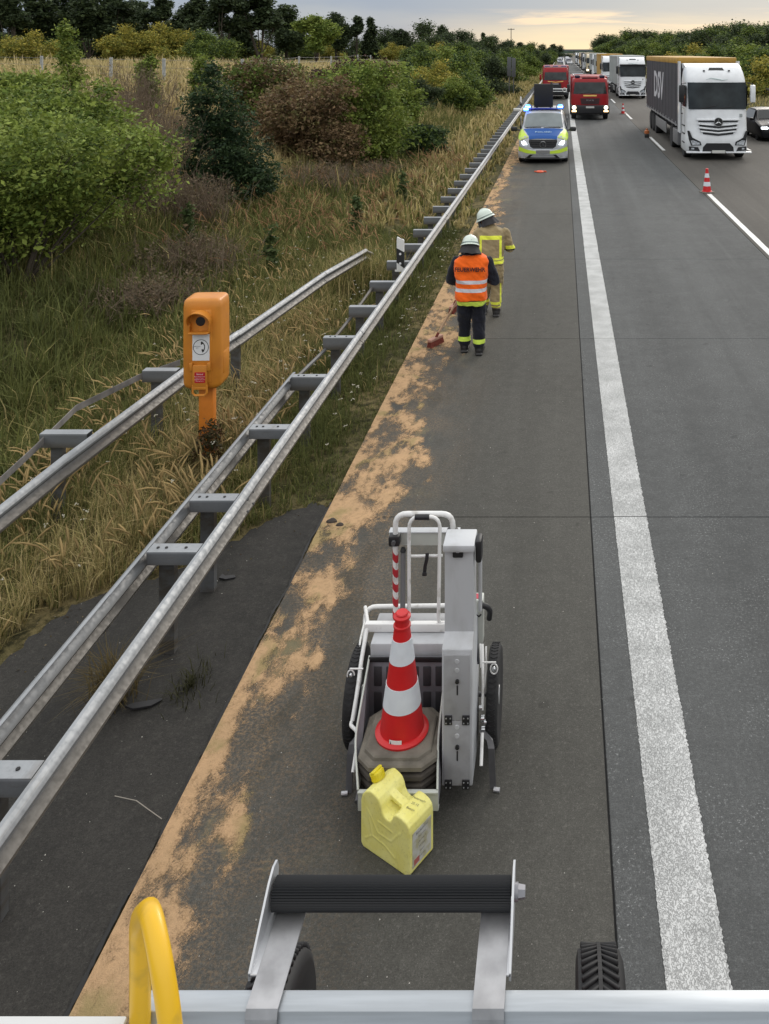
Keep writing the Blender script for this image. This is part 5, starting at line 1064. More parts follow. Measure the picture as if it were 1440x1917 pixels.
# ------------------------------------------------------------------ cones and lamps on the road
CRED = mat('cone_red', (.55, .012, .014), .42, var=.06, scale=10); CWH = mat('cone_white_sleeve', (.66, .70, .74), .38, var=.05, scale=12); CBASE = mat('cone_base_rubber', (.15, .135, .11), .9, var=.25, scale=9, bump=.3)
CBASE_DK = mat('cone_base_black', (.03, .03, .03), .85, var=.3, scale=9)
def cone(label, loc, h=.70, base=True, tilt=(0, 0), group=None, n=40, basem=None):
    r = thing('traffic_cone', label, 'traffic cone', loc, 0, group); r.rotation_euler = (tilt[0], tilt[1], .3)
    R0, R1 = .132 * h / .7, .034 * h / .7; z0 = .035
    rad = lambda f: R0 + (R1 - R0) * f
    def seg(f0, f1, name, m_, off=0.): MB().lathe([(rad(f0) - .01, z0 + h * f0), (rad(f0) + off, z0 + h * f0 + .0005), (rad(f1) + off, z0 + h * f1 - .0005), (rad(f1) - .01, z0 + h * f1)], n=n, cap=False).build(name, m_, r, 60)
    MB().lathe([(R0 + .022, z0), (R0 + .024, z0 + .012), (R0 + .008, z0 + .022), (rad(.03), z0 + h * .035)], n=n, cap=True).build('base_ring', CRED, r, 60)
    seg(.03, .24, 'red_band', CRED); seg(.24, .425, 'white_sleeve', CWH, .003); seg(.425, .61, 'red_band', CRED); seg(.61, .79, 'white_sleeve', CWH, .003); 
    MB().lathe([(rad(.79), z0 + h * .79), (rad(.95), z0 + h * .95), (rad(.95) + .012, z0 + h * .957), (rad(.97) + .014, z0 + h * .972), (rad(.985), z0 + h * .985), (rad(1) + .004, z0 + h * .992), (rad(1), z0 + h), (rad(1) * .7, z0 + h)], n=n).build('tip', CRED, r, 50)
    if base:
        b_ = .2; c_ = .055; pl_ = [(b_, b_ - c_), (b_ - c_, b_), (-b_ + c_, b_), (-b_, b_ - c_), (-b_, -b_ + c_), (-b_ + c_, -b_), (b_ - c_, -b_), (b_, -b_ + c_)]
        MB().loft([[Vector((x, y, .0)) for x, y in pl_], [Vector((x, y, .02)) for x, y in pl_], [Vector((x * .95, y * .95, .032)) for x, y in pl_], [Vector((x * .80, y * .80, .034)) for x, y in pl_]]).build('foot', basem or CBASE, r, 20)
    return r
cone('red and white cone at the near end of a lane dash on the right', (4.42, 26.55, 0), .70, group='cones along the lane dashes')
cone('red and white cone between the two white lorries', (4.2, 60.2, 0), .70, group='cones along the lane dashes')
cone('distant cone next to the second white lorry', (4.15, 82, 0), .70, group='cones along the lane dashes')
lm = thing('warning_lamp', 'orange flashing lamp on a black battery box near the nearest lorry', 'warning lamp', (4.24, 43.6, 0))
MB().bbox(-.11, .11, -.09, .09, 0, .17, .02).build('battery_box', BLK, lm); MB().lathe([(.05, .17), (.05, .19), (.12, .195), (.13, .26), (.12, .34), (.06, .37), (.05, .45), (.001, .46)], n=20).build('lens', mat('lamp_orange', (.42, .13, .04), .4), lm)
fl = thing('warning_lamp', 'flat orange flashing disc lying on the shoulder in front of the police van', 'warning lamp', (-.80, 31.0, 0))
MB().lathe([(.06, .0), (.13, .0), (.14, .02), (.13, .045), (.10, .06), (.06, .055)], n=24).build('rubber_ring', mat('lamp_redorange', (.75, .10, .03), .4), fl)
MB().lathe([(.001, .02), (.055, .02), (.05, .04), (.001, .045)], n=16).build('lens', mat('lamp_dark', (.15, .03, .02), .3), fl); MB().tube([(.12, 0, .03), (.20, .02, .03), (.22, -.02, .02)], .025, 6).build('handle', MATS['lamp_redorange'], fl); MB().tube([(-.12, 0, .03), (-.20, .05, .02)], .02, 6).build('handle', MATS['lamp_redorange'], fl)
# ------------------------------------------------------------------ people
def remeshed(build, voxel=.012, smooth=4, fold=0., fscale=9., seed=0, name='m'):
    """union of the shapes in a MB turned into one continuous skin"""
    me = bpy.data.meshes.new(name); me.from_pydata(build.v, [], build.f); me.update()
    bm = bmesh.new(); bm.from_mesh(me); bmesh.ops.recalc_face_normals(bm, faces=bm.faces); bm.to_mesh(me); bm.free()
    o = bpy.data.objects.new('tmp', me); COL.objects.link(o)
    r = o.modifiers.new('r', 'REMESH'); r.mode = 'VOXEL'; r.voxel_size = voxel; r.use_smooth_shade = True
    s = o.modifiers.new('s', 'SMOOTH'); s.iterations = smooth; s.factor = .6
    dg = bpy.context.evaluated_depsgraph_get(); out_ = bpy.data.meshes.new_from_object(o.evaluated_get(dg)); bpy.data.objects.remove(o)
    if fold:
        n = len(out_.vertices); co = np.empty(n * 3, np.float32); out_.vertices.foreach_get('co', co); co = co.reshape(-1, 3); nr_ = np.empty(n * 3, np.float32); out_.vertices.foreach_get('normal', nr_); nr_ = nr_.reshape(-1, 3)
        f = fbm(co[:, 0] * 1.0 + co[:, 1] + 5, co[:, 2] * 1.7 + co[:, 0] * .8, fscale, 3, seed) - .5; f = f - .6 * np.abs(fbm(co[:, 0] + 9, co[:, 2] * 1.3 - co[:, 1], fscale * .6, 2, seed + 4) - .5)
        co = co + nr_ * (f * fold)[:, None]; out_.vertices.foreach_set('co', co.ravel().astype(np.float32)); out_.update()
    out_.polygons.foreach_set('use_smooth', [True] * len(out_.polygons)); return out_
def limb(mb, pts, rs, n=14, flat=1.):
    pts = [Vector(p) for p in pts]; P2 = []; R2 = []
    for i in range(len(pts)):
        P2.append(pts[i]); R2.append(rs[i])
    d0 = (P2[0] - P2[1]).normalized(); d1 = (P2[-1] - P2[-2]).normalized()
    P2 = [P2[0] + d0 * rs[0] * .8, P2[0] + d0 * rs[0] * .5] + P2 + [P2[-1] + d1 * rs[-1] * .5, P2[-1] + d1 * rs[-1] * .8]; R2 = [rs[0] * .35, rs[0] * .82] + R2 + [rs[-1] * .82, rs[-1] * .35]
    mb.tube(P2, R2, n)
def torso(mb, secs, n=24, sq=2.6):
    mb.loft([[Vector((cx + rx * math.copysign(abs(math.cos(a)) ** (2 / sq), math.cos(a)), cy + ry * math.copysign(abs(math.sin(a)) ** (2 / sq), math.sin(a)), z)) for a in [2 * PI * k / n for k in range(n)]] for (z, rx, ry, cx, cy) in secs])
def hand(mb, w, d, side, grip=None, s=1.):
    """palm at wrist w pointing along d; five separate curled fingers"""
    w = Vector(w); d = Vector(d).normalized(); up = Vector((0, 0, 1)); sd_ = d.cross(up).normalized() * side; nn = sd_.cross(d).normalized() * side
    mb.tube([w, w + d * .035 * s, w + d * .075 * s, w + d * .088 * s], [.026 * s, .034 * s, .036 * s, .02 * s], 10)
    for k, (off, ln) in enumerate(((-.030, .070), (-.010, .078), (.010, .074), (.030, .058))):
        a = w + d * .078 * s + sd_ * off * s; b = a + d * ln * .42 * s - up * .008; c = b + d * ln * .15 * s - up * ln * .42 * s; e = c - d * ln * .28 * s - up * ln * .18 * s
        mb.tube([a, b, c, e], [.0105 * s, .010 * s, .009 * s, .0075 * s], 8)
    a = w + d * .03 * s - sd_ * .030 * s; mb.tube([a, a - sd_ * .022 * s + d * .025 * s - up * .01, a - sd_ * .012 * s + d * .052 * s - up * .028], [.013 * s, .011 * s, .009 * s], 8)
SKIN = mat('skin', (.42, .24, .17), .55, var=.08, scale=20, spec=.3)
def cloth_mat(name, base, bands=(), rough=.85, var=.15, ybands=()):
    """cloth with reflective tape at heights (object space): bands = (z0,z1,colour,(xmin,xmax))"""
    m = bpy.data.materials.new(name); m.use_nodes = True; t = m.node_tree; b = t.nodes['Principled BSDF']; b.inputs['Roughness'].default_value = rough; b.inputs['Specular IOR Level'].default_value = .25; b.inputs['Sheen Weight'].default_value = .15
    g = N(t, 'ShaderNodeTexCoord').outputs['Object']; S_ = sep(t, g); n1 = tnoise(t, g, 7, 4, .6)
    c = tmix(t, tramp(t, n1, .3, .7), tuple(q * (1 - var) for q in base), tuple(q * (1 + var) for q in base))
    for bd in bands:
        z0, z1, col = bd[:3]; ax = 2; f = tmath(t, 'MULTIPLY', tmath(t, 'GREATER_THAN', S_[2], z0), tmath(t, 'LESS_THAN', S_[2], z1))
        if len(bd) > 3: f = tmath(t, 'MULTIPLY', f, tmath(t, 'MULTIPLY', tmath(t, 'GREATER_THAN', S_[0], bd[3][0]), tmath(t, 'LESS_THAN', S_[0], bd[3][1])))
        if len(bd) > 4: f = tmath(t, 'MULTIPLY', f, tmath(t, 'LESS_THAN', S_[1], bd[4]))
        c = tmix(t, f, c, col)
    t.links.new(c, b.inputs['Base Color']); n2 = tnoise(t, g, 14, 3); setbump(t, b, n2, .012, .6); return m
NAVY = (.010, .011, .018); YT = (.62, .80, .10); YT2 = (.80, .84, .08); WT = (.60, .60, .64)
HELM = mat('helmet_luminous_white', (.66, .74, .66), .35, var=.05, scale=9, coat=.2); LEATH = mat('neck_cloth_black', (.014, .013, .014), .7, var=.3, scale=20); BOOT = mat('boot_leather', (.016, .015, .015), .55, var=.3, scale=14)
def helmet(parent, c, yaw, pitch=0, roll=0):
    M = Matrix.Translation(c) @ Matrix.Rotation(yaw, 4, 'Z') @ Matrix.Rotation(roll, 4, 'Y') @ Matrix.Rotation(pitch, 4, 'X')
    mb = MB(); prof = [(.0005, .148), (.04, .146), (.08, .128), (.108, .098), (.124, .055), (.130, .015), (.150, -.004), (.153, -.014), (.125, -.012)]
    mb.lathe(prof, n=32, cap=False); mb.v = [(x * .92, y * 1.12 + (.018 if z < .02 and y > 0 else 0), z) for x, y, z in mb.v]; mb.xf(M); mb.build('helmet', HELM, parent, 60)
    mb = MB(); mb.tube([(0, .13 * math.sin(a) * 1.1, .004 + .148 * math.cos(a)) for a in np.linspace(-1.25, 1.25, 14)], .012, 6); mb.xf(M); mb.build('helmet_crest', HELM, parent, 60)
    mb = MB(); mb.lathe([(.134, .012), (.139, .012), (.139, .030), (.134, .032)], n=32, cap=False); mb.v = [(x * .92, y * 1.12, z) for x, y, z in mb.v]; mb.xf(M); mb.build('helmet_stripe', mat('helmet_tape', (.30, .36, .33), .3, .3), parent, 60)
    mb = MB()      # leather neck curtain, flaring outward
    rows_ = []
    for j in range(7):
        f = j / 6; row = []
        for k in range(25):
            a = -PI * 1.02 + PI * 1.04 * k / 24; r_ = .128 + .055 * f ** 1.3 + .006 * math.sin(a * 9) * f; row.append(Vector((r_ * math.cos(a) * .95, r_ * math.sin(a) * 1.08 , -.004 - .155 * f + .03 * f * abs(math.cos(a)))))
        rows_.append(row)
    mb.loft(rows_, cap=False, closed=False); mb.xf(M); mb.build('neck_curtain', LEATH, parent, 60)
    mb = MB(); mb.grid(lambda u, v: Vector(((.118 + .012 * v) * math.cos(.5 + (PI - 1) * u), .02 + (.135 + .02 * v) * math.sin(.5 + (PI - 1) * u), -.01 - .10 * v)), 12, 4); mb.xf(M); mb.build('visor', mat('visor_glass', (.06, .065, .07), .1, spec=.8), parent, 60)
    return M
def head(mb, c, yaw, pitch):
    M = Matrix.Translation(c) @ Matrix.Rotation(yaw, 4, 'Z') @ Matrix.Rotation(pitch, 4, 'X'); i0 = len(mb.v)
    mb.lathe([(.001, .125), (.045, .118), (.07, .09), (.078, .045), (.076, .0), (.066, -.05), (.05, -.09), (.03, -.112), (.001, -.118)], n=20); mb.v[i0:] = [(x, y * 1.18 + (.012 if z < -.03 else 0), z) for x, y, z in mb.v[i0:]]
    mb.tube([(0, .085, .02), (0, .108, -.02), (0, .09, -.034)], [.010, .015, .012], 8)       # nose
    for s in (-1, 1): mb.tube([(s * .078, -.005, .025), (s * .088, -.012, .0), (s * .078, -.004, -.03)], [.009, .014, .008], 8)   # ears
    mb.tube([(-.022, .085, -.062), (0, .095, -.06), (.022, .085, -.062)], [.006, .009, .006], 8); mb.tube([(0, .08, -.1), (0, .092, -.1)], [.02, .016], 8)
    mb.xf(M, i0); return M
def eyes(parent, M):
    for s in (-1, 1): MB().lathe([(.001, .012), (.008, .009), (.011, 0), (.008, -.009), (.001, -.012)], (0, 0, 0), 'z', 10).xf(M @ Matrix.Translation((s * .030, .082, .018))).build('eye', mat('eye_dark', (.05, .04, .035), .2), parent)
# -- firefighter with orange vest, back to the camera. local x right, y away from the camera
def firefighter_vest():
    r = thing('person', 'firefighter in orange vest and white helmet sweeping, back turned, nearer of the two', 'person', (-1.30, 12.40, 0))
    hc = Vector((-.03, .13, 1.505)); yaw, pit = .18, -.55
    wristL, wristR = Vector((-.12, .42, .86)), Vector((.02, .36, 1.04))
    shL, shR = Vector((-.215, .07, 1.30)), Vector((.215, .07, 1.30)); elL, elR = Vector((-.30, .10, 1.02)), Vector((.33, .06, 1.02))
    footL, footR = Vector((-.105, .08, .05)), Vector((.115, -.04, .05))
    mb = MB(); Mh = head(mb, hc - Vector((0, .0, .03)), yaw, pit); limb(mb, [(0, .05, 1.32), (-.01, .10, 1.42)], [.062, .058])
    torso(mb, [(.78, .14, .10, 0, .0), (.95, .15, .10, 0, .01), (1.15, .17, .11, 0, .03), (1.32, .15, .09, 0, .05), (1.38, .07, .06, 0, .06)])
    for sh, el, wr, s in ((shL, elL, wristL, -1), (shR, elR, wristR, 1)): limb(mb, [sh, el, wr], [.05, .042, .03])
    for s, ft in ((-1, footL), (1, footR)): limb(mb, [(s * .09, .0, .86), (s * .10, ft.y * .5 + .02, .47), (ft.x, ft.y, .1)], [.085, .058, .04]); limb(mb, [(ft.x, ft.y, .07), (ft.x, ft.y + .12, .05)], [.04, .035])
    hand(mb, wristL, (.35, .6, -.5), -1); hand(mb, wristR, (-.6, .55, -.35), 1)
    me = remeshed(mb, .0075, 2); me.materials.append(SKIN); link('body', me, r); eyes(r, Mh)
    # trousers
    mb = MB(); torso(mb, [(.70, .185, .135, .0, .0), (.82, .195, .145, 0, .0), (.95, .185, .14, 0, .005), (1.0, .17, .13, 0, .01)])
    for s, ft in ((-1, footL), (1, footR)): limb(mb, [(s * .098, .0, .84), (s * .105, .01, .62), (s * .108, ft.y * .5 + .03, .44), (ft.x, ft.y + .01, .24), (ft.x, ft.y, .15)], [.112, .108, .098, .092, .094])
    me = remeshed(mb, .011, 3, .035, 8, 1); me.materials.append(cloth_mat('navy_trousers', NAVY, [(.165, .225, YT)])); link('trousers', me, r)
    # jacket
    mb = MB(); torso(mb, [(.70, .205, .155, 0, .0), (.74, .215, .165, 0, 0), (.95, .205, .155, 0, .005), (1.15, .215, .15, 0, .02), (1.30, .225, .135, 0, .045), (1.37, .19, .11, 0, .06), (1.42, .09, .085, -.005, .075), (1.46, .075, .08, -.01, .09)])
    for sh, el, wr in ((shL, elL, wristL), (shR, elR, wristR)): limb(mb, [sh, sh.lerp(el, .5), el, el.lerp(wr, .5), wr.lerp(el, .06)], [.088, .088, .082, .070, .058])
    me = remeshed(mb, .011, 3, .035, 8, 2); me.materials.append(cloth_mat('navy_jacket', NAVY, [(.70, .775, YT, (-.26, .26))])); link('jacket', me, r)
    # vest: sleeveless shell a little wider than the jacket
    mb = MB(); torso(mb, [(.775, .225, .178, 0, .0), (.80, .230, .180, 0, 0), (.95, .226, .172, 0, .005), (1.12, .236, .168, 0, .018), (1.24, .252, .160, -.005, .035), (1.31, .255, .148, -.005, .045), (1.36, .215, .135, 0, .055), (1.405, .13, .11, 0, .07)], sq=2.9)
    me = remeshed(mb, .010, 3, .030, 7, 3); me.materials.append(cloth_mat('orange_vest', (.92, .14, .008), [(.905, .955, WT), (1.02, 1.07, WT)], .75, .08)); v_ = link('vest', me, r)
    text('FEUERWEHR', .078, (-.005, -.150, 1.225), (math.radians(90 - 6), 0, 0), mat('vest_print', (.03, .012, .012), .7), v_, depth=.006, sx=.98, off=.0018)
    for ft in (footL, footR):
        mb = MB(); limb(mb, [(ft.x, ft.y, .19), (ft.x, ft.y - .005, .09)], [.072, .066]); limb(mb, [(ft.x, ft.y - .03, .06), (ft.x * 1.1, ft.y + .08, .058), (ft.x * 1.2, ft.y + .17, .05)], [.058, .056, .05]); mb.bbox(ft.x - .05, ft.x + .055, ft.y - .09, ft.y + .21, 0, .03, .012)
        me = remeshed(mb, .009, 2); me.materials.append(BOOT); link('boot', me, r)
    helmet(r, hc + Vector((0, -.01, .005)), yaw + .05, -.42, .10)
    return r
firefighter_vest()
def firefighter_beige():
    r = thing('person', 'firefighter in sand-coloured suit with yellow stripes and white helmet, standing beyond the vested one', 'person', (-1.17, 14.15, 0))
    hc = Vector((-.10, .20, 1.555)); yaw, pit = .75, -.55
    shL, shR = Vector((-.20, .08, 1.33)), Vector((.22, .10, 1.33)); elL, elR = Vector((-.28, .20, 1.08)), Vector((.305, .13, 1.08)); wL, wR = Vector((-.20, .46, .92)), Vector((.14, .46, 1.08))
    fL, fR = Vector((-.12, .12, .05)), Vector((.09, .0, .05))
    mb = MB(); Mh = head(mb, hc - Vector((0, 0, .03)), yaw, pit); limb(mb, [(0, .08, 1.36), (-.05, .15, 1.46)], [.062, .058])
    torso(mb, [(.80, .14, .10, 0, .0), (.97, .15, .10, 0, .01), (1.18, .17, .11, 0, .05), (1.34, .15, .09, 0, .09), (1.40, .07, .06, -.02, .1)])
    for sh, el, wr in ((shL, elL, wL), (shR, elR, wR)): limb(mb, [sh, el, wr], [.05, .042, .03])
    for s, ft in ((-1, fL), (1, fR)): limb(mb, [(s * .09, .0, .88), (s * .10, ft.y * .5 + .02, .48), (ft.x, ft.y, .1)], [.085, .058, .04]); limb(mb, [(ft.x, ft.y, .07), (ft.x, ft.y + .12, .05)], [.04, .035])
    hand(mb, wL, (.2, .6, -.6), -1); hand(mb, wR, (-.5, .6, -.4), 1)
    me = remeshed(mb, .0075, 2); me.materials.append(SKIN); link('body', me, r); eyes(r, Mh)
    TAN = (.30, .232, .125)
    mb = MB(); torso(mb, [(.68, .195, .15, .0, .0), (.78, .205, .165, 0, -.005), (.86, .185, .145, 0, .0), (.92, .16, .12, 0, .01)])
    for s, ft in ((-1, fL), (1, fR)): limb(mb, [(s * .105, -.01, .84), (s * .108, .01, .62), (s * .105, ft.y * .5 + .03, .46), (ft.x, ft.y + .01, .26), (ft.x, ft.y, .17)], [.125, .115, .102, .092, .092])
    me = remeshed(mb, .011, 3, .045, 7, 5); me.materials.append(cloth_mat('tan_trousers', TAN, [(.20, .245, YT2), (.155, .175, YT2), (.17, .55, YT2, (.155, .178))])); link('trousers', me, r)
    mb = MB(); torso(mb, [(.84, .215, .165, 0, .0), (.88, .225, .175, 0, 0), (1.0, .21, .16, 0, .005), (1.16, .225, .155, 0, .035), (1.30, .235, .145, 0, .07), (1.39, .20, .12, 0, .095), (1.45, .10, .09, -.03, .12), (1.49, .08, .08, -.05, .14)])
    for sh, el, wr in ((shL, elL, wL), (shR, elR, wR)): limb(mb, [sh, sh.lerp(el, .5), el, el.lerp(wr, .5), wr.lerp(el, .1)], [.092, .092, .086, .072, .06])
    me = remeshed(mb, .011, 3, .035, 8, 6)
    me.materials.append(cloth_mat('tan_jacket', TAN, [(.875, .925, YT2, (-.26, .26)), (.938, .972, YT2, (-.26, .26)), (1.255, 1.315, YT2, (-.15, .165), .06), (.96, 1.31, YT2, (-.172, -.135), .10), (.96, 1.31, YT2, (.15, .187), .10), (1.06, 1.13, YT2, (.24, .5)), (1.045, 1.07, NAVY, (.24, .5)), (1.05, 1.11, YT2, (-.5, -.24))])); link('jacket', me, r)
    text('FEUERWEHR', .032, (0, -.128, 1.05), (math.radians(86), 0, 0), mat('faint_print', (.42, .36, .26), .7), r, depth=.003)
    for wr, el in ((wR, elR), (wL, elL)):
        mb = MB(); limb(mb, [wr.lerp(el, .25), wr + (wr - el).normalized() * .03], [.056, .05]); me = remeshed(mb, .009, 2); me.materials.append(LEATH); link('cuff', me, r)
    for ft in (fL, fR):
        mb = MB(); limb(mb, [(ft.x, ft.y, .19), (ft.x, ft.y - .005, .09)], [.072, .066]); limb(mb, [(ft.x, ft.y - .03, .06), (ft.x * 1.1, ft.y + .08, .058), (ft.x * 1.2, ft.y + .17, .05)], [.058, .056, .05]); mb.bbox(ft.x - .05, ft.x + .055, ft.y - .09, ft.y + .21, 0, .03, .012)
        me = remeshed(mb, .009, 2); me.materials.append(BOOT); link('boot', me, r)
    helmet(r, hc + Vector((0, -.01, .005)), yaw + .35, -.45, -.05)
    return r
firefighter_beige()
WOODH = mat('broom_wood', (.52, .34, .22), .7, var=.2, scale=10); BRIS = mat('bristles_red_brown', (.20, .045, .03), .9, var=.35, scale=60, bump=.8, bscale=160)
def broom(label, hd, top, rz, L=.38):
    r = thing('broom', label, 'broom', (hd[0], hd[1], 0)); M = Matrix.Rotation(rz, 4, 'Z')
    MB().bbox(-L / 2, L / 2, -.035, .035, .085, .125, .008, M=M).build('head', mat('broom_head_wood', (.45, .25, .19), .7, var=.15, scale=12), r)
    mb = MB(); rng = random.Random(4)
    for i in range(22):
        for j in range(4):
            x, y = -L / 2 + .01 + i * (L - .02) / 21, -.027 + j * .018; a = M @ Vector((x, y, .086)); e = M @ Vector((x * 1.05 + rng.gauss(0, .006), y * 1.35 + rng.gauss(0, .005), .004)); mb.tube([a, e], [.0075, .009], 4)
    mb.build('bristles', BRIS, r, None)
    d = Vector(top) - Vector((hd[0], hd[1], .0)); a = Vector((0, 0, .11)); MB().tube([a, Vector((d.x, d.y, d.z))], .0155, 10).build('handle', WOODH, r)
    MB().tube([a + Vector((0, 0, -.01)), a + (d - a).normalized() * .09], .02, 10).build('socket', BRIS, r)
broom('reddish broom with wooden handle, its head on the sawdust left of the vested firefighter', (-1.86, 12.72), (-1.18, 12.93, 1.25), math.radians(62), .30)
broom('second broom behind the vested firefighter, only its brown head showing', (-1.80, 14.35), (-1.20, 14.66, 1.30), math.radians(80), .26)
# ------------------------------------------------------------------ accident cart on the shoulder
ALU = mat('aluminium_sheet', (.49, .505, .525), .45, .0, col2=(.38, .385, .385), scale=9, thr=(.48, .8), stretch=(1, 1, .35), bump=.05); ALUD = mat('aluminium_door', (.33, .335, .345), .5, .0, col2=(.25, .25, .25), scale=12, thr=(.5, .8)); WTUBE = mat('white_tube', (.74, .74, .73), .4, col2=(.42, .40, .36), scale=16, thr=(.56, .78), coat=.1)
GSTEEL = mat('dark_steel', (.11, .11, .115), .5, .5, var=.2, scale=9); INNER = mat('grey_plastic_tray', (.19, .19, .21), .55, var=.15, scale=6); ALUW = mat('pale_alu', (.50, .52, .48), .5, .0, var=.08, scale=5)
cx_, cy_ = -.86, 5.25
cart = thing('equipment_cart', 'two-wheeled white tubular cart with tall aluminium case, parked on the shoulder behind the jerrycan', 'equipment cart', (cx_, cy_, 0))
TI = Matrix.Translation((-cx_, -cy_, 0))
def cb(mb, name, m_, smooth=35, parent=None): mb.xf(TI); return mb.build(name, m_, parent or cart, smooth)
def smooth_path(pts, k=5):
    pts = [Vector(p) for p in pts]; out_ = [pts[0]]
    for i in range(1, len(pts) - 1):
        a, b, c = pts[i - 1], pts[i], pts[i + 1]; r_ = min(.075, min((b - a).length, (c - b).length) * .45)
        p0 = b + (a - b).normalized() * r_; p1 = b + (c - b).normalized() * r_
        for j in range(k + 1): t_ = j / k; out_.append((p0 * (1 - t_) ** 2) + b * 2 * t_ * (1 - t_) + p1 * t_ * t_)
    out_.append(pts[-1]); return out_
def tb(name, pts, r_, m_=WTUBE, sm=True, n=10): return cb(MB().tube(smooth_path(pts) if sm else pts, r_, n), name, m_, 60)
for X_ in (-1.285, -.425):
    R_ = .27; s = 1 if X_ < -.8 else -1
    mb = MB(); pr = [(R_ - .055, -.028), (R_ - .02, -.036), (R_ - .004, -.026), (R_, -.010), (R_, .010), (R_ - .004, .026), (R_ - .02, .036), (R_ - .055, .028)]
    mb.lathe(pr, axis='x', n=48); 
    for k in range(60):
        a = 2 * PI * k / 60; M = Matrix.Rotation(a, 4, 'X') @ Matrix.Translation((0, 0, R_))
        for q in (-1, 1): mb.box(-.001 if q > 0 else -.024, .024 if q > 0 else .001, -.004, .004, -.003, .003, 0, M @ Matrix.Rotation(q * .5, 4, 'Z'))
    w_ = mb.build('wheel', RUB, cart, 50); w_.location = (X_ - cx_, 5.45 - cy_, R_)
    MB().lathe([(.03, -.03), (.05, -.03), (.055, -.012), (.16, -.008), (.19, -.02), (R_ - .05, -.024), (R_ - .05, .024), (.19, .02), (.16, .008), (.055, .012), (.05, .03), (.03, .03)], axis='x', n=32).build('rim', RIMS, w_, 40)
    mb = MB(); 
    for k in range(9): a = 2 * PI * k / 9; mb.tube([(s * .02, .05 * math.cos(a), .05 * math.sin(a)), (s * .02, .2 * math.cos(a + .1), .2 * math.sin(a + .1))], .009, 6)
    mb.build('spokes', WTUBE, w_)
tb('axle', [(-1.30, 5.45, .27), (-.41, 5.45, .27)], .014, GSTEEL, False)
# handle
Yh = 5.58
tb('push_handle', [P(740.5, 1176, Yh), P(740.5, 962, Yh), P(848, 962, Yh), P(848, 1180, Yh)], .0175)
mb = MB()
for k in range(5):
    yc = 1040 + k * 27.5; a = P(740.5, yc - 7, Yh); b_ = P(740.5, yc + 7, Yh); n_ = 16; rg0 = [Vector((a.x + .0186 * math.cos(q), a.y + .0186 * math.sin(q), a.z - .018 * math.cos(q + .6))) for q in [2 * PI * j / n_ for j in range(n_)]]; rg1 = [v + (b_ - a) for v in rg0]; mb.loft([rg0, rg1])
cb(mb, 'red_tape', mat('tape_red', (.42, .02, .03), .5), 60)
for px in (739, 847): 
    c_ = P(px, 1010 if px < 800 else 1000, Yh - .01); cb(MB().bbox(c_.x - .036, c_.x + .036, c_.y - .03, c_.y + .03, c_.z - .034, c_.z + .034, .012), 'clamp', PLB)
    cb(MB().cyl(c_ + Vector((0, -.05, 0)), c_ + Vector((0, -.03, 0)), .014, n=10), 'clamp_bolt', GSTEEL)
a, b_ = P(729, 995, 5.62), P(861, 1020, 5.62); cb(MB().bbox(a.x, b_.x, 5.612, 5.628, b_.z, a.z, .003), 'cross_plate', ALUW); cb(MB().bbox(a.x, b_.x, 5.60, 5.66, a.z, a.z + .006, .002), 'plate_edge', ALU)
Yi = 5.52
tb('inner_hoop', [P(766, 1172, Yi), P(766, 967, Yi), P(824, 967, Yi), P(821, 1166, Yi), P(838, 1168, Yi)], .0115)
a, b_ = P(777, 968, Yi), P(804, 968, Yi); tb('grip', [a, b_], .0175, PLB, False)
tb('cross_tube', [P(768, 1041, Yi + .02), P(829, 1040, Yi + .02)], .009, WTUBE, False)
mb = MB(); q = [P(800, 1036, Yi - .01), P(799, 1048, Yi - .02), P(796, 1060, Yi - .005), P(795, 1072, Yi - .01)]; mb.loft([[v + Vector((-.011, 0, 0)), v + Vector((.011, 0, 0)), v + Vector((.011, .006, 0)), v + Vector((-.011, .006, 0))] for v in q]); a = q[-1]; mb.bbox(a.x - .014, a.x + .014, a.y - .01, a.y + .01, a.z - .018, a.z + .004, .003); cb(mb, 'strap', PLB)
tb('gas_strut', [P(755, 1034, Yh - .02), P(754, 1145, Yh - .08)], .0165, mat('strut_grey', (.17, .17, .175), .5, .3), False)
cb(MB().lathe([(.012, 0), (.02, .01), (.012, .03)], P(755, 1034, Yh - .02)), 'strut_cap', PLB)
# frame rails
FB = 5.80; FF = 5.52
tb('rear_frame', [P(683, 1200, FB - .1), P(684, 1136, FB), P(835, 1134, FB)], .015, WTUBE)
cb(MB().bbox(P(684, 0, FF).x, P(836, 0, FF).x, FF - .02, FF + .02, P(0, 1180, FF).z, P(0, 1165, FF).z, .005), 'front_frame', WTUBE)
tb('side_tube', [P(684, 1137, FB), P(689, 1168, FF)], .012, WTUBE, False)
tb('side_tube', [P(688, 1172, FF), P(676, 1240, 5.36), P(670, 1290, 5.25), P(660, 1350, 5.15)], .013)
tb('side_tube', [P(686, 1150, FB - .03), P(672, 1210, 5.5), P(677, 1265, 5.35), P(672, 1290, 5.3)], .007)
tb('side_tube', [P(658, 1352, 5.14), P(657, 1358, 5.12), P(672, 1372, 5.06), P(661, 1446, 4.93)], .011)
cb(MB().lathe([(.0, -.02), (.045, -.02), (.06, -.005), (.06, .01), (.0, .02)], P(668, 1335, 5.22), 'x', 20), 'hub_disc', GSTEEL)
tb('side_tube', [P(903, 1206, 5.45), P(905, 1280, 5.3), P(903, 1330, 5.22)], .010); tb('side_tube', [P(910, 1210, 5.5), P(911, 1260, 5.4), P(906, 1300, 5.3)], .006); tb('side_tube', [P(899, 1200, 5.5), P(901, 1250, 5.4)], .006)
tb('side_tube', [P(903, 1372, 5.08), P(901, 1434, 4.97)], .010)
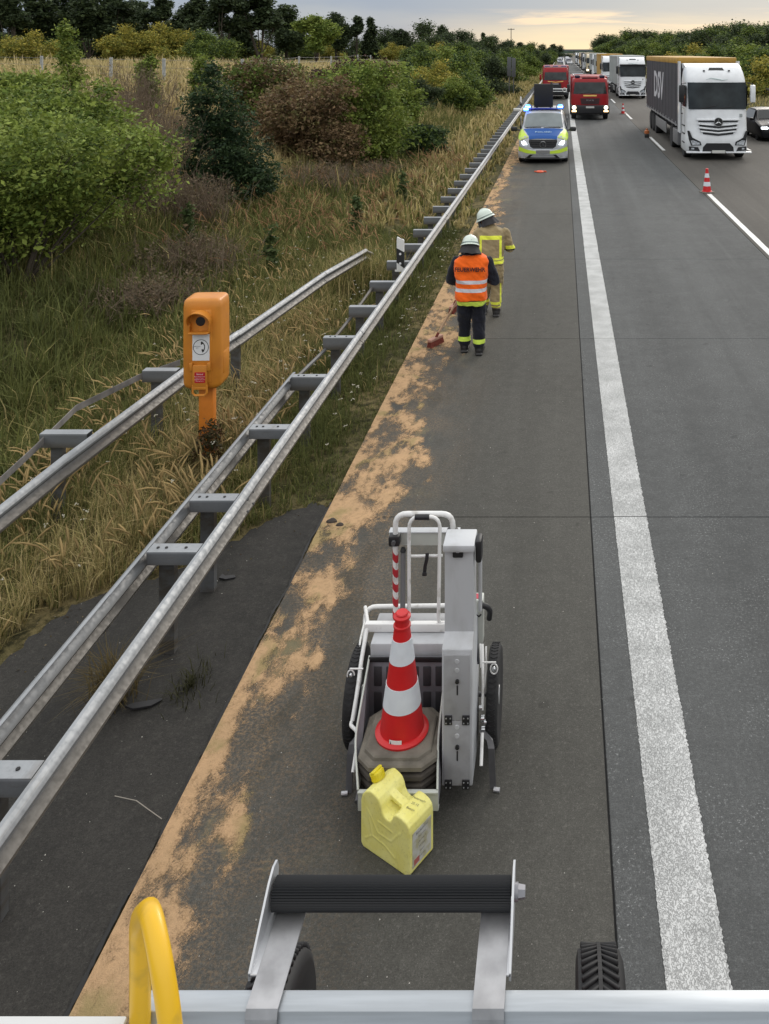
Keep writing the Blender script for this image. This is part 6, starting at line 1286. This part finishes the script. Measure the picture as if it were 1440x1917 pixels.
for (x, y, rr0) in ((901, 1345, .02), (897, 1325, .012), (905, 1352, .014), (902, 1366, .018)): cb(MB().cyl(P(x, y, 5.2), P(x + 6, y, 5.2), rr0, n=12), 'chain_link', CHR)
for (xa, xb, xc, y0, Y_) in ((680, 655, 657, 1252, 5.3), (903, 929, 925, 1240, 5.3)):
    tb('hook_arm', [P(xa, y0, Y_), P(xb, y0, Y_)], .005, WTUBE, False); c_ = P(xc, y0 + 12, Y_)
    cb(MB().tube([c_ + Vector((.021 * math.sin(a), 0, .031 * math.cos(a))) for a in [2 * PI * k / 18 for k in range(18)]], .0045, 6, loop=True), 'snap_ring', WTUBE, 60); cb(MB().lathe([(.001, .015), (.011, .008), (.013, -.006), (.008, -.016), (.001, -.018)], c_, 'z', 12), 'snap_bulb', CHR, 60)
for (pts) in ([P(676, 1372, 5.16), P(660, 1392, 5.12), P(656, 1410, 5.10), (-1.238, 5.035, .01)], [P(902, 1368, 5.16), P(917, 1385, 5.13), P(920, 1400, 5.10), (-.404, 5.06, .01)]):
    q = [Vector(p) for p in pts]; mb = MB(); mb.loft([[v + Vector((-.018, -.006, 0)), v + Vector((.018, -.006, 0)), v + Vector((.018, .006, 0)), v + Vector((-.018, .006, 0))] for v in q]); cb(mb, 'stand_leg', GSTEEL, None)
    e = q[-1]; s = -1 if e.x < -.8 else 1; cb(MB().cyl((e.x + s * .005, e.y - .01, .012), (e.x + s * .04, e.y - .015, .012), .012, n=10), 'foot_roller', RIMS)
# tray
X0, X1 = -1.165, -.700
mb = MB(); mb.loft([[Vector((X0 + .03, 4.83, .13)), Vector((X1, 4.83, .13)), Vector((X1, 4.83, .135)), Vector((X0 + .03, 4.83, .135))], [Vector((X0, 5.36, .13)), Vector((X1 - .01, 5.36, .13)), Vector((X1 - .01, 5.36, .135)), Vector((X0, 5.36, .135))]]); cb(mb, 'tray_floor', INNER)
mb = MB(); mb.bbox(-1.128, -.684, 4.79, 4.802, .115, .225, .003); mb.bbox(-1.128, -.684, 4.775, 4.79, .215, .227, .003); mb.bbox(-1.128, -.684, 4.79, 4.83, .112, .12, .003); cb(mb, 'tray_lip', ALUW)
for s, xa, xb in ((-1, -1.128, -1.195), (1, -.690, -.716)):
    mb = MB(); mb.loft([[Vector((xa + dx, 4.80, .12)), Vector((xa + dx, 4.80, .225)), Vector((xb + dx, 5.0, .34)), Vector((xb + dx, 5.38, .55)), Vector((xb + dx, 5.38, .12))] for dx in (-.004, .004)]); cb(mb, 'tray_side', INNER, None)
    tb('tray_rim', [(xa, 4.795, .225), (xb, 5.0, .345), (xb, 5.385, .555)], .0065, ALUW)
mb = MB(); mb.bbox(-1.195, -.716, 5.372, 5.385, .12, .555, .004); cb(mb, 'tray_back', INNER)
for k in range(6):
    for j in range(2): cb(MB().bbox(-1.165 + k * .076, -1.165 + k * .076 + .048, 5.366, 5.374, .21 + j * .17, .21 + j * .17 + (.135 if j == 0 else .12), .012), 'slot', mat('slot_dark', (.045, .045, .05), .6))
cb(MB().bbox(-1.195, -.70, 5.362, 5.372, .53, .56, .003), 'tray_edge', PLB)
mb = MB(); mb.bbox(-1.195, -.69, 5.40, 5.54, .50, .62, .012); cb(mb, 'rear_locker', ALU); cb(MB().bbox(-1.12, -1.06, 5.385, 5.40, .52, .535, .005), 'latch', PLB)
mb = MB(); mb.bbox(-1.19, -.70, 5.56, 5.64, .40, .66, .01); cb(mb, 'rear_panel', ALUD)
# aluminium case
C0, C1 = -.686, -.512
def sqring(x0, x1, y0, y1, z): return [Vector((x0, y0, z)), Vector((x1, y0, z)), Vector((x1, y1, z)), Vector((x0, y1, z))]
cb(MB().bbox(C0, C1, 4.945, 5.32, .12, .895, .006), 'lower_case', ALU)
mb = MB(); mb.loft([sqring(C0, C1, 4.95, 5.20, .8955), sqring(C0 + .006, C1, 5.02, 5.18, .95), sqring(C0 + .006, C1 - .002, 5.02, 5.16, 1.42)]); cb(mb, 'upper_case', ALU, 20)
cb(MB().bbox(C0 - .002, C1 + .006, 4.99, 5.17, 1.421, 1.462, .008), 'case_lid', ALU)
c_ = P(857, 1027, 5.0); cb(MB().bbox(c_.x - .03, c_.x + .03, 5.0, 5.021, 1.385, 1.435, .006), 'lid_latch', PLB); cb(MB().bbox(c_.x - .008, c_.x + .01, 4.99, 5.0, 1.42, 1.432, .002), 'latch_tongue', RIMS)
cb(MB().bbox(C1 + .008, C1 + .045, 5.02, 5.12, 1.34, 1.47, .015), 'black_bracket', PLB); tb('rod', [(C1 + .03, 5.1, 1.36), (C1 + .03, 5.1, 1.02)], .011, ALU, False)
for (z0_, z1_) in ((.50, .87), (.135, .497)):
    d_ = cb(MB().bbox(C0 + .012, C1 - .014, 4.936, 4.946, z0_, z1_, .002), 'door', ALUD)
    xm = (C0 + C1) / 2
    for (nm, mbx) in (('knob', MB().lathe([(.001, -.016), (.011, -.014), (.011, 0)], (xm + .002, 4.937, z1_ - .145), 'y', 14)), ('key_slot', MB().bbox(xm - .002, xm + .006, 4.932, 4.937, z1_ - .225, z1_ - .17, .002))): mbx.xf(TI).build(nm, BLK, d_)
    for z in (z1_ - .035, z1_ - .085): MB().lathe([(.001, -.003), (.012, -.003), (.014, 0)], (xm, 4.936, z), 'y', 12).xf(TI).build('rivet', ALU, d_)
    for x in (C0 + .038, C1 - .036):
        MB().bbox(x - .021, x + .021, 4.928, 4.937, z0_ - .022, z0_ + .03, .003).xf(TI).build('hinge', PLB, d_)
        for dx in (-.012, .012):
            for dz in (-.01, .018): MB().cyl((x + dx, 4.925, z0_ + dz), (x + dx, 4.929, z0_ + dz), .004, n=8).xf(TI).build('screw', RIMS, d_)
cb(MB().bbox(-.560, -.482, 5.28, 5.36, .70, .965, .006), 'control_box', ALUW); cb(MB().bbox(-.545, -.505, 5.295, 5.345, .9655, .9675, .001, seg=1), 'red_sticker', mat('sticker_red', (.45, .03, .06), .5), None)
tb('black_hose', [P(897, 1133, 5.27), P(910, 1134, 5.27), P(918, 1143, 5.28), P(916, 1158, 5.3)], .017, PLB)
tb('black_strap', [P(889, 1151, 5.26), P(893, 1153, 5.26), P(893, 1200, 5.25), P(896, 1243, 5.2)], .007, mat('strap_navy', (.02, .022, .03), .7)); tb('strap_hook', [P(891, 1150, 5.25), P(896, 1155, 5.25), P(901, 1150, 5.25)], .005, PLB)
cb(MB().bbox(-1.19, -.66, 5.40, 5.50, .20, .24, .006), 'base_frame', GSTEEL); tb('base_tube', [(-1.15, 4.86, .10), (-1.15, 5.45, .18)], .014, GSTEEL, False); tb('base_tube', [(-.56, 4.96, .10), (-.56, 5.45, .18)], .014, GSTEEL, False)
tb('base_tube', [(-1.15, 5.0, .105), (-.56, 5.0, .105)], .014, GSTEEL, False)
# cones stacked in the tray
def stack_cone(z, label, fm=None):
    r = cone(label, (-.932, 5.05, z), .69, True, group='cones stacked in the cart'); r.rotation_euler = (0, 0, 0)
    for ch in list(r.children):
        if ch.name.startswith('foot'): bpy.data.objects.remove(ch)
    b_ = .222; c_ = .075; po = lambda k, z_: [Vector((x * k, y * k, z_)) for x, y in [(b_, b_ - c_), (b_ - c_, b_), (-b_ + c_, b_), (-b_, b_ - c_), (-b_, -b_ + c_), (-b_ + c_, -b_), (b_ - c_, -b_), (b_, -b_ + c_)]]
    MB().loft([po(.96, -.028), po(1, -.022), po(1, .0), po(.965, .008), po(.86, .012), po(.84, .028), po(.80, .034), po(.62, .035)]).build('foot', fm or CBASE, r, 20)
    return r
for k in range(3): stack_cone(.163 + .052 * k, ['traffic cone at the bottom of the stack in the cart, only its foot showing', 'traffic cone second from the bottom of the stack in the cart, foot visible', 'traffic cone directly beneath the top cone of the stack in the cart'][k], mat('foot_dark_brown', (.06, .052, .044), .9, var=.35, scale=9, bump=.3))
tc_ = stack_cone(.319, 'big red and white traffic cone standing on top of the stack in the cart')
mb = MB(); q = []
for k in range(7):
    a = math.radians(-112 + k * 5.2); q.append([Vector((r_ * math.cos(a), r_ * math.sin(a), z)) for r_, z in ((.1345, .052), (.1330, .080))])
mb.loft(q, cap=False, closed=False); mb.build('sticker', STK, tc_, None)
mb = MB(); a0 = math.radians(-108); mb.add([(r_ * math.cos(a0 + da), r_ * math.sin(a0 + da), z) for r_, z, da in ((.1352, .056, -.03), (.1352, .056, .04), (.1340, .075, -.02))], [(0, 1, 2)]); mb.build('sticker_mark', BLK, tc_, None)
for k in range(2): text('GELMIR' if k == 0 else '0,75 m', .0085, (.1352 * math.cos(math.radians(-95)), .1352 * math.sin(math.radians(-95)) - .001, .070 - .010 * k), (PI / 2 - .1, 0, math.radians(-5)), BLK, tc_, depth=0) if False else None
# ------------------------------------------------------------------ jerrycan
jm = newmat('yellow_polyethylene', .42, .4); t, b, pos = jm[1], jm[2], jm[3]
n1 = tnoise(t, pos, 9, 4, .6); n2 = tnoise(t, pos, 60, 4, .6); zz_ = sep(t, pos)
c = tmix(t, tramp(t, n1, .3, .7), (.78, .72, .20), (.82, .78, .28)); c = tmix(t, tmath(t, 'MULTIPLY', tramp(t, n2, .52, .72), .28), c, (.36, .33, .10)); t.links.new(c, b.inputs['Base Color']); b.inputs['Subsurface Weight'].default_value = .15; b.inputs['Subsurface Radius'].default_value = (.02, .02, .005)
JER = jm[0]
jc = thing('jerrycan', 'yellow plastic jerrycan with screw cap standing in front of the cart', 'jerrycan', (-.893, 4.690, 0), math.radians(-32.9)); jc.scale = (1.02, 1.02, .96)
prof = [(-.160, 0), (-.175, .018), (-.175, .255), (-.165, .290), (-.140, .322), (-.105, .338), (-.075, .335), (-.045, .322), (-.028, .296), (-.020, .268), (-.005, .248), (.020, .238), (.040, .244), (.050, .258), (.058, .278), (.078, .296), (.110, .298), (.150, .288), (.170, .268), (.175, .24), (.175, .018), (.160, 0)]
mb = MB(); mb.loft([[Vector((x * k, y, .004 + (z - .004) * k if False else z)) for x, z in prof] for y, k in ((-.092, .985), (-.086, 1), (.086, 1), (.092, .985))])
me_ = MB(); me_.v = mb.v[:]; me_.f = mb.f[:]; me_.m = mb.m[:]
me_.loft([[Vector((x, y, z)) for x, z in ((-.06, .318), (.0, .300), (.075, .285), (.075, .262), (.0, .274), (-.06, .292))] for y in (-.022, .022)])
fy_ = -.092
for pts in ([(-.125, .235), (-.05, .135), (.045, .135), (.11, .215)], [(-.14, .06), (-.09, .10), (.0, .09), (.075, .055)], [(-.125, .235), (-.09, .105)], [(.11, .215), (.08, .06)], [(-.05, .20), (.055, .19)], [(-.045, .17), (-.045, .20)]): me_.tube([(x, fy_ + .001, z) for x, z in pts], .0042, 6)
me = remeshed(me_, .0042, 5); me.materials.append(JER); link('body', me, jc)
YCAP = mat('cap_yellow', (.72, .60, .02), .45, var=.06, scale=20)
mb = MB(); M = Matrix.Translation((-.128, 0, .318)) @ Matrix.Rotation(-.45, 4, 'Y'); mb.lathe([(.001, .052), (.030, .052), (.034, .045), (.035, .012), (.032, .010), (.026, .008), (.026, -.01)], n=28); mb.xf(M)
for k in range(22): a = 2 * PI * k / 22; mb.box(-.002, .002, -.002, .002, .014, .046, 0, M @ Matrix.Translation((.035 * math.cos(a), .035 * math.sin(a), 0)) @ Matrix.Rotation(a, 4, 'Z'))
mb.bbox(-.012, .012, -.034, .034, .05, .062, .004, M=M); mb.build('cap', YCAP, jc, 50)
MB().tube([(-.165 + .0, -.005, .325), (-.190, -.01, .335), (-.200, .0, .315), (-.188, .012, .292), (-.172, .01, .285)], .0035, 6).build('cap_tether', JER, jc)
LAB = mat('worn_label', (.50, .50, .46), .6, col2=(.40, .38, .25), scale=22, thr=(.45, .6))
lb_ = MB().bbox(.1752, .1765, -.072, .070, .035, .225, .0006, seg=1).build('label', LAB, jc, None)
for k, (s_, w_) in enumerate((('Bindemittel', .020), ('Mineraloel', .013), ('UN 1993  II', .013), ('20 Liter', .016), ('Gefahr', .012), ('H226 H304', .010))): text(s_, w_, (.1772, .0, .205 - .028 * k), (PI / 2, 0, PI / 2), mat('label_ink', (.12, .12, .13), .7), jc, depth=0)
MB().box(.1766, .1770, -.06, -.02, .045, .075).build('pictogram', mat('picto_red', (.4, .12, .1), .6), jc, None)
for k, s_ in enumerate(('Feuerwehr', '25-12', 'Benzin')): text(s_, .019, (.118, .045 - .034 * k, .2985), (-.05, 0, math.radians(8)), mat('marker_ink', (.10, .10, .05), .7), jc, depth=0)
# ------------------------------------------------------------------ rescue vehicle the picture is taken from
RV = thing('rescue_truck', 'rear roof edge of the rescue truck with silver rail, black ladder roller and yellow handle', 'rescue truck', (-.35, 0, 0))
TR = Matrix.Translation((.35, 0, 0))
RAILM = mat('brushed_rail', (.42, .45, .48), .4, .5, var=.16, scale=14, stretch=(.2, 3, 3)); BRK = mat('bracket_steel', (.36, .36, .37), .36, .7, var=.22, scale=16); RROOF = paint('roof_grey', (.45, .47, .48), .5); REDV = RED
def rv(mb, name, m_, sm=35, parent=None): mb.xf(TR); return mb.build(name, m_, parent or RV, sm)
rv(MB().bbox(-1.58, .88, -6.2, 1.40, .9, 2.60, .03), 'body', REDV); rv(MB().box(-1.5, .8, -6.1, 1.36, 2.602, 2.622), 'roof_panel', RROOF)
mb = MB(); mb.bbox(-.720, .88, 1.448, 1.482, 2.60, 2.70, .0018); rv(mb, 'roof_rail', RAILM, 30)
mb = MB(); mb.bbox(-.722, .88, 1.36, 1.4475, 2.60, 2.64, .004); rv(mb, 'rail_foot', RAILM)
mb = MB(); mb.bbox(-1.58, -.722, .9, 1.443, 2.60, 2.70, .004); rv(mb, 'roof_locker', mat('locker_pale', (.55, .56, .56), .5))
for x0_, x1_ in ((-.527, -.474), (-.150, -.097)):
    mb = MB(); q = [(1.440, 2.61), (1.441, 2.69), (1.446, 2.703), (1.49, 2.704), (1.60, 2.706), (1.64, 2.712)]; mb.loft([[Vector((x0_, y, z)), Vector((x1_, y, z)), Vector((x1_, y, z + .004)), Vector((x0_, y, z + .004))] for y, z in q]); rv(mb, 'roller_bracket', BRK, 20)
for x in (-.541, -.0905):
    mb = MB(); mb.prism([(1.50, 2.695), (1.50, 2.708), (1.60, 2.768), (1.625, 2.775), (1.645, 2.770), (1.652, 2.752), (1.645, 2.705), (1.60, 2.692)], x - .002, x + .002, 'x'); mb.bbox(x - .002 if x < -.3 else x - .012, x + .014 if x < -.3 else x + .002, 1.50, 1.64, 2.702, 2.706, .001, seg=1); rv(mb, 'roller_plate', mat('plate_bright', (.55, .56, .58), .3, .6), None)
mb = MB(); n_ = 40; prf = []
for xx_ in (-.535, -.096): prf.append([Vector((xx_, 1.615 + (.0255 if k % 2 else .0237) * math.cos(2 * PI * k / 80), 2.735 + (.0255 if k % 2 else .0237) * math.sin(2 * PI * k / 80))) for k in range(80)])
mb.loft(prf); rv(mb, 'ladder_roller', mat('roller_rubber', (.012, .013, .015), .55, spec=.35), None)
mb = MB(); mb.lathe([(.001, .014), (.010, .014), (.012, .0)], (-.083, 1.615, 2.738), 'x', 6); mb.lathe([(.014, -.008), (.014, .001)], (-.083, 1.615, 2.738), 'x', 16); rv(mb, 'roller_bolt', mat('bolt_zinc', (.26, .26, .28), .4, .5))
mb = MB(); mb.tube(smooth_path([P(262, 1990, 1.44), P(263, 1800, 1.44), P(262, 1716, 1.43), P(281, 1702, 1.36), P(300, 1790, 1.31), P(320, 1917, 1.28), P(330, 2080, 1.27)], 6), .0165, 16); rv(mb, 'grab_handle', mat('handle_yellow', (.74, .43, .008), .42, col2=(.55, .33, .02), scale=22, thr=(.55, .75), coat=.12), 60)
for s in (-1.2, .5):
    for y in (-4.8, -.6): w_ = wheel(RV, s + .35, y, .5, .32)
MB().box(-1.1, 1.1, -6, 1.2, .4, .9).build('chassis', UND, RV)
# hose reel cart hung on the rear of the truck: its tyres look over the roof edge
hr = thing('hose_cart', 'hose cart hanging at the rear of the rescue truck, its two black treaded tyres showing', 'hose cart', (-.35, 2.45, 1.05))
m_tyre = mat('cart_tyre', (.012, .012, .013), .7, var=.2, scale=20)
def tyre(px):
    X_ = (px - CX) * 2.5 / F + .35; R_ = .27; zc = 1.655 - .045 - .27 - 1.05
    mb = MB(); mb.lathe([(R_ - .08, -.06), (R_ - .03, -.070), (R_ - .008, -.064), (R_, -.045), (R_, .045), (R_ - .008, .064), (R_ - .03, .074), (R_ - .08, .06)], axis='x', n=64)
    for k in range(64):
        a = 2 * PI * k / 64; M = Matrix.Rotation(a, 4, 'X') @ Matrix.Translation((0, 0, R_))
        for q in (-1, 1): mb.bbox(.004, .066, -.0045, .0045, -.006, .007, .002, M=M @ Matrix.Scale(q, 4, (1, 0, 0)) @ Matrix.Rotation(-.62, 4, 'Z'), seg=1)
        mb.box(-.006, .006, -.016, .016, -.004, .0075, 0, M)
    o = mb.build('wheel', m_tyre, hr, 50); o.location = (X_, .05, zc); MB().lathe([(.02, -.04), (.20, -.03), (R_ - .075, -.055), (R_ - .075, .055), (.20, .03), (.02, .04)], axis='x', n=32).build('rim', GSTEEL, o, 40); return X_, zc
xa, zc = tyre(500); xb, zc = tyre(1125)
MB().cyl((xa, .05, zc), (xb, .05, zc), .02).build('axle', GSTEEL, hr); MB().lathe([(.05, -.32), (.15, -.32), (.15, -.31), (.10, -.30), (.10, .30), (.15, .31), (.15, .32), (.05, .32)], ((xa + xb) / 2, .05, zc), 'x', 32).build('hose_drum', RED, hr, 40)
for x in (xa + .12, xb - .12): MB().tube([(x, .05, zc), (x, -.35, zc + .0), (x, -1.2, zc - .1)], .025, 8).build('bracket_arm', GSTEEL, hr)
